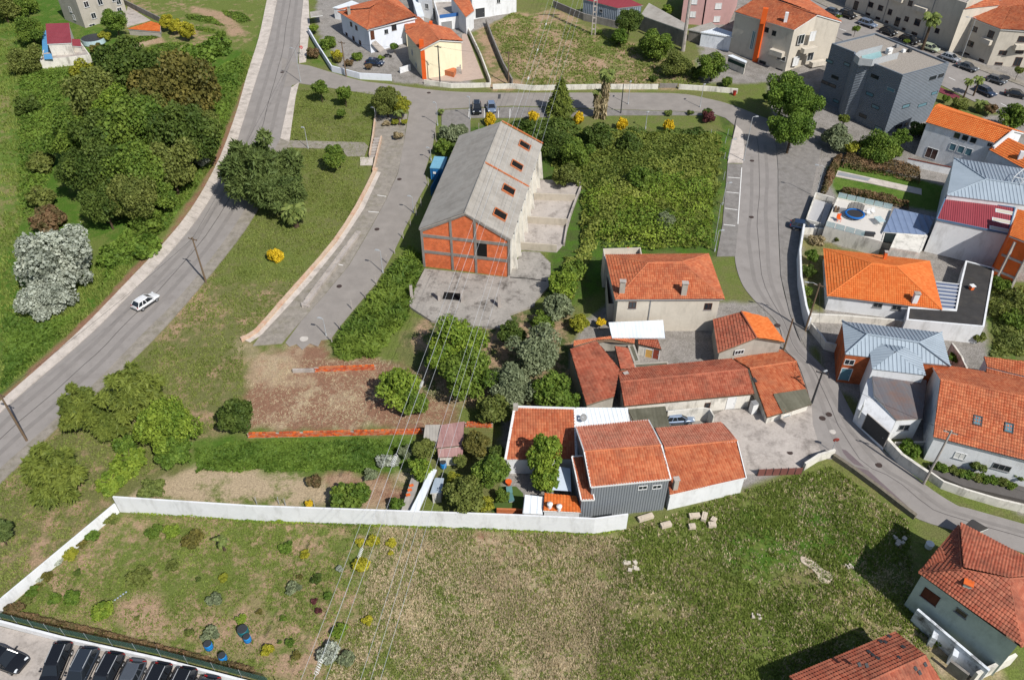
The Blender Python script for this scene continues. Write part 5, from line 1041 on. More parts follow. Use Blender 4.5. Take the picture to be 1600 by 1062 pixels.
b = lean('balcony_shed', 'small lean-to with white roof and dark green panel', zq(8, 470, 535, 650, 608, 662, 590, 520, 528), [2.7, 2.7, 2.8, 2.8], gzp(zq(8, 470, 740)), old_white, T_white, pitch=.5, amp=.03, step=0, course=5); A, B_ = b.sides[0]; part('green_panel', MB().bar(A-Vector((0, .05, .9)), B_-Vector((0, .05, .9)), .05, .7), M('dark_green', hx('1f4a40', .6), .6, .1), b.T)
# beige apartment house with orange chimney stack
z_ = gzp(zq(8, 1030, 700)); h_ = HB(zq(8, 1030, 700), zq(8, 1115, 292))
b = gable('beige_apartments', 'beige apartment house with orange roof and full height orange stack', zq(8, 540, 118, 1115, 290), zq(8, 790, -40, 1340, 145), z_, h_, h_+1.8, beige_wall, T_warm, Bk=zq(8, 1010, -120, 1570, 212), ov=.2)
FR = b.front
for x, y in ((850, 290), (920, 322)): window(b, FR, *zq(8, x, y), .9, 1.0, dark_metal, sill=False)
window(b, FR, *zq(8, 808, 610), 1.6, 1.0, dark_metal); window(b, FR, *zq(8, 715, 390), .8, 4.0, trim_white, glass_blue, sill=False, bars=1); window(b, FR, *zq(8, 990, 560), 2.0, 1.0, trim_white); window(b, FR, *zq(8, 965, 685), 1.6, 1.0, dark_metal)
c = pv_line(*FR, *zq(8, 770, 450)); n = outward(*FR, sum(b.c, Vector())/4); c = c+n*.2; part('orange_stack', MB().box((c.x, c.y, z_+h_/2), (1.1, .7, h_+.5), math.atan2((FR[1]-FR[0]).y, (FR[1]-FR[0]).x)), orange_paint, b.T)
c = P(*zq(8, 820, 185), z_+h_+.7); part('chimney', MB().box((c.x, c.y, c.z+.7), (1.1, 1.0, 3.2), -.3), orange_paint, b.roof); c = P(*zq(8, 1030, 200), z_+h_+.6); part('chimney', MB().box((c.x, c.y, c.z+.5), (.7, .8, 2.4), -.3), white_wall, b.roof)
for x, y, w_ in ((960, 505, 3.2), ): c = pv_line(*FR, *zq(8, x, y))+n*.6; part('balcony', MB().box(c, (w_, 1.2, 1.1), math.atan2((FR[1]-FR[0]).y, (FR[1]-FR[0]).x)), beige_wall, b.T)
GR = b.right; n2 = outward(*GR, sum(b.c, Vector())/4); rz_ = math.atan2((GR[1]-GR[0]).y, (GR[1]-GR[0]).x)
for x, y in ((1240, 470), (1320, 600)): c = pv_line(*GR, *zq(8, x, y))+n2*.6; part('balcony', MB().box(c, (3.6, 1.2, 1.0), rz_), beige_wall, b.T)
for x, y in ((1180, 380), (1290, 350), (1130, 590), (1270, 540)): window(b, GR, *zq(8, x, y), 1.5, 2.0, trim_white, trim_white if x in (1290, 1130) else glass, sill=False)
b = block_g('pink_terrace', 'pink rendered house with white shutters at the top edge', zq(8, 235, 240, 480, 235, 560, 60, 300, 40), 6.6, pink_wall, concrete, cat='house')
for x, y in ((370, 185), (385, 60)): window(b, b.sides[0], *zq(8, x, y), 1.5, 1.3, trim_white, trim_white)
b = block_g('pink_back_house', 'darker pink house partly hidden by the tall concrete pole', zq(8, 20, 230, 220, 240, 260, 60, 60, 40), 6.6, pink_wall, concrete, cat='house')
for x, y in ((140, 140), (155, 15)): window(b, b.sides[0], *zq(8, x, y), 1.3, 1.3, trim_white, trim_white)
# dark modern block
sl_ = M('slate_cladding', hx('7a828b', .74), .55, .14, .8, spec=.4, bmp=0, fine=3); ribbed(sl_, (0, 0, 1), .32, .03)
z_ = gzp(q(0, 3, 722, 832)); h_ = HB(q(0, 3, 722, 832), q(0, 3, 830, 462))
drum = [q(0, 3, 527 if i == 0 else 0, 0) for i in range(0)]
arc = [(530, 322), (528, 345), (540, 362), (565, 374), (600, 380), (632, 382), (655, 392)]
gravel = M('roof_gravel', hx('a89f94', .72), .95, .45, 4, fine=9)
b = block('dark_modern_block', 'dark grey clad modern block with gravel roof and ribbed drum', [q(0, 3, *p) for p in [(392, 268)]+arc+[(830, 462), (1115, 385), (660, 203)]], h_, z_, sl_, gravel, par=.3, pw=.3)
SD = b.sides; ctr = sum(b.c, Vector())/len(b.c)
for x, y in ((378, 378), (412, 476), (396, 527), (350, 508), (318, 605)): window(b, SD[0], *q(0, 3, x, y), 1.7, .6, dark_metal, glass_blue if y in (378, 605) else glass, sill=False, bars=0)
for x, y in ((485, 397), (418, 622)): window(b, SD[0], *q(0, 3, x, y), 1.4, .6, dark_metal, glass_blue, sill=False, bars=0)
k = len(arc); FRS = (b.c[k], b.c[k+1]); RT = (b.c[k+1], b.c[k+2])
for x, y in ((657, 472), (755, 552), (625, 580), (660, 658), (583, 712), (678, 790)): window(b, FRS, *q(0, 3, x, y), 1.7, .65, galv if x == 755 else dark_metal, glass_blue if y not in (472, 712) else glass, sill=False, bars=0)
for x, y, ww in ((1012, 480, 1.8), (1062, 466, 1.4), (1022, 572, 1.6), (848, 652, 2.0), (948, 645, 2.4), (802, 778, 1.8), (850, 764, .8)): window(b, RT, *q(0, 3, x, y), ww, .65, dark_metal, glass_blue if y in (572, 652, 645) else glass, sill=False, bars=0)
mag = M('magenta_sign', hx('b02a86', .7), .6, .1)
for a, e in ((q(0, 3, 285, 615), q(0, 3, 420, 710)),): 
    A, B_ = pv_line(*SD[0], *a), pv_line(*SD[0], *e); n = outward(*SD[0], ctr); part('magenta_band', MB().bar(A+n*.08, B_+n*.08, .12, .45), mag, b.T)
A, B_ = pv_line(*FRS, *q(0, 3, 560, 780)), pv_line(*FRS, *q(0, 3, 690, 838)); n = outward(*FRS, ctr); part('magenta_band', MB().bar(A+n*.08, B_+n*.08, .12, .45), mag, b.T)
c = pv_line(*FRS, *q(0, 3, 597, 795))+n*.2; m = MB()
for i in range(5): 
    a = i*math.tau/5; m.tube([c, (c.x+.5*math.cos(a), c.y+.1*math.cos(a), c.z+.5*math.sin(a))], [.12, .2], 6)
part('flower_emblem', m, mag, b.T)
# roof kit inside the drum walls
dr = [P(*q(0, 3, *p), z_+h_+.55) for p in ((700, 290), (560, 325), (535, 345), (560, 368), (640, 378), (800, 335))]; m = MB()
for i in range(len(dr)-1): m.bar(dr[i]-Vector((0, 0, .3)), dr[i+1]-Vector((0, 0, .3)), .15, 1.3)
part('drum_screen', m, galv, b.roof)
c = P(*q(0, 3, 742, 322), z_+h_); T_ = thing('air_conditioner', 'white air conditioning box on the gravel roof', 'air conditioner', (c.x, c.y, z_+h_-.3)); part('casing', MB().box((c.x, c.y, z_+h_+.25), (1.2, .7, 1.1), .5), trim_white, T_); part('grille', MB().lathe((c.x-.2, c.y-.4, z_+h_+.3), [(.35, 0), (.35, .05)], 12), trim_grey, T_)
for i, p in enumerate(qq(0, 3, 790, 290, 830, 320, 868, 318)): c = P(*p, z_+h_-.2); solo('roof_unit', MB().box((c.x, c.y, c.z+.2), (.7, .6, .5), .4).box((c.x, c.y, c.z+.48), (.5, .4, .1), .4), (trim_grey, trim_white, dark_metal)[i], ('grey', 'small white', 'black')[i]+' service box on the gravel roof', 'service box', (c.x, c.y, c.z-.1))
solo('drum_floor', MB().slab([P(*q(0, 3, *p), z_+h_-.24) for p in ((690, 312), (575, 345), (580, 362), (640, 372), (700, 345))], .05), M('teal_glass_floor', hx('9cc4c6', .7), .3, .1), 'pale teal skylight on the roof inside the drum screen', 'skylight', P(*q(0, 3, 640, 350), z_+h_-.24))
# apartment row at the top right
b = block_g('apartment_row', 'long beige apartment row with brown windows at the top right', qq(0, 3, 470, 42, 1120, 310, 1330, 60, 700, -200), 10.5, beige_wall, concrete, cat='apartments')
S0 = b.sides[0]
for x, y, w_, hh in ((540, 35, 1.2, 2.0), (632, 30, 1.3, 1.1), (692, 50, 1.3, 1.1), (750, 75, 1.0, 1.2), (795, 135, 1.2, 2.0), (852, 118, 1.0, 1.0), (918, 138, 1.4, 1.4), (615, 88, 1.2, .45), (675, 113, 1.2, .45), (730, 135, .8, .45), (835, 180, .8, .45), (900, 207, 1.4, .5), (875, 22, 1.0, 1.1), (1040, 190, 1.0, 1.0)): window(b, S0, *q(0, 3, x, y), w_, hh, wood_dark, sill=hh < 1.5)
for x in (605, 710, 960): c = pv_line(*S0, *q(0, 3, x, 60+(x-605)*.4)); part('drainpipe', MB().box((c.x, c.y-.1, b.z0+5), (.12, .12, 10)), trim_grey, b.T)
n = outward(*S0, sum(b.c, Vector())/4); rz_ = math.atan2((S0[1]-S0[0]).y, (S0[1]-S0[0]).x)
for x, y in ((945, 55), (800, -10)): c = pv_line(*S0, *q(0, 3, x, y))+n*.5; part('balcony', MB().box(c, (3.4, 1.0, 1.0), rz_), beige_wall, b.T)
z_ = gzp(q(0, 3, 1345, 402)); h_ = HB(q(0, 3, 1345, 402), q(0, 3, 1430, 184))
b = hip('corner_apartments', 'beige corner apartment house with red orange hipped roof', qq(0, 3, 1430, 182, 1900, 215, 1800, -60, 1112, 58), qq(0, 3, 1500, 40, 1650, 30), z_, h_, h_+2.2, beige_wall, T_warm, ov=.25)
LF = b.left
for x, y, w_, hh in ((1147, 125, 1.5, 1.2), (1125, 220, 1.5, 1.1), (1245, 270, 1.5, 1.1), (1270, 180, 1.3, 1.0), (1222, 335, 1.3, .5), (1312, 372, 1.3, .5), (1100, 288, 1.3, .5), (1110, 118, .5, .9), (1182, 140, .5, .9), (1088, 210, .4, .9), (1158, 237, .4, .9), (1067, 272, .4, .4), (1135, 300, .4, .4), (1370, 212, 1.4, 1.4)): window(b, LF, *q(0, 3, x, y), w_, hh, wood_dark)
n = outward(*LF, sum(b.c, Vector())/4); rz_ = math.atan2((LF[1]-LF[0]).y, (LF[1]-LF[0]).x); c = pv_line(*LF, *q(0, 3, 1350, 252))+n*.5; part('balcony', MB().box(c, (2.6, 1.0, 1.0), rz_), beige_wall, b.T)
for x, y, w_, hh in ((1443, 325, 1.5, .9), (1418, 392, 1.5, .5), (1545, 320, 1.5, .6), (1560, 242, 1.5, 1.2), (1535, 380, 1.4, 1.9)): window(b, b.front, *q(0, 3, x, y), w_, hh, wood_dark)
n = outward(*b.front, sum(b.c, Vector())/4); c = pv_line(*b.front, *q(0, 3, 1560, 285))+n*.5; part('balcony', MB().box(c, (3.4, 1.0, 1.0), 0), beige_wall, b.T)
lean('back_orange_roof', 'strip of orange roof behind the corner apartments', qq(0, 3, 1200, 60, 1420, 35, 1420, 10, 1380, 0), [10, 10, 10.6, 10.6], z_, beige_wall, T_warm, cat='house')

# ---------------------------------------------------------------- walls, fences, street furniture
hW = HB((600, 819.5), (600, 797))
wall_run('white_boundary_wall', 'long smooth white wall between the field and the allotments', [(188, 798), (400, 812), (600, 819), (800, 826), (927, 832), (978, 825)], hW, white_wall, .2)
wall_run('white_garden_wall', 'white wall slanting down the left side of the flower garden', [(186, 799), (90, 880), (-6, 961)], 1.55, white_wall, .2)
wall_run('car_park_wall', 'low white wall between the flower garden and the parked cars', [(-40, 966), (0, 975), (100, 1001), (250, 1034), (420, 1078)], .85, white_wall, .25)
T_ = thing('mesh_fence', 'green mesh fence with thin posts on top of the car park wall', 'fence', G(0, 962)); mesh_m = glass_mat('green_mesh', (.03, .09, .07), .9, .5); L = [G(*p, .5) for p in [(-40, 955), (0, 964), (100, 990), (250, 1022), (420, 1066)]]
for i in range(len(L)-1):
    n_ = 4
    for k in range(n_):
        a, e = L[i].lerp(L[i+1], k/n_), L[i].lerp(L[i+1], (k+1)/n_); part('mesh_panel', MB().bar(a+Vector((0, 0, .55)), e+Vector((0, 0, .55)), .02, 1.1), mesh_m, T_); part('post', MB().tube([a-Vector((0, 0, .8)), a+Vector((0, 0, 1.2))], .025, 6), galv, T_)
def brick_row(name, label, a, e, h, mat, jit=.02, bl=.42, bh=.22, th=.2):
    A, B_ = G(*a), G(*e); L = (B_-A).length; d = (B_-A).normalized(); T_ = thing(name, label, 'wall', A); mb = MB(); rn = random.Random(int(a[0])); core = MB(); up = Vector((0, 0, h/2-.12)); core.bar(A+up-Vector((0, 0, .08)), B_+up-Vector((0, 0, .08)), th-.05, h-.03); part('mortar_core', core, concrete, T_)
    rows = max(1, int(h/bh)); rz = math.atan2(d.y, d.x)
    for r in range(rows):
        n = int(L/bl)
        for k in range(n):
            if r == rows-1 and rn.random() < .08: continue
            c = A.lerp(B_, (k+.5+(.5 if r % 2 else 0))/n) if k < n-1 or r % 2 == 0 else None
            if c is None: continue
            s = MB().box((c.x+rn.uniform(-jit, jit), c.y+rn.uniform(-jit, jit), c.z+bh*(r+.5)), (bl-.03, th+rn.uniform(-.01, .03), bh-.03), rz+rn.uniform(-.02, .02))
            part('brick', s, mat[rn.randrange(len(mat))], T_)
    return T_
bmats = [terracotta, brick_pale, M('brick_red', hx('c25a34', .72), .9, .2, 2)]
brick_row('brick_boundary_wall', 'long low orange brick wall between the bare plot and the crop', (388, 683), (662, 677), .92, bmats)
brick_row('brick_boundary_wall', 'short brick wall stub right of the rusty shed', qq(2, 1, 1285, 525)[0:2] and q(2, 1, 1285, 535), q(2, 1, 1455, 540), .92, bmats)
brick_row('brick_plot_wall', 'broken orange brick wall at the top of the bare plot', q(2, 1, 362, 198), q(2, 1, 740, 185), .92, bmats)
wall_run('grey_block_stub', 'grey concrete end of the broken brick wall', [q(2, 1, 228, 200), q(2, 1, 360, 198)], .5, concrete, .3)
ST = smooth_line([(588, 265), (559, 323), (523, 379), (477, 433), (439, 476), (401, 519), (377, 532)], 2)
wall_run('strip_edge_wall', 'low crumbling brick edged wall beside the lawn and parking strip', ST, .45, M('pinkish_mortar', hx('cdb49c', .8), .95, .25, 2, dirt=hx('d2774e', .7), dirtamt=.7), .6, cap=None)
T_ = wall_run('steps_wall', 'low brick edged wall from the round tree down to the steps', [q(0, 1, 738, 700), q(0, 1, 720, 850), q(0, 1, 700, 965)], .7, M('pinkish_mortar', (.5, .4, .3)), .3)
wall_run('steps_wall', 'second low wall bounding the steps beside the strip', [q(0, 1, 772, 855), q(0, 1, 745, 960), q(0, 1, 722, 1062)], .7, M('pinkish_mortar', (.5, .4, .3)), .3)
T_ = thing('garden_steps', 'flight of worn concrete steps between two low walls', 'steps', G(*q(0, 1, 740, 900)))
for k in range(7): c = G(*q(0, 1, 750-k*5, 870+k*16)); part('step', MB().box((c.x, c.y, c.z+.1+.06*(7-k)), (1.5, .5, .3), .15), concrete, T_)
sheet('lawn_path', qq(0, 1, 205, 862, 665, 875, 690, 900, 665, 960, 560, 960, 520, 915, 190, 905), setts, .05, .1)
sheet('lawn_landing', qq(0, 1, 640, 965, 720, 968, 718, 1015, 640, 1015), paving, .06, .1)
p0_, p1_ = G(*q(1, 1, 632, 385), .25), G(*q(1, 1, 292, 840), .25); T_ = solo('concrete_beam', MB().bar(p0_, p1_, .8, .5).bar(p0_.lerp(p1_, .02)+Vector((-.3, 0, .3)), p0_.lerp(p1_, .93)+Vector((-.3, 0, .3)), .15, .2), concrete, 'long pale concrete channel lying along the parking strip', 'concrete beam', p0_)
bx_ = G(*q(1, 1, 300, 835)); T_ = solo('rubble_heap', MB().box((bx_.x, bx_.y, bx_.z+.2), (.9, .8, .4), .4).box((bx_.x+.5, bx_.y-.3, bx_.z+.15), (.5, .6, .3), 1.1), concrete, 'heap of broken concrete at the low end of the channel', 'rubble', bx_)
KP = [0]
def fence_post(px, h=1.7, lab='x'):
    c = G(*px); return solo('fence_post', MB().hexa([(c.x-.06, c.y-.06, c.z-.3), (c.x+.06, c.y-.06, c.z-.3), (c.x+.06, c.y+.06, c.z-.3), (c.x-.06, c.y+.06, c.z-.3)], [(c.x-.045, c.y-.045+.0, c.z+h), (c.x+.045, c.y-.045, c.z+h), (c.x+.045, c.y+.045, c.z+h), (c.x-.045, c.y+.045, c.z+h)]).box((c.x+.05, c.y+.02, c.z+h-.25), (.14, .05, .05)), concrete, lab, 'fence post', c, 'concrete posts along the access road')
for p in qq(1, 1, 468, 1062, 514, 975, 592, 858, 672, 785, 740, 705, 805, 575, 853, 515, 905, 420, 950, 345, 985, 280, 1015, 225, 1060, 100): fence_post(p, 1.7, 'slender concrete fence post, '+ORD[KP[0]]+' up from the low end of the access road'); KP[0] += 1
for i, p in enumerate(qq(0, 1, 1105, 860, 1112, 905, 1102, 820, 1225, 805, 1370, 800)): fence_post(p, 1.5, 'slender concrete post near the setts bay behind the factory, '+ORD[i]+' of five')
def fpost2(pts, lab, grp, h=1.2, m=None):
    for k, p in enumerate(sorted(pts)): c = G(*p); solo('fence_post', MB().tube([(c.x, c.y, c.z-.3), (c.x, c.y, c.z+h*.7), (c.x+.03, c.y, c.z+h)], [.05, .045, .04], 6), m or galv, lab+', '+ORD[k]+' from the left', 'fence post', c, grp)
fpost2([q(1, 2, x, y) for x, y in ((1275, 255), (1262, 340), (1245, 440), (1300, 60), (1268, 300), (1252, 395))], 'thin pale fence post between brambles and lane bays', 'thin posts along the lane bays', 1.6)
fpost2([q(0, 2, x, y) for x, y in ((643, 830), (1220, 835), (1310, 880), (1305, 975), (1325, 830))], 'thin pale fence post at the edge of the bramble slope', 'thin posts above the brambles', 1.3)
fpost2([q(2, 1, x, y) for x, y in ((5, 1010), (182, 1020), (360, 1025), (142, 1010))], 'thin stake just behind the long white wall', 'stakes behind the white wall', 1.3)
fpost2([q(3, 0, x, y) for x, y in ((980, 890), (1425, 1010), (1720, 1110))], 'weathered wooden stake beside the mesh fence', 'wooden stakes by the mesh fence', 1.6, wood)
wall_run('field_wall', 'low weathered wall along the top field and cross street', [(770, 139), (800, 138), (833, 141), (930, 139), (1028, 139)], 1.0, old_white, .25)
wall_run('field_wall', 'low weathered wall right of the dark gap by the top field', [(1060, 139), (1105, 142), (1152, 146)], 1.0, old_white, .25)
wall_run('field_gap_wall', 'dark recessed gate wall in the gap of the top field wall', [(1030, 137), (1058, 137)], .9, concrete_dark, .2)
wall_run('slope_wall', 'dark retaining wall curving up beside the top field', qq(0, 1, 1575, 520, 1520, 420, 1450, 250, 1415, 150), 1.3, concrete_dark, .3)
wall_run('yard_side_wall', 'pale side wall of the cream house yard', qq(0, 1, 1440, 520, 1380, 360, 1300, 190), 1.2, old_white, .25)
wall_run('yard_front_wall', 'white stained front wall of the cream house yard', qq(0, 1, 1035, 515, 1200, 540, 1440, 535), .9, old_white, .25)
wall_run('garden_front_wall', 'white wall bending round the flower garden by the junction', qq(0, 1, 325, 205, 380, 300, 470, 440, 640, 485, 835, 495), 1.3, M('bluish_white_wall', (.8, .8, .8)), .25)
wall_run('gate_wall', 'white gate wall with two pillars between the two top houses', qq(0, 1, 885, 450, 950, 430), 1.2, white_wall, .25)
wall_run('lane_boundary_wall', 'tall white wall with sunlit top along the right of the lane', qq(1, 3, 205, 400, 180, 560, 185, 720, 215, 900, 240, 985), 2.1, white_wall, .3)
wall_run('lane_boundary_wall', 'short white wall turning behind the blue parked car', qq(1, 3, 200, 395, 335, 398), 1.2, old_white, .25)
wall_run('stained_garden_wall', 'stained white wall in front of the orange hip house', qq(1, 3, 245, 930, 455, 940, 850, 975, 1240, 1005), 1.4, old_white, .3)
wall_run('yard_wall', 'grey yard wall beside the brick and metal house entrance', qq(1, 3, 255, 985, 320, 1062, 345, 1100, 420, 1120), 1.3, old_white, .25)
wall_run('field_edge_wall', 'low dry stone wall along the lane at the edge of the field', qq(2, 3, 398, 728, 520, 810, 680, 930, 850, 1062, 900, 1100), .7, M('dry_stone', hx('8f8676', .6), .95, .35, 3, fine=7, bmp=.08), .45)
wall_run('gate_pillar_wall', 'pale stub wall between the red sheet gate and the lane', qq(2, 3, 215, 800, 300, 745, 398, 715), 1.2, old_white, .3)
T_ = thing('red_sheet_gate', 'row of red brown sheet panels closing the yard', 'gate', G(*q(2, 2, 1510, 830)))
A, B_ = G(*q(2, 2, 1505, 838)), G(*q(2, 3, 205, 828)); rs = M('red_brown_sheet', hx('8d5a52', .65), .8, .15)
for k in range(6): part('panel', MB().bar(A.lerp(B_, k/6+.01)+Vector((0, 0, .6)), A.lerp(B_, (k+1)/6-.01)+Vector((0, 0, .6)), .05, 1.2), rs, T_)
for k in range(7): c = A.lerp(B_, k/6); part('post', MB().box((c.x, c.y+.07, c.z+.6), (.08, .08, 1.3)), dark_metal, T_)
sheet('sandy_patch', smooth_line(qq(3, 3, 205, 300, 240, 310, 300, 345, 345, 385, 392, 405, 395, 440, 365, 470, 320, 455, 290, 400, 250, 365, 205, 335, 200, 305), 2), M('pale_sand', hx('d2c3b0', .8), .95, .2, 2, dirt=hx('9a8a6a', .6), dirtamt=.7), .03, .06)
wall_run('stone_house_wall', 'grey garden wall running down from the stone house', qq(0, 0, 770, 30, 880, 85, 990, 140), 1.3, concrete_dark, .25)
sheet('stone_house_yard', qq(0, 0, 785, 40, 925, 125, 780, 165, 770, 110), concrete, .05, .1)
# rubble blocks by the grey house
for i, (x, y, a, s) in enumerate([(1120, 60, .1, 1.0), (1180, 65, 1.2, .9), (945, 115, .3, 1.0), (1105, 125, .1, .6), (1228, 115, .0, .7), (1237, 85, .9, .5), (820, 70, .35, 1.5)]):
    c = G(*q(3, 2, x, y)); T_ = solo('concrete_block', MB().box((c.x, c.y, c.z+.2), (1.25*s, .6, .45), a).box((c.x+.1, c.y, c.z+.44), (.9*s, .35, .06), a), M('pale_block', hx('cdbfac', .8), .9, .15, 2), ['pale block nearest the white house corner', 'upended pale block beside its neighbour near the white house', 'pale slab lying apart on the left', 'small pale block lowest of the group', 'pale block at the right end of the group', 'small upright pale block at the right', 'long low pale beam against the grey house foot'][i], 'block', c, 'pale blocks below the grey house')
for i, (p, s) in enumerate([(q(3, 2, 725, 365), 1.0), (q(3, 2, 1500, 670), .5), (q(3, 3, 805, 210), .9), (q(3, 3, 500, 365), .4)]):
    c = G(*p); rn = random.Random(i); m = MB()
    for k in range(9): m.box((c.x+rn.uniform(-1, 1)*s, c.y+rn.uniform(-.6, .6)*s, c.z+.06), (rn.uniform(.3, .6)*s, rn.uniform(.2, .5)*s, rn.uniform(.1, .3)), rn.random()*3)
    solo('rubble_pile', m, M('pale_rubble', hx('cfc4b4', .8), .95, .2, 3), ['pale rubble pile in the middle of the field', 'small pale stone heap farther right in the field', 'pale rubble in the shade beside the lower right house', 'tiny white stone heap at the tip of the house shadow'][i], 'rubble', c, kind='stuff')
# blue container and barrels
c = G(*zq(6, 165, 470)); T_ = thing('blue_container', 'blue steel container standing beside the factory', 'container', c); rz_ = -.12
bl = M('container_blue', hx('2f79b5', .7), .5, .12, 1.5); part('body', MB().box((c.x+.2, c.y+1.2, c.z+1.15), (2.3, 4.2, 2.3), rz_), bl, T_); part('lid', MB().box((c.x+.2, c.y+1.2, c.z+2.36), (2.4, 4.3, .12), rz_), M('container_top', hx('7fb6cf', .75), .5, .1), T_); part('label_plate', MB().box((c.x-.45, c.y-1.0, c.z+1.5), (.5, .05, .4), rz_), trim_white, T_)
for k in range(4): part('rib', MB().box((c.x-.75+k*.5, c.y-.93, c.z+1.15), (.08, .08, 2.2), rz_), bl, T_)
A, B_ = G(*zq(6, 180, 490)), G(*zq(6, 115, 610)); solo('blue_fence_sheet', MB().bar(A+Vector((0, 0, .9)), B_+Vector((0, 0, .9)), .05, 1.8).bar(A+Vector((.08, 0, 1.7)), B_+Vector((.08, 0, 1.7)), .06, .06), bl, 'blue sheet hoarding along the factory side', 'hoarding', A)
def barrel(px, r, h, mat, lab, lay=False):
    c = G(*px); T_ = thing('barrel', lab, 'barrel', c, 'plastic barrels'); part('body', MB().lathe(c, [(r*.9, 0), (r, .06), (r, h*.3), (r*1.04, h*.33), (r, h*.36), (r, h*.68), (r*1.04, h*.71), (r, h*.74), (r, h-.05), (r*.92, h)], 14), mat, T_, smooth=True); part('rim', MB().lathe((c.x, c.y, c.z+h), [(r*.95, 0), (r*.95, .03), (r*.8, .03)], 14), dark_metal, T_); part('lid', MB().lathe((c.x, c.y, c.z+h-.02), [(r*.8, 0), (r*.78, .01)], 14), dark_metal, T_)
pb = paint_mat('barrel_blue', hx('1f86cf', .8), .4, .1); pg = paint_mat('barrel_teal', hx('1b6f78', .7), .4, .1)
barrel(q(3, 0, 1500, 775), .55, .9, pg, 'dark teal barrel in the flower garden'); barrel(q(3, 0, 1525, 820), .38, .85, pb, 'bright blue barrel touching the teal barrel'); barrel(q(3, 0, 1288, 865), .42, .9, pb, 'blue barrel alone on bare soil in the garden'); barrel(q(3, 0, 1375, 935), .4, .85, pb, 'blue barrel nearest the mesh fence'); barrel(q(2, 1, 1152, 785), .4, .95, pb, 'blue barrel in front of the rusty shed')
# ---------------------------------------------------------------- lamps, poles, wires
def lamp_post(base, top, label, arm=None, group='street lamps'):
    c = G(*base); h = max(2.5, HB(base, top)); T_ = thing('street_lamp', label, 'street lamp', c, group)
    part('base', MB().lathe(c, [(.13, -.2), (.13, .35), (.08, .45)], 8), galv, T_); part('pole', MB().tube([(c.x, c.y, c.z+.2), (c.x, c.y, c.z+h-.15)], [.075, .05], 8), galv, T_)
    a = arm or (.55, -.1); d = Vector((a[0], a[1], 0)); e = Vector((c.x, c.y, c.z+h-.15))
    part('arm', MB().tube([e, e+d*.25+Vector((0, 0, .12)), e+d+Vector((0, 0, .15))], [.045, .04, .035], 6), galv, T_)
    hd = e+d*1.25+Vector((0, 0, .15)); r = math.atan2(d.y, d.x); o = part('lamp_head', MB().box(hd, (.6, .26, .12), r).box((hd.x, hd.y, hd.z+.08), (.4, .18, .06), r), galv, T_); part('lens', MB().box((hd.x, hd.y, hd.z-.075), (.4, .18, .03), r), trim_white, o)
    return T_
LP = [(q(0,1,275,505), q(0,1,240,300), 'tall street lamp at the junction of the main road', (-.7,.3)), (q(0,1,320,910), q(0,1,300,785), 'short street lamp beside the lawn path', (-.3,.1)), (q(0,1,737,750), q(0,1,728,662), 'short street lamp by the round tree and steps', (-.3,.1)),
 (q(0,1,1316,732), q(0,1,1314,597), 'street lamp next to the black parked car', (-.2,.1)), (q(0,1,1116,770), q(0,1,1108,632), 'street lamp at the top corner of the access road', (-.3,.1)), (q(0,1,1076,985), q(0,1,1062,912), 'street lamp in front of the blue container', (-.4,.1)),
 (q(1,1,968,265), q(1,1,950,165), 'street lamp on the access road below the container', (-.4,.1)), (q(1,1,780,632), q(1,1,762,497), 'street lamp halfway down the access road', (-.4,.1)), (q(1,1,432,1020), q(1,1,405,915), 'lowest street lamp on the access road', (-.4,.1)),
 (q(0,2,713,642), q(0,2,722,505), 'street lamp right of the shaggy palm', (.1,.2)), (q(0,2,1155,660), q(0,2,1170,522), 'street lamp where the cross street bends', (.2,.2)), (q(0,2,1422,990), q(0,2,1448,718), 'tall street lamp at the bend of the lane', (.6,.1)), (q(0,2,1328,975), q(0,2,1338,857), 'low street lamp at the corner of the bramble slope', (.5,.1)), (q(0,2,820,792), q(0,2,823,690), 'thin lamp on the grass strip between yellow bushes', (.1,.1)),
 (q(1,2,1293,215), q(1,2,1303,82), 'upper street lamp beside the lane bays', (.5,.05)), (q(1,2,1245,500), q(1,2,1265,374), 'lower street lamp beside the lane bays', (.5,.05)), (q(0,3,1175,392), q(0,3,1270,110), 'very tall street lamp beside the apartment parking', (-1.4,.3)), (zq(1,225,455), zq(1,290,130), 'curved street lamp beside the red hedge', (-.9,.3))]
for bs, tp, lb, ar in LP: lamp_post(bs, tp, lb, ar)
def util_pole(base, top, label, mat=None, cross=True, r=.13, lamp=None):
    c = G(*base); h = HB(base, top); T_ = thing('utility_pole', label, 'utility pole', c, 'utility poles'); part('shaft', MB().tube([(c.x, c.y, c.z-.4), (c.x, c.y, c.z+h)], [r*1.25, r*.8], 8), mat or wood, T_)
    if cross:
        part('crossarm', MB().bar((c.x-.7, c.y+.3, c.z+h-.35), (c.x+.7, c.y-.3, c.z+h-.35), .1, .12), mat or wood, T_)
        for s in (-1, -.35, .35, 1): part('insulator', MB().lathe((c.x+.65*s, c.y-.28*s, c.z+h-.3), [(.05, 0), (.07, .08), (.04, .16)], 7), M('porcelain', hx('6d5a50', .6), .4, .1), T_)
    if lamp:
        e = Vector((c.x, c.y, c.z+h-.4)); d = Vector((lamp[0], lamp[1], .2)); part('lamp_arm', MB().tube([e, e+d*.6+Vector((0, 0, .2)), e+d], .035, 6), galv, T_); k = e+d; part('lamp_head', MB().box((k.x+d.x*.15, k.y+d.y*.15, k.z), (.55, .22, .12), math.atan2(d.y, d.x)), galv, T_)
    return Vector((c.x, c.y, c.z+h-.2))
U = {}
U['a'] = util_pole((322, 441), (301, 371), 'wooden pole beside the main road near the yellow dome bush', lamp=None); U['b'] = util_pole((42, 688), (5, 614), 'wooden pole with lamp beside the main road at the left edge', lamp=(-.9, .3))
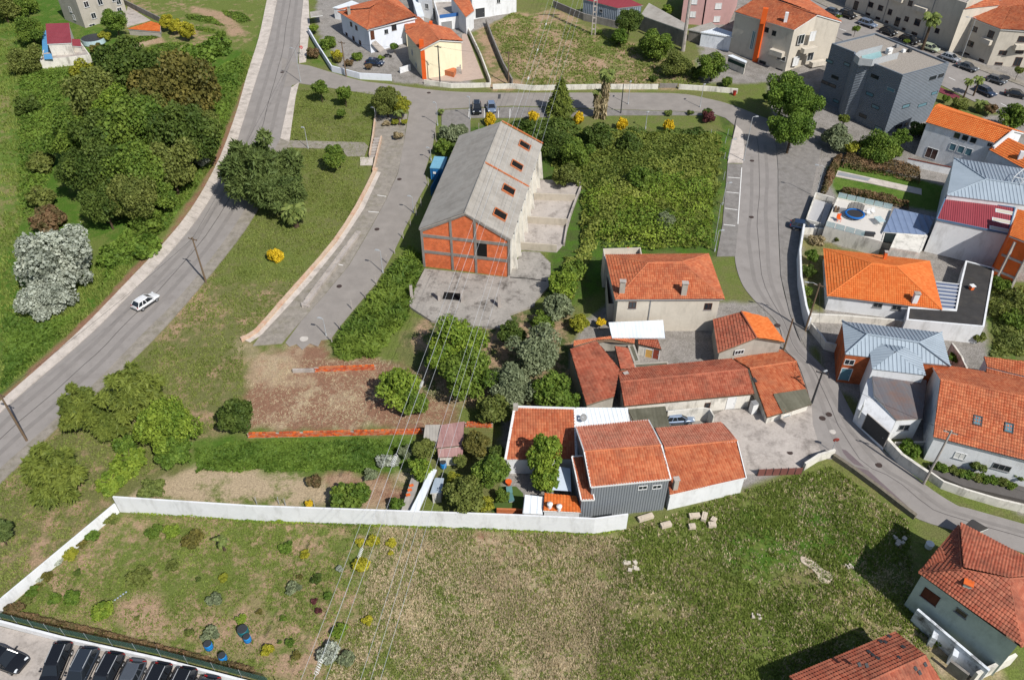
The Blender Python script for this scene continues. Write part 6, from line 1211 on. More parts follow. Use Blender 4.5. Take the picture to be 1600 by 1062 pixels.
U['c'] = util_pole(q(2,3,955,888), q(2,3,1130,560), 'leaning pale pole in front of the big red roof', concrete); U['d'] = util_pole(q(2,3,268,392), q(2,3,340,195), 'dark pole beside the mossy sheet roof', dark_metal, lamp=(.4, .2))
U['e'] = util_pole(q(1,3,228,990), q(1,3,308,700), 'pole with curved lamp arm beside the white lane wall', wood, lamp=(-1.4, .5)); U['f'] = util_pole(zq(4,875,350), zq(4,955,95), 'wooden pole beside the half orange roof', wood, False)
U['g'] = util_pole(q(0,1,555,472), q(0,1,540,255), 'wooden pole at the white garden wall by the junction'); U['h'] = util_pole(q(0,1,1132,527), q(0,1,1120,280), 'dark pole in front of the cream house', dark_metal); U['i'] = util_pole(q(0,1,1552,522), q(0,1,1541,318), 'wooden pole at the foot of the top field slope')
U['j'] = util_pole(q(0,2,668,697), q(0,2,675,517), 'dark pole in the grass right of the shaggy palm', dark_metal, False, .1); U['k'] = util_pole(q(0,2,1355,842), q(0,2,1368,717), 'dark pole at the corner above the bramble slope', dark_metal, False, .1)
U['m'] = util_pole(zq(1, 690, 0) and q(1,3,295,400), q(1,3,300,170), 'thin dark pole beside the white ramp', dark_metal, False, .05)
# concrete ladder pylon and round concrete pole of the power line
def ladder_pylon(base, h, label):
    c = G(*base); T_ = thing('concrete_pylon', label, 'pylon', c, 'power line pylons'); 
    for s in (-1, 1): part('rail', MB().hexa([(c.x+s*.42-.1, c.y-.15, c.z-.5), (c.x+s*.42+.1, c.y-.15, c.z-.5), (c.x+s*.42+.1, c.y+.15, c.z-.5), (c.x+s*.42-.1, c.y+.15, c.z-.5)], [(c.x+s*.3-.08, c.y-.12, c.z+h), (c.x+s*.3+.08, c.y-.12, c.z+h), (c.x+s*.3+.08, c.y+.12, c.z+h), (c.x+s*.3-.08, c.y+.12, c.z+h)]), concrete, T_)
    for k in range(1, 13): z = c.z+h*k/13; part('rung', MB().box((c.x, c.y, z), (.72-.2*k/13, .16, .28)), concrete, T_)
    part('crossarm', MB().box((c.x, c.y, c.z+h), (5.0, .25, .25)), concrete, T_); return Vector((c.x, c.y, c.z+h))
pyl = ladder_pylon(q(0,2,500,214), 17.0, 'tall concrete ladder pylon beside the sheet warehouse')
cp = G(*q(0,2,1050,312)); T_ = thing('concrete_mast', 'tall tapered concrete mast beside the lower grey shed', 'mast', cp, 'power line pylons'); part('shaft', MB().tube([(cp.x, cp.y, cp.z-.5), (cp.x, cp.y, cp.z+15)], [.5, .28], 8), concrete, T_); part('cap', MB().lathe((cp.x, cp.y, cp.z+15), [(.32, 0), (.32, .15), (.1, .2)], 8), galv, T_)
wire_m = M('aluminium_wire', hx('c9cccf', .8), .5, .05, 2, bmp=0); wire_d = M('dark_wire', (.03, .03, .032), .6, .05, 2, bmp=0)
def wire(A, B_, sag, r, mat, label, name='power_line', parent=None, group='overhead wires'):
    A = Vector(A); B_ = Vector(B_); n = 16; pts = []
    for i in range(n+1): t = i/n; p = A.lerp(B_, t); p.z -= sag*4*t*(1-t); pts.append(p)
    return solo(name, MB().tube(pts, r, 5, False), mat, label, 'wire', A, group), pts
# six conductors spanning the plot towards the pylon
ctl = [[(470, 1062), (672, 530), (857, 0)], [(490, 1062), (684, 530), (865, 0)], [(509, 1062), (697, 530), (872, 0)], [(563, 1062), (733, 530), (896, 0)], [(579, 1062), (742, 530), (904, 0)], [(594, 1062), (755, 530), (911, 0)]]
nm = ['leftmost light wire crossing the plot', 'second light wire crossing the plot, with bird markers', 'third light wire crossing the plot', 'fourth light wire crossing the plot', 'fifth light wire crossing the plot', 'rightmost light wire crossing the plot']
for i in range(6):
    a, m_, e = P(*ctl[i][0], 14.5), P(*ctl[i][1], 13.0), P(*ctl[i][2], 14.0)
    t1 = (m_-a).length/(e-a).length; pts = []
    for k in range(-8, 41):
        t = k/26; w0 = (t-t1)*(t-1)/t1; w1 = t*(t-1)/(t1*(t1-1)); w2 = t*(t-t1)/(1-t1); pts.append(a*w0+m_*w1+e*w2)
    o = solo('power_line', MB().tube(pts, .014 if i != 1 else .02, 5, False), wire_m, nm[i], 'wire', pts[0], 'overhead wires')
    if i == 1:
        for ty, sz in ((600, 1), (718, 1.5), (862, 1), (1037, 1.3), (38, .8), (78, .8), (122, 1)):
            j = min(range(1, len(pts)-1), key=lambda j: abs(proj(pts[j])[1]-ty)); y0_, y1_ = proj(pts[j])[1], proj(pts[j-1])[1]; c = pts[j].lerp(pts[j-1], max(-.5, min(.5, (ty-y0_)/(y1_-y0_)))); dr_ = (pts[j+1]-pts[j]).normalized(); m = MB()
            for k in range(6):
                p0 = c+dr_*(k-3)*.16*sz; m.tube([p0+Vector((.15, 0, 0))*sz, p0+Vector((0, .05, .14))*sz, p0+Vector((-.15, 0, 0))*sz, p0+Vector((0, -.05, -.14))*sz, p0+Vector((.15, 0, 0))*sz], .022, 4, False)
            part('bird_marker', m, trim_white, o)
for A, B_, lb in [(U['a'], U['b'], 'dark wire along the main road between the two wooden poles'), (U['a'], G(470, 60, 7.5), 'dark wire running up the main road to the junction lamp'), (U['c'], U['d'], 'dark wire from the pale pole to the mossy roof pole'), (U['d'], U['f'], 'dark wire over the red roofs at the bend'), (U['d'], U['e'], 'dark wire over the lane between its two poles'), (U['c'], U['c']+Vector((30, -14, 0)), 'dark wire leaving the pale pole to the right'), (U['g'], U['h'], 'dark wire in front of the top houses'), (U['h'], U['i'], 'dark wire from the cream house to the field pole')]:
    wire(A, B_, .5, .018, wire_d, lb)
# small street things
c = G(*q(2,3,390,690)); T_ = thing('traffic_mirror', 'red backed round mirror sign on a pole at the yard mouth', 'traffic mirror', c); part('pole', MB().tube([c, (c.x, c.y, c.z+2.2)], .04, 6), galv, T_); part('disc', MB().tube([(c.x, c.y-.06, c.z+2.2), (c.x, c.y+.02, c.z+2.22)], [.38, .4], 16), M('sign_red', hx('a8483c', .7), .5, .1), T_); part('mirror', MB().tube([(c.x, c.y+.02, c.z+2.22), (c.x, c.y+.05, c.z+2.22)], [.34, .3], 16), glass_blue, T_)
c = G(*q(0,1,287,345)); T_ = thing('stop_sign', 'red road sign on the pavement at the junction', 'road sign', c); part('pole', MB().tube([c, (c.x, c.y, c.z+2.0)], .035, 6), galv, T_); part('plate', MB().tube([(c.x, c.y, c.z+2.0), (c.x, c.y-.04, c.z+2.0)], .38, 8), M('sign_bright_red', hx('d83a34', .75), .5, .06), T_); part('white_bar', MB().box((c.x, c.y-.055, c.z+2.0), (.5, .02, .12)), trim_white, T_)
c = G(*q(0,2,1365,585)); T_ = thing('red_bin', 'red bin with a potted plant at the bend below the apartments', 'bin', c); part('body', MB().lathe(c, [(.3, 0), (.38, .8), (.3, .82)], 10), M('bin_red', hx('c0392b', .75), .6, .1), T_); part('lid', MB().lathe((c.x, c.y, c.z+.82), [(.4, 0), (.4, .06), (.1, .14)], 10), M('bin_lid', hx('7a2420', .7), .6, .1), T_)
c = P(*zq(5, 693, 200), gzp(q(2,2,700,560))+3.1); T_ = thing('satellite_dish', 'grey satellite dish on the white ribbed canopy', 'satellite dish', c); part('mast', MB().tube([c, (c.x, c.y, c.z+.6)], .03, 6), galv, T_); d_ = Vector((.35, -.6, .6)).normalized(); k = Vector((c.x, c.y, c.z+.65)); part('dish', MB().tube([k, k+d_*.06, k+d_*.14], [.1, .35, .48], 16, False), trim_grey, T_); part('feed', MB().tube([k, k+d_*.45], .015, 5), galv, T_)
c = G(*q(3, 3, 985, 245)); solo('white_tub', MB().lathe(c, [(.4, 0), (.45, .7), (.38, .7)], 12), trim_white, 'white tub in the shade beside the lower right house', 'tub', c)
# striped lounger, garden box
c = G(*zq(5, 95, 830)); T_ = thing('sun_lounger', 'teal fabric lounger on the artificial lawn', 'lounger', c); part('seat', MB().box((c.x, c.y-.3, c.z+.35), (.7, 1.2, .08), .25), M('teal_fabric', hx('5f8a8a', .7), .8, .1), T_); part('backrest', MB().hexa([(c.x-.45, c.y+.25, c.z+.35), (c.x+.25, c.y+.4, c.z+.35), (c.x+.23, c.y+.46, c.z+.35), (c.x-.47, c.y+.31, c.z+.35)], [(c.x-.55, c.y+.7, c.z+1.0), (c.x+.15, c.y+.85, c.z+1.0), (c.x+.13, c.y+.91, c.z+1.0), (c.x-.57, c.y+.76, c.z+1.0)]), M('teal_fabric', (.2, .3, .3)), T_); part('frame', MB().box((c.x, c.y-.3, c.z+.15), (.6, 1.1, .06), .25), galv, T_)
c = G(*zq(5, 78, 725)); solo('orange_pot', MB().lathe(c, [(.25, 0), (.4, .6), (.32, .6)], 12), orange_paint, 'orange flower pot beside the artificial lawn', 'flower pot', c)
for p, lb in ((q(3, 0, 760, 540), 'flat slab path of pale blue stones in the flower garden'), ):
    for k in range(6): 
        c = G(*q(3, 0, 690+k*17, 582-k*12), .03); solo('stepping_stone', MB().lathe(c, [(.1, 0), (.11, .05), (.05, .07)], 7), M('bluish_stone', hx('a9b4bf', .75), .8, .15), ORD[k]+' pale blue stepping stone from the lower end of its row', 'stone', c, 'blue stones in the flower garden')

# ---------------------------------------------------------------- vehicles
tyre_m = M('tyre_rubber', (.02, .02, .02), .9, .1, 5, bmp=0); rim_m = M('alloy', hx('b8babd', .75), .35, .05, 3, metal=.6, bmp=0); lamp_r = M('tail_light', hx('b0201c', .7), .3, .05, 3, bmp=0); lamp_w = M('head_light', hx('e4e8ea', .85), .2, .03, 3, bmp=0); cglass = glass_mat('car_glass', (.015, .018, .022), .05)
CARK = {'hatch': dict(L=4.05, W=1.76, H=1.48, hood=.23, rear=.04, fs=.21, rs=.12), 'suv': dict(L=4.45, W=1.85, H=1.66, hood=.25, rear=.03, fs=.15, rs=.08), 'estate': dict(L=4.6, W=1.82, H=1.50, hood=.26, rear=.03, fs=.16, rs=.08), 'sedan': dict(L=4.6, W=1.82, H=1.45, hood=.27, rear=.16, fs=.17, rs=.12)}
def car(rear, front, kind, paint, label, group=None, name='parked_car', s=1.0):
    R_, F_ = G(*rear, .04), G(*front, .04); c = (R_+F_)/2; d = (F_-R_); a = math.atan2(d.y, d.x); k = CARK[kind]; L, W, H = k['L']*s, k['W']*s, k['H']*s; T_ = thing(name, label, 'car', (0, 0, 0), group); hw = W/2*1.04
    body = MB(); belt = H*.60; st = [(-.5, .42, .30, .62, .80), (-.485, .24, .40, belt/H*.93, .93), (-.40, .17, .42, belt/H, 1.0), (-.2, .16, .42, belt/H, 1.0), (.1, .16, .42, belt/H, 1.0), (.5-k['hood'], .16, .42, belt/H*.99, 1.0), (.36, .17, .42, belt/H*.93, .98), (.455, .20, .38, .50, .92), (.495, .28, .36, .42, .78)]
    n = 9
    for (x, zb, zs, zt, w_) in st:
        X = x*L*1.03; body.v += [(X, -hw*w_*.90, zb*H), (X, -hw*w_, zs*H), (X, -hw*w_*.985, (zs*.4+zt*.6)*H), (X, -hw*w_*.88, zt*H), (X, 0, zt*H+.035), (X, hw*w_*.88, zt*H), (X, hw*w_*.985, (zs*.4+zt*.6)*H), (X, hw*w_, zs*H), (X, hw*w_*.90, zb*H)]
    for i in range(len(st)-1):
        for j in range(n): j2 = (j+1) % n; body.f.append((i*n+j, i*n+j2, (i+1)*n+j2, (i+1)*n+j))
    body.f += [tuple(range(n)), tuple(range((len(st)-1)*n, len(st)*n))[::-1]]
    bo_ = part('body', body, paint, T_, smooth=True); sm_ = bo_.modifiers.new('round', 'SUBSURF'); sm_.levels = 1; sm_.render_levels = 2
    xb, xf = (-.5+k['rear'])*L, (.5-k['hood'])*L; xb1, xf1 = xb+k['rs']*L, xf-k['fs']*L; zb, zt = belt-.02, H-.05; wb, wt = hw*.90, hw*.70
    gl_ = MB(); lo = [(xb, -wb*.93, zb), (xb+.2*L, -wb, zb), (xf-.12*L, -wb, zb), (xf, -wb*.9, zb), (xf, wb*.9, zb), (xf-.12*L, wb, zb), (xb+.2*L, wb, zb), (xb, wb*.93, zb)]; hi = [(xb1, -wt*.92, zt), (xb1+.12*L, -wt, zt), (xf1-.06*L, -wt, zt), (xf1, -wt*.9, zt), (xf1, wt*.9, zt), (xf1-.06*L, wt, zt), (xb1+.12*L, wt, zt), (xb1, wt*.92, zt)]
    gl_.hexa(lo, hi); part('glasshouse', gl_, cglass, T_)
    rf = MB(); e = .03; ring = [(xb1-.04, -wt*.92-e, zt), (xb1+.12*L, -wt-e, zt), (xf1-.06*L, -wt-e, zt), (xf1+.03, -wt*.88, zt), (xf1+.03, wt*.88, zt), (xf1-.06*L, wt+e, zt), (xb1+.12*L, wt+e, zt), (xb1-.04, wt*.92+e, zt)]
    r2 = [(x*.93+.07*(xb1+xf1)/2, y*.86, zt+.06) for x, y, z in ring]; rf.hexa(ring, r2); ro_ = part('roof', rf, paint, T_)
    if kind in ('suv', 'estate'):
        for s_ in (-1, 1): part('roof_rail', MB().bar((xb1+.1, s_*wt*.9, zt+.09), (xf1-.3, s_*wt*.9, zt+.09), .05, .05), galv, ro_)
    for s_ in (-1, 1):
        for (x0, x1, y0, y1) in ((xf, xf1, wb*.9, wt*.9), (xb, xb1, wb*.93, wt*.92), ((xb+xf)/2+.1, (xb1+xf1)/2+.1, wb, wt), (xb+.2*L, xb1+.13*L, wb, wt)): part('pillar', MB().bar((x0, s_*(y0+.005), zb), (x1, s_*(y1+.005), zt+.01), .09, .05, (0, s_, .4)), paint, T_)
        part('mirror', MB().box((xf-.1*L, s_*(hw+.08), belt+.08), (.14, .2, .14)), paint, T_)
        part('headlight', MB().box((.455*L, s_*hw*.66, .50*H-.03), (.2, .38, .12), -s_*.25), lamp_w, T_); part('tail_light', MB().box((-.478*L, s_*hw*.72, .53*H), (.1, .34, .2), s_*.2), lamp_r, T_)
        part('door_sill', MB().box((0, s_*hw*.93, .165*H), (L*.5, .06, .1)), dark_metal, T_)
        for xw in (-.315, .315):
            wl_ = part('wheel', MB().tube([(xw*L, s_*(hw-.22), .31), (xw*L, s_*(hw-.2), .31), (xw*L, s_*(hw-.02), .31), (xw*L, s_*(hw+.0), .31)], [.27, .315, .315, .28], 16), tyre_m, T_); part('rim', MB().tube([(xw*L, s_*(hw-.02), .31), (xw*L, s_*(hw+.012), .31)], [.21, .19], 10), rim_m, wl_)
    part('number_plate', MB().box((-.5*L-.01, 0, .42*H), (.03, .5, .12)), trim_white, T_); part('number_plate', MB().box((.497*L, 0, .33*H), (.03, .5, .12)), trim_white, T_); part('grille', MB().box((.488*L, 0, .40*H), (.04, W*.5, .1)), dark_metal, T_)
    T_.location = c; T_.rotation_euler = (0, 0, a); return T_
pk = lambda n, h, m=0.0: paint_mat('paint_'+n, hx(h, .8), .25, .7, m)
BLK = pk('black', '1c1c1e'); DBL = pk('dark_blue', '30363f'); SIL = pk('silver', 'b4bac2', .3); WHT = pk('white', 'f0f0f0'); GRY = pk('grey', '5a5f66', .2); LGR = pk('pale_green', 'b9c2a4'); BLU = pk('steel_blue', '8a9bb4', .3); NAV = pk('navy', '27364f')
car((213, 487), (245, 464), 'hatch', WHT, 'white hatchback driving up the main road', None, 'driving_car')
lot = 'dark cars parked behind the car park wall'
row = [((104.5, 1009), (83, 1064), 'estate', BLK, 'black estate car at the left end of the parked row'), ((147, 1017), (121, 1073), 'suv', DBL, 'dark blue grey car with sunroof, second in the parked row'), ((186, 1024), (158, 1082), 'estate', BLK, 'black car between the sunroof car and the two tone car'), ((222, 1031), (196, 1090), 'hatch', GRY, 'two tone black and silver car in the parked row'), ((260, 1040), (233, 1099), 'estate', BLK, 'black car right of the two tone car'), ((300, 1047), (273, 1107), 'suv', BLK, 'black car with red tail light near the right end of the row'), ((338, 1056), (312, 1116), 'hatch', DBL, 'last dark car of the row, mostly cut by the frame')]
for r_, f_, k_, p_, l_ in row: car((r_[0]-4, r_[1]+9), (f_[0]-4, f_[1]+9), k_, p_, l_, lot, s=1.05)
car((-28, 1018), (48, 1048), 'sedan', BLK, 'black saloon parked apart at the lower left corner', lot, s=1.08)
car((745, 165), (745.5, 182), 'suv', BLK, 'black car in the bay beside the street lamp', 'cars in the bays by the factory'); car((767, 164), (769, 180), 'hatch', BLU, 'steel blue car in the bay right of the black one', 'cars in the bays by the factory')
car(q(0,1,680,395), q(0,1,785,405), 'hatch', NAV, 'dark navy car in the yard of the white hipped house'); car(q(1,3,130,350), q(1,3,285,378), 'hatch', NAV, 'dark blue car parked under the white lane wall'); car(q(2,2,968,505), q(2,2,1068,498), 'hatch', BLU, 'blue grey car in the small courtyard')
ts = 'cars parked along the apartments'
for x, y, p_, k_, l_ in ((400, 92, GRY, 'hatch', 'grey car at the far end of the apartment street'), (487, 108, BLK, 'suv', 'black car with red lights under the apartment row'), (610, 162, BLU, 'estate', 'silver blue estate behind the modern block'), (737, 212, BLK, 'hatch', 'black car just left of the tall palm'), (866, 262, BLK, 'estate', 'black estate close to the palm trunk'), (994, 312, LGR, 'hatch', 'pale green car right of the palm trunk'), (1118, 372, SIL, 'hatch', 'silver car beside the very tall lamp'), (1222, 428, GRY, 'sedan', 'dark grey saloon right of the very tall lamp')):
    car(q(0,3,x-58, y-22), q(0,3,x+55, y+20), k_, p_, l_, ts)
car(q(0,3,1345,490), q(0,3,1450,525), 'hatch', GRY, 'dark grey car alone behind the yucca clump', ts); car(q(0,3,1450,580), q(0,3,1590,608), 'sedan', BLK, 'black saloon at the right edge of the street', ts); car(q(0,3,1285,555), q(0,3,1375,600), 'estate', NAV, 'navy estate half hidden by the yucca', ts)
c = G(*q(0,1,810,355)); T_ = thing('motorbike', 'dark motorbike parked at the stair of the white hipped house', 'motorbike', c)
for s_ in (-.65, .65): part('wheel', MB().tube([(c.x+s_, c.y-.06, c.z+.32), (c.x+s_, c.y+.06, c.z+.32)], .32, 14), tyre_m, T_)
part('frame', MB().bar((c.x-.5, c.y, c.z+.5), (c.x+.5, c.y, c.z+.6), .2, .3), dark_metal, T_); part('seat', MB().box((c.x-.25, c.y, c.z+.78), (.7, .25, .12)), black, T_); part('tank', MB().box((c.x+.2, c.y, c.z+.82), (.45, .3, .25)), BLK, T_); part('handlebar', MB().tube([(c.x+.5, c.y-.35, c.z+1.05), (c.x+.5, c.y+.35, c.z+1.05)], .02, 6), galv, T_); part('fork', MB().tube([(c.x+.65, c.y, c.z+.32), (c.x+.48, c.y, c.z+1.05)], .04, 6), galv, T_)
# ---------------------------------------------------------------- vegetation
def leaf_cloud(P0, Nn, size, tint, aspect=1.0, rs=None, jitter=.85, along=None):
    """one small folded leaf spray (two triangles) per point; Nn: facing direction"""
    n = len(P0); r = rs.normal(size=(n, 3))*jitter+Nn; r /= np.linalg.norm(r, axis=1)[:, None]+1e-9
    t = rs.normal(size=(n, 3)) if along is None else along+rs.normal(size=(n, 3))*.25
    u = t-r*(t*r).sum(1)[:, None]; u /= np.linalg.norm(u, axis=1)[:, None]+1e-9; v = np.cross(r, u)
    s = size*(.45+1.15*rs.rand(n)**1.6)[:, None]; su = u*s*.5*max(1, aspect); sv = v*s*.5/max(1, aspect**.5)
    bend = r*s*.12
    V = np.stack([P0-su, P0-sv*.9+bend, P0+su, P0+sv*.9+bend], 1).reshape(-1, 3); F = np.arange(4*n).reshape(n, 4)
    return V, F, np.repeat(tint, 4)
def cloud_mesh(name, V, F, tint, mat):
    me = bpy.data.meshes.new(name); fast_mesh(me, V, F); at = me.attributes.new('tint', 'FLOAT', 'POINT'); at.data.foreach_set('value', np.clip(tint, 0, 1).astype(np.float32)); me.materials.append(mat); return me
def crown_points(R, seed, nl, N_, flat=.85, spread=.76, lob=(.14, .38), upb=.25, low=-.45):
    rs = np.random.RandomState(seed); C = []; Rl = []
    for i in range(nl):
        d = rs.normal(size=3); d /= np.linalg.norm(d); d[2] = max(d[2], low); k = R*spread*(.5+.5*rs.rand())*(1+.18*(rs.rand() < .2)) ; C.append(d*k*np.array([1, 1, flat])); Rl.append(R*rs.uniform(*lob))
    C.append(np.zeros(3)); Rl.append(R*.5); C = np.array(C); Rl = np.array(Rl); w_ = Rl**2; idx = rs.choice(len(C), N_, p=w_/w_.sum())
    d = rs.normal(size=(N_, 3)); d[:, 2] += upb; d /= np.linalg.norm(d, axis=1)[:, None]; rad = Rl[idx]*(.55+.5*rs.rand(N_)**.7+.22*(rs.rand(N_) < .12)*rs.rand(N_))
    P0 = C[idx]+d*rad[:, None]*np.array([1, 1, flat]); tint = .5+(rs.rand(len(C))[idx]-.5)*.5+rs.normal(size=N_)*.16
    return rs, P0, d, tint, C, Rl
CROWN = {}
def crown_proto(kind, R, var):
    key = (kind, R, var)
    if key in CROWN: return CROWN[key]
    seed = int(abs(hash(kind)) % 1) + {'broad': 10, 'bush': 60, 'pine': 110, 'spray': 160, 'dense': 210}[kind]+int(R*7)+var*31
    if kind == 'broad': rs, P0, d, t, C, Rl = crown_points(R, seed, 36, int(2000*R**1.25)+400, .85); V = leaf_cloud(P0, d*.7+np.array([0, 0, .5]), .24+.014*R, t, 1.2, rs)
    elif kind == 'dense': rs, P0, d, t, C, Rl = crown_points(R, seed, 38, int(3200*R**1.25)+500, .9, .74, (.18, .36)); V = leaf_cloud(P0, d*.9+np.array([0, 0, .3]), .21+.014*R, t, 1.1, rs)
    elif kind == 'bush': rs, P0, d, t, C, Rl = crown_points(R, seed, 15, int(1700*R**1.2)+250, .75, .74, (.2, .46)); V = leaf_cloud(P0, d, .17+.04*R, t, 1.1, rs)
    elif kind == 'pine': rs, P0, d, t, C, Rl = crown_points(R, seed, 44, int(4600*R**1.2), .95, .74, (.15, .27), .45, -.5); V = leaf_cloud(P0, d*.4, .26, t, 2.2, rs, .9, d)
    else: rs, P0, d, t, C, Rl = crown_points(R, seed, 48, int(4000*R**1.2), .9, .78, (.13, .24), .4, -.5); h = d*np.array([1, 1, .25]); V = leaf_cloud(P0, np.tile(np.array([0, 0, 1.0]), (len(P0), 1))+d*.3, .32, t, 2.2, rs, .5, h)
    me = cloud_mesh('crown_'+kind, *V, None); me.materials.clear(); me.materials.append(leafM['mid']); CROWN[key] = (me, C); return CROWN[key]
leafM = {'mid': leaf_mat('leaf_mid', (0.062, 0.119, 0.018), (0.186, 0.252, 0.039)), 'dark': leaf_mat('leaf_dark', (0.040, 0.075, 0.014), (0.122, 0.166, 0.032)), 'olive': leaf_mat('leaf_olive', (0.086, 0.115, 0.025), (0.212, 0.235, 0.057)), 'brown': leaf_mat('leaf_bronze', (0.081, 0.085, 0.022), (0.207, 0.177, 0.043)),
 'bright': leaf_mat('leaf_bright', (0.087, 0.160, 0.020), (0.281, 0.357, 0.046)), 'yellow': leaf_mat('leaf_yellow', (0.426, 0.291, 0.011), (0.806, 0.582, 0.034)), 'lime': leaf_mat('leaf_lime', (0.145, 0.174, 0.017), (0.377, 0.362, 0.043)), 'silver': leaf_mat('leaf_silver', (0.143, 0.164, 0.120), (0.568, 0.600, 0.512)), 'greyg': leaf_mat('leaf_greygreen', (0.109, 0.138, 0.072), (0.275, 0.312, 0.174)),
 'red': leaf_mat('leaf_redbrown', (0.085, 0.085, 0.030), (0.260, 0.150, 0.085)), 'purple': leaf_mat('leaf_purple', (0.072, 0.023, 0.026), (0.174, 0.058, 0.058)), 'pine': leaf_mat('leaf_pine', (0.057, 0.092, 0.025), (0.171, 0.220, 0.064)), 'cyp': leaf_mat('leaf_cypress', (0.070, 0.103, 0.020), (0.215, 0.253, 0.045)), 'fresh': leaf_mat('leaf_fresh', (0.052, 0.108, 0.015), (0.177, 0.261, 0.039)), 'goldg': leaf_mat('leaf_goldgreen', (0.217, 0.217, 0.017), (0.522, 0.464, 0.043)), 'palm': leaf_mat('leaf_palm', (0.072, 0.109, 0.026), (0.232, 0.275, 0.072)), 'straw': leaf_mat('leaf_straw', (0.224, 0.179, 0.101), (0.470, 0.381, 0.224))}
leafM['bramble'] = leaf_mat('leaf_bramble', (.085, .125, .022), (.29, .32, .065), .3); leafM['gr1'] = leaf_mat('blade_green', (.14, .185, .04), (.30, .34, .09), .35); leafM['gr2'] = leaf_mat('blade_fresh', (.13, .19, .035), (.29, .35, .08), .35); leafM['gr3'] = leaf_mat('blade_straw', (.36, .29, .18), (.66, .55, .37), .3)
bark = M('bark', hx('6b5a4a', .55), .95, .25, 6, spec=.1)
TRK = {}
def trunk_proto(var):
    if var in TRK: return TRK[var]
    rn = random.Random(var); mb = MB(); pts = [(0, 0, -.1), (rn.uniform(-.03, .03), rn.uniform(-.03, .03), .35), (rn.uniform(-.05, .05), rn.uniform(-.05, .05), .7), (0, 0, 1.0)]; mb.tube(pts, [.06, .05, .04, .025], 7)
    for k in range(5):
        a = k*1.26+rn.random(); z = rn.uniform(.45, .8); mb.tube([(0, 0, z), (.22*math.cos(a), .22*math.sin(a), z+.18), (.45*math.cos(a), .45*math.sin(a), z+.42)], [.03, .02, .008], 5)
    me = mesh_of('trunk', mb, bark); TRK[var] = me; return me
SIZES = {'broad': (1.4, 2.6, 4.2), 'dense': (1.4, 2.6, 4.2), 'bush': (.7, 1.4), 'pine': (2.4, 4.5), 'spray': (2.0, 3.6)}
tcount = [0]
def tree(px, py, rpx, hc, kind, mat, label, name=None, group=None, tall=1.0, cat=None):
    """crown centre pixel, crown radius in photograph pixels, crown centre height in metres"""
    rpx *= 1.12 if kind in ('broad', 'dense') else 1.04; g = G(px, py, hc); R = rpx/scale_at(px, py, hc); i = tcount[0]; tcount[0] += 1
    R0 = min(SIZES[kind], key=lambda s: abs(math.log(s/R))); me, C = crown_proto(kind, R0, i % 2); base = Vector((g.x, g.y, gz(g.y)))
    nm = name or ('shrub' if kind == 'bush' or R < 1.3 else 'tree'); T_ = thing(nm, label, cat or nm.split('_')[-1], base, group)
    cr = bpy.data.objects.new('crown', me); COL.objects.link(cr); cr.parent = T_; cr.location = (0, 0, hc); cr.scale = (R/R0, R/R0, R/R0*tall); cr.rotation_euler = (0, 0, (i*2.4) % 6.28)
    cr.material_slots[0].link = 'OBJECT'; cr.material_slots[0].material = leafM[mat]
    tr = bpy.data.objects.new('trunk', trunk_proto(i % 4)); COL.objects.link(tr); tr.parent = T_; w_ = max(.6, R*.9); tr.scale = (w_, w_, max(.4, hc+.3*R)); tr.rotation_euler = (0, 0, i*1.7); return T_
W = 'trees of the wood left of the main road'
def z00(x, y): return q(0, 0, x, y)
for x, y, r, h, k, m, l in [
 (780, 470, 175, 6.5, 'dense', 'dark', 'dark round tree at the top of the wood'), (1100, 570, 205, 6.5, 'dense', 'brown', 'big bronze green tree on the right of the wood'), (600, 600, 150, 6, 'dense', 'olive', 'olive tree on the upper left flank of the wood'), (520, 470, 70, 4, 'broad', 'lime', 'yellow green small tree beside the annex wall'),
 (860, 800, 175, 6.5, 'dense', 'mid', 'mid green tree in the heart of the wood'), (1120, 830, 165, 6, 'dense', 'dark', 'dark tree below the bronze one'), (430, 840, 120, 4.5, 'broad', 'mid', 'light leafed tree on the left edge of the wood'), (630, 860, 150, 6, 'dense', 'dark', 'dark tree between two lighter crowns of the wood'), (700, 690, 110, 6.5, 'broad', 'bright', 'small bright crown between dark ones'),
 (640, 1050, 150, 5, 'dense', 'dark', 'dark tree at the lower left of the wood'), (840, 1060, 150, 5, 'dense', 'mid', 'green tree low in the wood above the road verge'), (1040, 1010, 130, 4.5, 'broad', 'olive', 'olive tree nearest the road in the wood'), (1250, 780, 90, 4, 'broad', 'olive', 'loose olive crown at the right flank of the wood'), (960, 640, 120, 6.5, 'dense', 'olive', 'dull crown joining the dark and bronze trees'), (820, 1210, 120, 4, 'dense', 'olive', 'lowest tree of the wood toward the road'), (640, 1260, 100, 3, 'broad', 'dark', 'low dark crown at the bottom of the wood'), (450, 1060, 95, 3.5, 'broad', 'dark', 'dark shrubby tree left of the wood foot')]:
    tree(*z00(x, y), r/3.93*1.2, h+1.6, k, m, l, 'woodland_tree', W, 1.2)
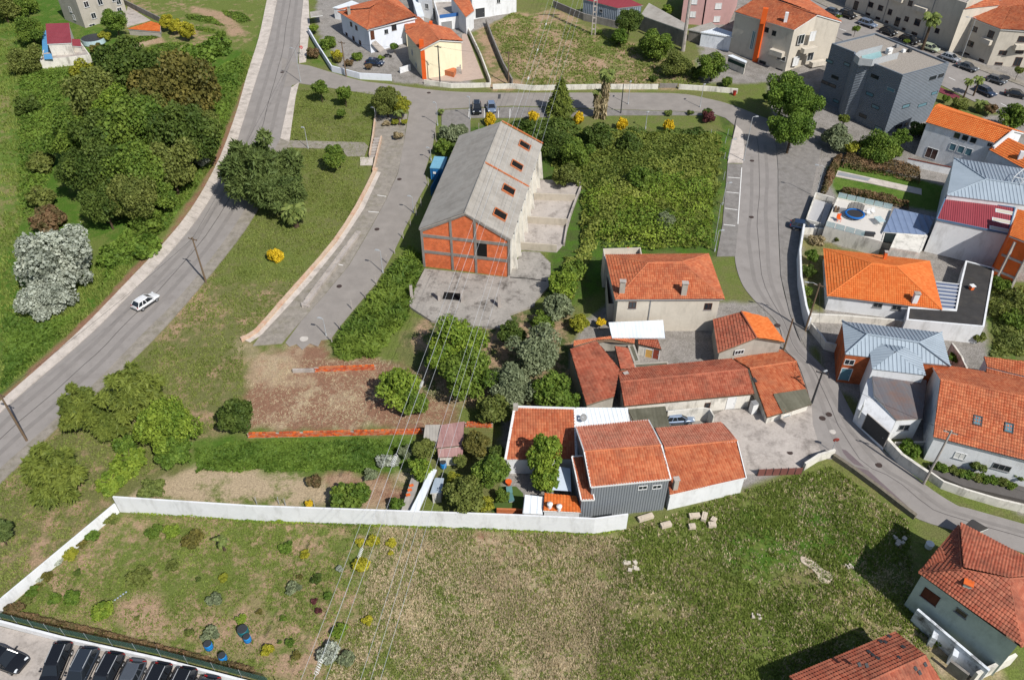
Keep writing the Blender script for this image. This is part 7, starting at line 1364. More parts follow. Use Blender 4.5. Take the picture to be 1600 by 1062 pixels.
for x, y, r, h, k, m, l in [(250, 1000, 95, 1.6, 'bush', 'olive', 'wide olive bush left of the wood'), (165, 640, 80, 1.6, 'bush', 'dark', 'dark bush alone in the green field'), (150, 375, 105, 2.2, 'broad', 'olive', 'spreading shrub below the annex wall'), (185, 185, 85, 3.5, 'broad', 'mid', 'tree left of the blue sheet'), (700, 125, 78, 4.0, 'broad', 'fresh', 'fresh green tree in front of the stone house'), (1025, 135, 45, 2.2, 'dense', 'goldg', 'golden conifer nearest the orange roof'), (1078, 160, 42, 2.0, 'dense', 'goldg', 'golden conifer in the middle of three'), (1150, 190, 55, 2.2, 'dense', 'goldg', 'golden conifer farthest right of three'), (1360, 215, 38, 1.5, 'bush', 'mid', 'round shrub on the allotment slope'),
 (910, 400, 90, 1.6, 'bush', 'greyg', 'grey green shrub between the wood and allotment'), (680, 330, 60, 2, 'bush', 'lime', 'yellow green bush by the round pool'), (600, 300, 50, 1.4, 'bush', 'brown', 'brown bush just below the round pool'), (1220, 330, 120, 1.4, 'bush', 'fresh', 'low dark green mound above the bronze tree'), (1330, 290, 95, 1.2, 'bush', 'fresh', 'low green mound near the road bank'), (860, 180, 28, .9, 'bush', 'dark', 'small round shrub left on the orange roof edge'), (905, 180, 25, .9, 'bush', 'dark', 'small round shrub right on the orange roof edge'), (20, 60, 90, 3, 'broad', 'olive', 'tree at the very top left corner'), (120, 30, 90, 2.5, 'broad', 'mid', 'tree beside the stone house at the top edge'), (1240, 985, 50, 1.5, 'bush', 'silver', 'silvery shrub on the road bank'), (640, 220, 40, 1.3, 'bush', 'lime', 'light shrub right of the stone house')]:
    tree(*z00(x, y), r/3.93, h, k, m, l)
tree(*q(1, 0, 340, 560), 250/3.93, 4.2, 'dense', 'silver', 'large silver leafed tree beside the green field', 'silver_tree', None, .95); tree(*q(1, 0, 290, 790), 150/3.93, 2.2, 'dense', 'silver', 'smaller silver shrub at the foot of the silver tree', 'silver_shrub', None, .9)
for x, y, r, h, k, m, l in [(620, 215, 110, 3.5, 'dense', 'dark', 'dark tree above the silver tree'), (830, 180, 140, 4, 'dense', 'mid', 'rounded green tree at the lower edge of the wood'), (990, 170, 95, 3, 'broad', 'mid', 'green tree near the road bank below the wood'), (260, 160, 95, 2, 'bush', 'olive', 'olive bush above the dark thicket'), (290, 310, 120, 1.6, 'bush', 'red', 'dark dry thicket just above the silver tree'), (700, 540, 110, .9, 'bush', 'fresh', 'low green mound right of the silver tree'), (870, 480, 120, .9, 'bush', 'fresh', 'broad low mound on the road bank'), (900, 330, 110, 1.2, 'bush', 'mid', 'green mound below the rounded tree')]:
    tree(*q(1, 0, x, y), r/3.93, h, k, m, l)
# lawn side
tree(413, 270, 66, 5.4, 'pine', 'pine', 'big dark pine beside the main road', 'pine_tree', None, 1.15); tree(438, 300, 44, 4.2, 'pine', 'pine', 'lower right bough mass of the second pine beside the palm', 'pine_tree', None, .9)
for x, y, r, h, k, m, l in [(395, 545, 52, 3, 'broad', 'mid', 'slender tree at the top of the upper lawn'), (545, 575, 50, 2.8, 'broad', 'mid', 'young tree right of the slender one on the upper lawn'), (520, 690, 28, 1.5, 'bush', 'mid', 'small shrub in the middle of the upper lawn'), (800, 620, 98, 3.5, 'dense', 'olive', 'round crowned tree by the access road corner'), (890, 650, 58, 3.0, 'broad', 'lime', 'yellow green side crown by the access road corner'), (480, 960, 75, 2.8, 'broad', 'mid', 'leafy tree beside the lawn path'), (855, 745, 24, .9, 'bush', 'lime', 'low lime shrub under the corner tree'), (910, 745, 22, .9, 'bush', 'lime', 'low shrub right under the corner tree'), (870, 830, 30, 1.0, 'bush', 'straw', 'dry spiky plant in the parking strip'), (800, 755, 26, .6, 'bush', 'straw', 'dry tuft near the corner tree'),
 (350, 325, 48, 1.2, 'bush', 'red', 'red brown shrub on the corner grass'), (500, 335, 42, 1.2, 'bush', 'goldg', 'golden clipped shrub in the walled garden'), (440, 265, 60, 1.0, 'bush', 'mid', 'flowering bush in the walled garden'), (355, 170, 30, 1.6, 'bush', 'bright', 'light bush at the top of the walled garden'), (620, 345, 40, .8, 'bush', 'mid', 'low shrub below the white hipped house'), (690, 405, 24, .8, 'bush', 'red', 'rusty shrub beside the navy car'), (850, 285, 32, 1.6, 'bush', 'fresh', 'green climber beside the outside stair'), (765, 352, 22, .8, 'bush', 'bright', 'small bright shrub behind the motorbike'), (1200, 820, 80, 1.6, 'bush', 'greyg', 'feathery grey green bush at the back corner of the factory'), (1160, 900, 70, 1.6, 'bush', 'mid', 'bush behind the blue container'), (1260, 800, 50, 1.3, 'bush', 'greyg', 'pale bush beside the setts bay'), (570, 385, 30, .8, 'bush', 'red', 'rusty hedge clump behind the white garden wall'), (500, 365, 30, .7, 'bush', 'brown', 'brown hedge clump behind the white garden wall')]:
    tree(*q(0, 1, x, y), r/3.93, h, k, m, l)
tree(430, 399, 11.5, .8, 'dense', 'yellow', 'bright yellow dome bush alone on the lawn', 'yellow_bush', 'clipped yellow bushes', 1.3)
for x, y, l in ((766, 187, 'clipped yellow bush behind the two parked cars'), (834, 183, 'clipped yellow bush left of the dark conifer'), (904, 186, 'clipped yellow bush left of the shaggy palm'), (972, 195, 'clipped yellow bush right of the shaggy palm'), (1045, 198, 'clipped yellow bush farthest to the right')): tree(x, y, 8.5, 1.1, 'dense', 'yellow', l, 'yellow_bush', 'clipped yellow bushes', 1.45)
tree(1108, 182, 11, 1.2, 'bush', 'purple', 'dark red round bush near the lane bend', 'red_bush', None, 1.2); tree(1104, 175, 9, 1.2, 'bush', 'dark', 'green shrub behind the dark red bush')
for x, y, r, h, k, m, l in [(720, 130, 82, 4.5, 'dense', 'dark', 'tall dark tree in front of the sheet warehouse'), (885, 275, 105, 3.2, 'broad', 'mid', 'broad tree below the grey roof shed'), (1010, 400, 85, 2.6, 'broad', 'olive', 'olive tree right of the broad tree'), (1235, 410, 95, 3.2, 'broad', 'mid', 'tree in front of the whitewashed shed'), (660, 230, 60, 2, 'broad', 'fresh', 'low tree left of the tall dark tree'), (955, 65, 36, 2, 'broad', 'bright', 'small tree behind the grey roof shed'), (1150, 440, 50, 1.6, 'bush', 'dark', 'dark shrub under the shed tree'), (1320, 500, 40, 1.2, 'bush', 'mid', 'shrub behind the right field wall'), (870, 480, 28, .8, 'bush', 'dark', 'small shrub in the middle of the top field wall'), (540, 195, 18, .7, 'bush', 'mid', 'small bush at the pylon foot'), (960, 690, 26, .6, 'bush', 'palm', 'spiky agave on the grass strip'), (1095, 690, 20, .6, 'bush', 'palm', 'second spiky agave on the grass strip'), (1570, 590, 32, 1.5, 'bush', 'fresh', 'small street tree at the right bend')]:
    tree(*q(0, 2, x, y), r/3.93, h, k, m, l)
# right side greenery
for x, y, r, h, k, m, l in [(105, 560, 135, 6.2, 'dense', 'fresh', 'bright green street tree at the lane bend, upper crown'), (190, 650, 130, 5.6, 'dense', 'fresh', 'bright green street tree right of its twin'), (150, 800, 130, 4.8, 'dense', 'fresh', 'bright green street tree lowest on the lane'), (430, 850, 92, 2.2, 'broad', 'greyg', 'grey olive tree in front of the modern block'), (505, 900, 60, 1.6, 'bush', 'lime', 'lime green bush below the olive tree'), (690, 910, 110, 2.4, 'broad', 'mid', 'flowering tree above the garden hedge'), (820, 850, 58, 2.2, 'broad', 'fresh', 'fresh shrub at the corner of the modern block'), (600, 880, 50, 1.6, 'bush', 'dark', 'dark bush between olive and flowering tree'), (470, 730, 40, 4.0, 'bush', 'cyp', 'thin golden cypress against the drum'), (1370, 660, 45, 1.6, 'bush', 'red', 'red leafed bush beside the upper street'), (1510, 725, 85, 3.0, 'broad', 'mid', 'tree at the upper right behind the villa'), (1180, 640, 55, 1.6, 'bush', 'olive', 'olive shrub by the villa roof'), (540, 175, 28, 2.0, 'bush', 'mid', 'young street tree beside the far cars'), (850, 250, 20, 1.6, 'bush', 'mid', 'young street tree among the black cars'), (1545, 430, 34, 2.4, 'bush', 'olive', 'thin street tree at the right edge'), (435, 100, 18, 1.4, 'bush', 'mid', 'tiny street tree at the far end of the bays'), (780, 930, 60, 1.6, 'bush', 'mid', 'leafy bush at the villa garden corner'), (945, 790, 70, 1.6, 'bush', 'dark', 'dark shrubs between the modern block and the villa'), (1095, 605, 30, 1.0, 'bush', 'mid', 'round shrub on the red verge'), (1330, 985, 40, 1.0, 'bush', 'fresh', 'shrub between the villa and seamed roof')]:
    tree(*q(0, 3, x, y), r/3.93, h, k, m, l)
for x, y, r, h, k, m, l in [(270, 530, 42, 1.6, 'dense', 'fresh', 'dark green shrub in the front garden behind the lane wall'), (250, 620, 50, 1.0, 'bush', 'dark', 'low dark shrub in the front garden'), (240, 740, 42, .9, 'bush', 'mid', 'middle shrub in the narrow front garden'), (245, 820, 40, .8, 'bush', 'dark', 'lowest shrub in the narrow front garden'), (430, 420, 30, .8, 'bush', 'olive', 'weedy bush below the terrace wall'), (300, 430, 50, .6, 'bush', 'straw', 'dry weed clump near the parked blue car'), (1440, 700, 70, 1.2, 'bush', 'mid', 'rough bush below the brick shell'), (1530, 780, 75, 1.2, 'bush', 'olive', 'rough bush at the right edge'), (1420, 850, 80, 1.0, 'bush', 'olive', 'wild shrub beside the black flat roof'), (1520, 920, 80, 1.2, 'bush', 'mid', 'wild shrub lowest at the right edge'), (1290, 1020, 50, 1.0, 'bush', 'olive', 'shrub in the gap below the annex')]:
    tree(*q(1, 3, x, y), r/3.93, h, k, m, l)
# middle: trees over the plot
for x, y, r, h, k, m, l in [(716, 535, 42, 4.5, 'broad', 'bright', 'tall bright leafed tree below the concrete apron'), (735, 585, 45, 3.5, 'broad', 'mid', 'darker tree under the tall bright one'), (690, 560, 30, 3.5, 'broad', 'bright', 'left bough tree beside the bare plot'), (625, 608, 34, 2.6, 'broad', 'bright', 'light green fruit tree alone on the bare plot'), (648, 630, 22, 1.8, 'broad', 'mid', 'small fruit tree right of the light green one'), (835, 550, 42, 3.5, 'broad', 'greyg', 'grey green willow left of the old barn'), (800, 600, 36, 3.0, 'broad', 'greyg', 'drooping grey tree behind the red annex'), (860, 610, 32, 2.6, 'broad', 'mid', 'green tree touching the old barn'), (885, 625, 22, 2.0, 'bush', 'fresh', 'fresh bush at the barn corner'), (800, 522, 22, 1.8, 'broad', 'dark', 'dark bush at the apron edge'), (770, 640, 30, 2.2, 'broad', 'olive', 'tangled shrub above the brick wall stub'), (880, 445, 24, 2.0, 'broad', 'bright', 'pale bush left of the hipped house'), (872, 480, 26, 2.2, 'broad', 'greyg', 'grey bush right of the apron'), (905, 505, 18, 1.6, 'bush', 'lime', 'lime bush by the hipped house yard'), (850, 500, 20, 1.6, 'bush', 'mid', 'bush on the ragged apron edge'), (895, 420, 22, 1.4, 'bush', 'mid', 'bramble bush above the pale bush'), (868, 225, 26, 2.6, 'broad', 'dark', 'dark bush right behind the factory end'), (900, 240, 28, 2.4, 'broad', 'mid', 'tall shrub left on the bramble slope'), (885, 275, 22, 2.2, 'broad', 'olive', 'olive shrub above the factory bays'), (935, 215, 24, 2.2, 'broad', 'dark', 'dark shrub below the shaggy palms'), (1000, 280, 24, 2.0, 'broad', 'mid', 'mounded bush in the middle of the brambles'), (1040, 345, 18, 1.8, 'bush', 'greyg', 'feathery grey plume in the brambles'), (985, 225, 20, 2.0, 'broad', 'dark', 'dark shrub under the middle yellow bush'), (845, 530, 18, 1.2, 'bush', 'silver', 'silvery bush at the apron tip')]:
    tree(x, y, r, h, k, m, l)
tree(*zq(5, 380, 480), 160/5.31, 4.5, 'broad', 'bright', 'tall leafy garden tree in front of the red annex', None, None, 1.35); tree(*zq(5, 395, 680), 120/5.31, 2.5, 'broad', 'bright', 'lower leafy garden tree beside the awning')
for x, y, r, h, k, m, l in [(1440, 815, 120, 3.0, 'broad', 'mid', 'dark green garden tree left of the annex'), (1290, 960, 125, 2.6, 'broad', 'olive', 'olive garden tree just behind the white wall'), (1350, 640, 95, 2.2, 'broad', 'brown', 'brownish tangled tree right of the rusty shed'), (1215, 860, 55, 1.8, 'bush', 'lime', 'yellowing bush below the rusty shed'), (1030, 680, 72, 2.2, 'broad', 'olive', 'sparse tree left of the grey sheet shed'), (1010, 805, 75, 2.0, 'broad', 'bright', 'light tree above the blue canopy'), (920, 690, 50, 1.6, 'bush', 'greyg', 'grey bush beside the crop'), (560, 965, 125, 1.4, 'bush', 'mid', 'dense dark hedge shrub behind the white wall'), (640, 940, 70, 1.3, 'bush', 'fresh', 'shrub right of the dense hedge'), (865, 1010, 50, 1.2, 'bush', 'fresh', 'fresh shrub behind the wall near the canopy'), (790, 740, 55, .8, 'bush', 'silver', 'silver spiky agave clump beside the crop'), (850, 745, 35, .7, 'bush', 'silver', 'second silver agave right of the first'), (710, 825, 45, .8, 'bush', 'greyg', 'round grey shrub below the crop'), (360, 865, 45, .8, 'bush', 'red', 'dry brown shrub on the strip'), (325, 1010, 26, .6, 'bush', 'yellow', 'small yellow bush behind the white wall'), (1480, 690, 60, 1.6, 'bush', 'dark', 'dark shrub at the annex wall'), (1510, 960, 50, 1.4, 'bush', 'mid', 'bush beside the artificial lawn'), (1130, 120, 40, 1.8, 'bush', 'mid', 'leafy shrub at the foot of the bright tree'), (1390, 1010, 70, 1.6, 'bush', 'lime', 'light bush just above the white wall'), (1250, 740, 45, 1.4, 'bush', 'olive', 'bush beside the rusty porch')]:
    tree(*q(2, 1, x, y), r/3.93, h, k, m, l)
# lower left evergreens
for x, y, r, h, k, m, l, tl in [(490, 440, 150, 4.0, 'spray', 'cyp', 'spreading golden cypress nearest the main road', 1.2), (840, 350, 195, 4.4, 'spray', 'cyp', 'large spreading cypress above the light green shrub', 1.3), (680, 520, 120, 2.2, 'spray', 'cyp', 'low cypress bough mass between the two large ones', .8), (320, 850, 200, 4.0, 'spray', 'cyp', 'dense dark cypress near the corner of the white wall', 1.3), (1040, 530, 165, 3.6, 'dense', 'bright', 'rounded bright green laurel beside the cypress', 1.3), (1070, 690, 110, 1.6, 'dense', 'fresh', 'green lower laurel mound', .9), (1450, 470, 115, 2.8, 'dense', 'dark', 'dark green pittosporum at the edge of the bare plot', 1.1), (770, 650, 80, 1.2, 'bush', 'fresh', 'low green shrub below the cypress', 1), (800, 740, 120, .8, 'bush', 'bright', 'bright flowering ground shrub', .7), (680, 880, 110, .8, 'bush', 'bright', 'light leafy shrub near the wall corner', .7), (930, 920, 85, .7, 'bush', 'palm', 'spiky yucca by the long white wall', .9), (40, 990, 0, 0, 'bush', 'mid', '', 1)]:
    if r: tree(*q(2, 0, x, y), r/3.93, h, k, m, l, 'cypress' if k == 'spray' else None, None, tl)
tree(-4, 830, 22, 2.5, 'spray', 'pine', 'dark cypress cut by the left edge', 'cypress')
# flower garden shrubs
rnf = random.Random(4); seen = 0
FG = [(1050, 150, 55, 'bright', 'bright green bush near the white wall'), (940, 150, 50, 'mid', 'green bush left of the bright one'), (1180, 190, 70, 'brown', 'bronze weedy patch in the flower garden'), (560, 170, 45, 'fresh', 'green shrub along the slanting wall'), (500, 220, 35, 'brown', 'brown shrub at the slanting wall'), (430, 290, 55, 'lime', 'yellow green shrub at the slanting wall'), (350, 330, 35, 'silver', 'pale flowering shrub at the slanting wall'), (290, 420, 35, 'brown', 'rusty shrub at the slanting wall'), (240, 440, 25, 'silver', 'small pale shrub at the slanting wall'), (195, 520, 40, 'fresh', 'low green shrub at the slanting wall'), (225, 490, 28, 'brown', 'small rusty shrub at the slanting wall'), (155, 570, 35, 'olive', 'lowest shrub along the slanting wall'), (680, 70, 45, 'olive', 'shrub in the top corner of the flower garden'), (440, 560, 60, 'fresh', 'large leafed plant with yellow blooms'), (340, 560, 40, 'fresh', 'green plant left of the yellow blooms'), (620, 640, 75, 'bright', 'leafy vegetable bed in the garden'), (850, 430, 75, 'olive', 'dark leafy patch in the garden centre'), (1060, 360, 40, 'olive', 'golden shrub in the garden centre'), (840, 680, 18, 'olive', 'small cone shrub on bare soil'), (1160, 770, 28, 'olive', 'small shrub at the soil edge'), (1290, 770, 55, 'greyg', 'cabbage patch beside the barrels'), (1370, 430, 30, 'lime', 'yellow flowering clump among bare spots'), (1220, 440, 18, 'dark', 'tiny dark shrub beside bare soil'), (1320, 560, 45, 'greyg', 'grey dry clump on the garden slope'), (1480, 690, 35, 'bright', 'light plant above the teal barrel'), (1290, 840, 25, 'mid', 'plant beside the lone barrel'), (470, 400, 25, 'dark', 'small dark plant under the wall shrubs'), (80, 625, 55, 'red', 'red brown shrub in the sharp garden corner')]
for x, y, r, m, l in FG: tree(*q(3, 0, x, y), r/3.93, max(.25, r/3.93*.04), 'bush', m, l, 'garden_shrub', 'shrubs of the flower garden', .8, 'shrub')
FG2 = [(225, 490, 48, 'greyg', 'dome of grey santolina in the garden'), (510, 375, 22, 'silver', 'white flowering clump in the garden'), (640, 210, 30, 'goldg', 'yellow broom patch nearest the wall'), (720, 200, 40, 'goldg', 'yellow flower patch under the wires'), (835, 220, 32, 'goldg', 'yellow flower patch rightmost by the wall'), (640, 350, 60, 'goldg', 'wide yellow flower drift below the others'), (825, 280, 18, 'goldg', 'tiny yellow clump under the wires'), (510, 760, 50, 'bright', 'bright green rounded plant under the marked wire'), (440, 890, 75, 'silver', 'pale leafed fig bush at the lower garden end'), (560, 930, 60, 'greyg', 'sprawling pale plant right of the fig bush'), (685, 690, 35, 'goldg', 'yellow flowering plant beside the meadow'), (70, 870, 38, 'goldg', 'yellow green bush near the mesh fence'), (250, 910, 30, 'brown', 'amber shrub near the fence'), (210, 830, 28, 'fresh', 'dark green ball plant'), (145, 828, 14, 'fresh', 'tiny green ball plant'), (370, 440, 35, 'dark', 'dark evergreen plant in the garden'), (355, 575, 22, 'purple', 'purple leafed plant above its twin'), (380, 635, 22, 'purple', 'second purple leafed plant below the first'), (20, 640, 22, 'brown', 'amber plant beside the path of soil'), (440, 540, 25, 'fresh', 'green plant below the evergreen'), (170, 680, 22, 'fresh', 'green plant near the amber one'), (270, 425, 18, 'brown', 'brown tuft beside the santolina'), (145, 70, 30, 'bright', 'tall weed against the white wall'), (300, 290, 30, 'goldg', 'yellow weed patch left of the white clump'), (180, 245, 45, 'fresh', 'green weed patch on the left of the garden')]
for x, y, r, m, l in FG2: tree(*q(3, 1, x, y), r/3.93, max(.25, r/3.93*.04), 'bush', m, l, 'garden_shrub', 'shrubs of the flower garden', .8, 'shrub')
for x, y, r, m, l, c_ in [(520, 5, 0, '', '', 0)]: pass
for i, (x, y) in enumerate([(1040, 775), (1090, 790), (1140, 800), (1190, 815), (1240, 830), (1290, 850), (1340, 855), (1390, 865), (1440, 875), (1490, 890)]): tree(*q(2, 3, x, y), 9, .8, 'bush', ('mid', 'fresh', 'olive')[i % 3], ORD[i]+' low plant from the left in the border under the big red roof', 'border_plant', 'border row under the big red roof', .8, 'plant')
for p, r, h, l in [(q(2, 3, 1290, 770), 12, 1.6, 'small yucca tree against the white house front'), (q(2, 3, 1540, 830), 10, 1.3, 'second yucca at the right end of the border'), (q(2, 3, 870, 680), 20, .7, 'tangled plants in the garden behind the garage'), (q(2, 3, 1150, 110), 10, 1.4, 'green plant in the narrow yard by the wall'), (q(3, 3, 1060, 790), 14, .6, 'green weeds below the peeling wall'), (zq(3, 385, 150), 8, 1.2, 'yellow flowering shrub in the yard of the hipped house'), (q(3, 3, 340, 20), 0, 0, '')]:
    if r: tree(*p, r, h, 'bush', 'yellow' if 'yellow' in l else 'palm' if 'yucca' in l else 'fresh', l)
# palms
def palm(base, top, label, fr=1.8, shag=False, r=.22, n=26, hanging=False):
    c = G(*base); h = HB(base, top); T_ = thing('palm_tree', label, 'palm', c, 'palms'); part('trunk', MB().tube([(c.x, c.y, c.z-.2), (c.x+.05, c.y, c.z+h*.5), (c.x, c.y, c.z+h)], [r*1.3, r, r*.9], 9), bark, T_)
    rs = np.random.RandomState(int(base[0])); Vs = []; Ts = []
    for i in range(n):
        a = i*2.399; el = rs.uniform(-.35, 1.3); L = fr*rs.uniform(.8, 1.1); prev = np.array([c.x, c.y, c.z+h]); dh = np.array([math.cos(a), math.sin(a)]); e = el; seg = 6
        for s in range(seg):
            d = np.array([dh[0]*math.cos(e), dh[1]*math.cos(e), math.sin(e)]); nx = prev+d*L/seg; sd = np.array([-dh[1], dh[0], 0])*(.26*fr*(1-abs(s/seg-.35)))
            dn = np.array([0, 0, -.14*fr]); tv = rs.uniform(.2, .9)
            for sg in (-1, 1): Vs += [prev, nx, nx+sg*sd+dn, prev+sg*sd*.9+dn]; Ts += [tv]*4
            prev = nx; e -= .32
    V = np.array(Vs)-np.array(c); F = np.arange(len(V)).reshape(-1, 4); o = bpy.data.objects.new('fronds', cloud_mesh('fronds', V, F, np.array(Ts), leafM['palm'])); COL.objects.link(o); o.parent = T_
    if shag:
        k = 900; z = rs.uniform(.25, h, k); a = rs.uniform(0, 6.28, k); rr = .35+.45*(z/h); P0 = np.stack([rr*np.cos(a), rr*np.sin(a), z], 1); dd = np.stack([np.cos(a)*.4, np.sin(a)*.4, -np.ones(k)], 1)
        V, F, t = leaf_cloud(P0, np.stack([np.cos(a), np.sin(a), np.zeros(k)], 1), .55, rs.rand(k), 2.2, rs, .4, dd); o = bpy.data.objects.new('dead_skirt', cloud_mesh('dead_skirt', V, F, t, leafM['straw'])); COL.objects.link(o); o.parent = T_
palm(q(0, 2, 560, 730), q(0, 2, 600, 450), 'tall shaggy palm with a skirt of dead leaves', 1.9, True, .35, 40); palm(q(0, 2, 520, 725), q(0, 2, 522, 570), 'shorter shaggy palm leaning against the tall one', 1.5, True, .3, 34)
palm((463, 354), (463, 330), 'short stout palm beside the dark pine', 2.6, False, .4, 40); palm(q(0, 3, 945, 308), q(0, 3, 1000, 110), 'tall palm in front of the apartment row', 2.4, False, .28, 44); palm(q(0, 1, 1138, 710), q(0, 1, 1140, 680), 'small palm at the top corner of the access road', .9, False, .12, 20)
palm(q(0, 3, 1200, 600), q(0, 3, 1225, 500), 'left yucca head beside the upper street', 1.3, False, .15, 30); palm(q(0, 3, 1260, 590), q(0, 3, 1300, 490), 'right yucca head beside the upper street', 1.4, False, .15, 30); palm(q(0, 3, 1290, 690), q(0, 3, 1300, 640), 'low fan palm above the villa roof', 1.7, False, .2, 34); palm(q(3, 0, 1380, 262), q(3, 0, 1365, 200), 'young banana plant in the flower garden', 1.1, False, .12, 7); palm(q(0, 1, 880, 770), q(0, 1, 880, 690), 'slim palm below the corner tree', 1.2, False, .15, 18)
# narrow conifer
c = G(875, 178); h = HB((875, 178), (876, 122)); T_ = thing('conifer', 'dark pyramid conifer beside the cross street', 'conifer', c); rs = np.random.RandomState(3); k = 5200; z = h*(1-rs.rand(k)**.55); a = rs.uniform(0, 6.28, k); rr = (h-z)*.36*(.55+.5*rs.rand(k))*(1+.15*np.sin(a*5+z*3))+.1; P0 = np.stack([rr*np.cos(a), rr*np.sin(a), z+.3], 1); dd = np.stack([np.cos(a), np.sin(a), .15*np.ones(k)], 1); V, F, t = leaf_cloud(P0, dd*.4+np.array([0, 0, .8]), .4, .5+rs.normal(size=k)*.2, 2.4, rs, .5, dd); o = bpy.data.objects.new('crown', cloud_mesh('crown', V, F, t, leafM['cyp'])); COL.objects.link(o); o.parent = T_; part('trunk', MB().tube([(c.x, c.y, c.z-.2), (c.x, c.y, c.z+h*.9)], [.2, .05], 7), bark, T_)

# ---------------------------------------------------------------- masses nobody could count: brambles, crop, hedges, grass
def poly_sample(poly, n, rs):
    g = [(p.x, p.y) for p in gpoly(poly)]; xs = [p[0] for p in g]; ys = [p[1] for p in g]; out = []; tot = 0
    while tot < n:
        X = rs.uniform(min(xs), max(xs), n*2); Y = rs.uniform(min(ys), max(ys), n*2); m = sdf(g, X, Y) < 0; out.append(np.stack([X[m], Y[m]], 1)); tot += m.sum()
        if len(out) > 60: break
    return np.concatenate(out)[:n]
def mass(name, label, cat, polys, n, hmax, leaf, mat, seed, clump=2.5, lo=.1, aspect=1.1, edge=1.2):
    """height field of leaf sprays: domes of growth with hollows between"""
    rs = np.random.RandomState(seed); Vs = []; Ts = []; 
    for poly, k in polys:
        XY = poly_sample(poly, int(n*k), rs); X, Y = XY[:, 0], XY[:, 1]; g = [(p.x, p.y) for p in gpoly(poly)]; d = -sdf(g, X, Y)-(vnoise(X, Y, 1.1, seed+9)*.7+vnoise(X, Y, .4, seed+8)*.3)*edge*.9; kp = d > 0; X, Y, d = X[kp], Y[kp], d[kp]; f = np.clip(d/edge, .25, 1)
        e = .5; H = lambda x, y: (vnoise(x, y, clump, seed)*.65+vnoise(x, y, clump*.4, seed+1)*.35)
        h = H(X, Y); hx_, hy_ = (H(X+e, Y)-h)/e, (H(X, Y+e)-h)/e; top = (lo+(1-lo)*h)*hmax*f; z = SLOPE*(Y-YREF)+top*(.55+.45*rs.rand(len(X))**.5)
        P0 = np.stack([X, Y, z], 1); Nn = np.stack([-hx_*hmax, -hy_*hmax, np.ones(len(X))], 1); t = .5+(vnoise(X, Y, clump*1.7, seed+5)-.5)*.7+rs.normal(size=len(X))*.16
        V, F, tt = leaf_cloud(P0, Nn, leaf, t, aspect, rs, .55); Vs.append(V); Ts.append(tt)
    V = np.concatenate(Vs); F = np.arange(len(V)).reshape(-1, 4); o = bpy.data.objects.new(name, cloud_mesh(name, V, F, np.concatenate(Ts), leafM[mat])); COL.objects.link(o); tagp(o, label, cat, None, 'stuff'); return o
mass('bramble_thicket', 'dense green bramble thicket covering the slope beside the lane', 'brambles', [([(850, 232), (870, 195), (960, 205), (1130, 205), (1140, 230), (1128, 300), (1118, 392), (1010, 395), (1000, 382), (945, 382), (925, 420), (905, 480), (880, 500), (862, 470), (868, 400), (890, 395), (905, 300), (855, 275)], 1)], 50000, 2.8, .34, 'bramble', 31, 4.2, .1, 1.1, 2.4)
mass('bramble_thicket', 'darker bushes mixed through the bramble slope below the grass strip', 'brambles', [([(790, 190), (870, 185), (920, 205), (1120, 205), (1100, 225), (960, 250), (900, 260), (850, 232)], 1), ([(960, 260), (1040, 260), (1050, 300), (980, 310)], .25), ([(1000, 330), (1060, 330), (1060, 370), (1010, 370)], .2)], 11000, 2.4, .42, 'dark', 37, 3.0)
mass('bramble_growth', 'fresh light sprays over the bramble slope', 'brambles', [([(900, 300), (1120, 260), (1118, 390), (1010, 395), (925, 390)], 1)], 14000, 3.0, .3, 'bright', 41, 3.2)
mass('reed_growth', 'feathery reeds between the access road and the factory', 'reeds', [([(640, 385), (662, 400), (664, 425), (645, 470), (640, 500), (590, 560), (530, 565), (512, 545), (560, 485), (600, 430)], 1)], 15000, 1.7, .55, 'mid', 43, 2.0, .2, 2.6)
mass('tall_crop', 'lush bright green crop between the brick wall and the soil strip', 'crop', [([(302, 700), (380, 686), (640, 684), (640, 705), (585, 735), (560, 742), (302, 742)], 1)], 26000, 1.0, .28, 'fresh', 47, 1.6, .5, 1.6)
mass('field_growth', 'lush growth across the field left of the main road', 'grass', [([(25, 100), (120, 110), (90, 200), (80, 300), (40, 350), (25, 340)], .35), ([(150, 470), (270, 350), (330, 262), (395, 92), (380, 85), (300, 120), (320, 250), (200, 350), (150, 400)], .8), ([(0, 480), (60, 500), (140, 480), (160, 462), (95, 530), (0, 615)], .6)], 26000, .7, .38, 'fresh', 53, 2.4, .2, 1.6)
mass('garden_hedge', 'red brown hedge round the lawn beside the white villa', 'hedge', [(zq(1, 410, 50, 520, 40, 480, 140, 400, 330, 330, 450, 250, 440, 330, 200), .35), (zq(1, 510, 20, 1050, 110, 1320, 190, 1320, 330, 1000, 250, 480, 150), .5), (zq(1, 455, 385, 600, 390, 900, 450, 1200, 540, 1190, 590, 900, 530, 470, 440), .3)], 13000, 1.5, .24, 'red', 59, 1.2, .6, 1.2, .4)
mass('fence_hedge', 'low red brown hedge behind the mesh fence', 'hedge', [([(10, 950), (60, 958), (200, 993), (400, 1042), (400, 1058), (250, 1020), (100, 985), (0, 962)], 1)], 6000, .8, .2, 'red', 61, .9, .5, 1.2, .3)
mass('wall_weeds', 'weeds growing along the foot of the long white wall', 'weeds', [([(200, 799), (400, 813), (700, 823), (700, 827), (400, 817), (205, 803)], .7), ([(700, 823), (927, 833), (980, 826), (982, 829), (927, 837), (700, 827)], .3)], 2600, .5, .16, 'bright', 65, .8, .1, 1.6, .12)
mass('right_weeds', 'wild weeds filling the plot at the right edge', 'weeds', [([(1545, 445), (1640, 445), (1640, 560), (1545, 560)], 1)], 7000, 1.0, .36, 'olive', 67, 1.8)
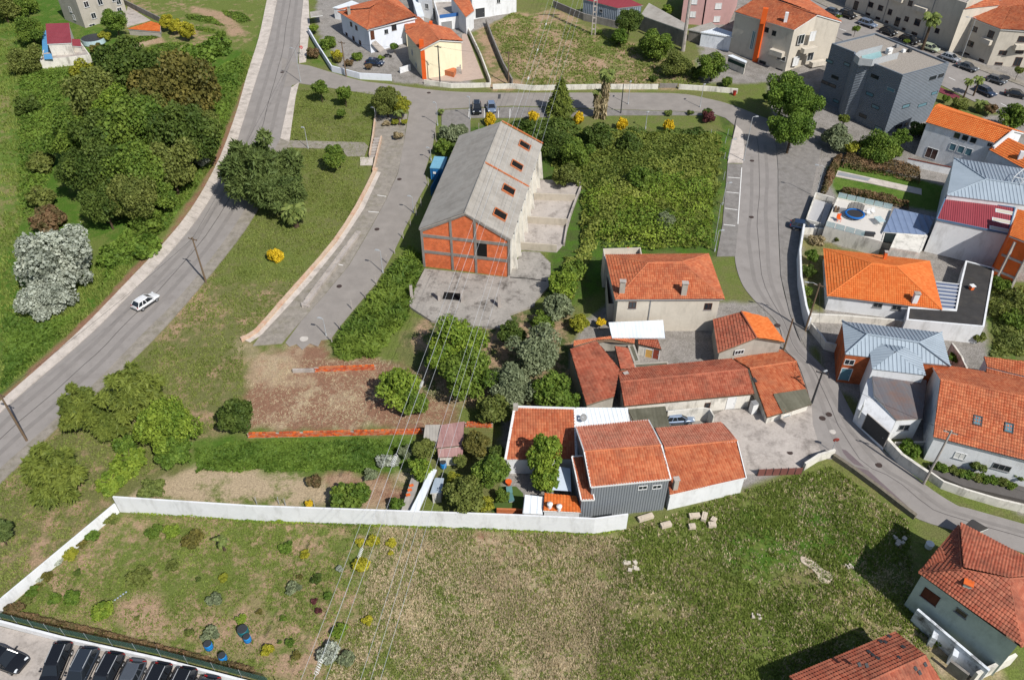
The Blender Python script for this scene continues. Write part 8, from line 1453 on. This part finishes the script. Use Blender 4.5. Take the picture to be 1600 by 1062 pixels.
mass('wood_understorey', 'low undergrowth filling the gaps of the wood', 'undergrowth', [([(125, 110), (230, 100), (320, 130), (330, 220), (290, 300), (200, 345), (150, 330), (100, 260), (100, 180)], 1)], 14000, 2.6, .5, 'dark', 71, 3.0)
mass('allotment_beds', 'rows of vegetables in the allotment right of the stone house', 'vegetables', [(qq(0, 0, 700, 270, 860, 225, 1000, 215, 980, 235, 760, 290), .4), (qq(0, 0, 780, 330, 1000, 265, 1150, 260, 1100, 300, 850, 350), .4), (qq(0, 0, 1130, 90, 1300, 100, 1400, 170, 1300, 150, 1150, 120), .3), (qq(0, 0, 1350, 60, 1500, 80, 1560, 130, 1480, 150, 1380, 100), .3), (qq(0, 0, 1200, 160, 1330, 180, 1330, 210, 1200, 190), .2)], 5000, .5, .3, 'mid', 77, 1.0, .1, 1.3, .5)
mass('verge_weeds', 'weeds along the edge of the lane pavement and walls', 'weeds', [(qq(2, 3, 960, 885, 1100, 965, 1140, 1000, 1080, 975, 950, 895), 1)], 600, .4, .22, 'mid', 73, .8)
def tufts(name, label, polys, n, hgt_, mat, seed, lean_=.5, per=4, width=.05):
    """grass: bunches of blades standing on the ground"""
    rs = np.random.RandomState(seed); XY = np.concatenate([poly_sample(p, int(n*k), rs) for p, k in polys]); m = vnoise(XY[:, 0], XY[:, 1], 3.5, seed)*.7+vnoise(XY[:, 0], XY[:, 1], .6, seed+2)*.6+rs.rand(len(XY))*.5; XY = XY[m > .8]; k = len(XY)
    X = np.repeat(XY[:, 0], per)+rs.normal(size=k*per)*.08; Y = np.repeat(XY[:, 1], per)+rs.normal(size=k*per)*.08; Z = SLOPE*(Y-YREF)-.05; a = rs.uniform(0, 6.28, k*per); h = hgt_*(.4+.9*rs.rand(k*per)); ln = h*lean_*(.3+rs.rand(k*per)); w_ = width*(.7+.8*rs.rand(k*per))
    b0 = np.stack([X-np.sin(a)*w_, Y+np.cos(a)*w_, Z], 1); b1 = np.stack([X+np.sin(a)*w_, Y-np.cos(a)*w_, Z], 1); t = np.stack([X+np.cos(a)*ln, Y+np.sin(a)*ln, Z+h], 1)
    V = np.stack([b0, b1, t], 1).reshape(-1, 3); F = np.arange(len(V)).reshape(-1, 3); o = bpy.data.objects.new(name, cloud_mesh(name, V, F, np.repeat(np.clip(.5+(vnoise(X, Y, 3, seed+3)-.5)*.6+rs.normal(size=len(X))*.2, 0, 1), 3), leafM[mat])); COL.objects.link(o); tagp(o, label, 'grass', None, 'stuff')
RF = [(970, 830), (1165, 765), (1300, 728), (1420, 815), (1430, 940), (1490, 1000), (1330, 1062), (930, 1090), (940, 930)]; CF = [(600, 825), (930, 836), (1000, 845), (950, 1085), (500, 1085), (560, 960)]; FGP = [(190, 800), (560, 816), (600, 828), (540, 1062), (420, 1060), (10, 962)]
tufts('field_grass', 'rough green grass of the right hand field', [(RF, 1)], 34000, .26, 'gr2', 81, .6, 4, .055); tufts('dry_grass', 'straw coloured dry grass of the middle field', [(CF, 1), (RF, .35)], 26000, .22, 'gr3', 83, .8, 4, .05); tufts('thin_grass', 'thin green grass through the middle field', [(CF, 1)], 14000, .22, 'gr1', 85, .6, 4, .05)
tufts('garden_grass', 'weedy green grass of the flower garden', [(FGP, 1)], 14000, .18, 'gr2', 87, .6, 4, .05)
LW = [(455, 140), (590, 145), (578, 245), (560, 318), (520, 374), (470, 430), (400, 512), (375, 530), (300, 600), (239, 540), (310, 455), (384, 360), (445, 228)]
tufts('lawn_grass', 'grass of the lawns between the roads', [(LW, 1)], 26000, .2, 'gr1', 89, .6, 4, .06); tufts('verge_grass', 'short rough grass on the bank at the lower left', [([(0, 755), (100, 670), (240, 545), (380, 540), (380, 640), (300, 690), (180, 775), (0, 935)], 1)], 13000, .22, 'gr1', 91, .7, 4, .055)
tufts('meadow_grass', 'long grass of the field left of the main road', [([(0, 0), (120, 110), (30, 350), (30, 480), (150, 470), (95, 530), (0, 615)], .4), ([(395, 92), (330, 262), (170, 460), (98, 530), (60, 480), (180, 400), (330, 200), (380, 80)], .6)], 22000, .45, 'gr2', 93, .5, 4, .08); tufts('slope_grass', 'thin dry grass across the top field', [([(765, 45), (800, 20), (960, 60), (1060, 95), (1100, 135), (830, 135), (790, 110)], 1)], 9000, .35, 'gr1', 95, .6, 4, .08)
tufts('plot_straw', 'dead stalks strewn over the bare plot', [([(385, 560), (600, 560), (700, 600), (690, 660), (390, 668)], 1)], 3500, .1, 'gr3', 97, 4.0, 2, .035)
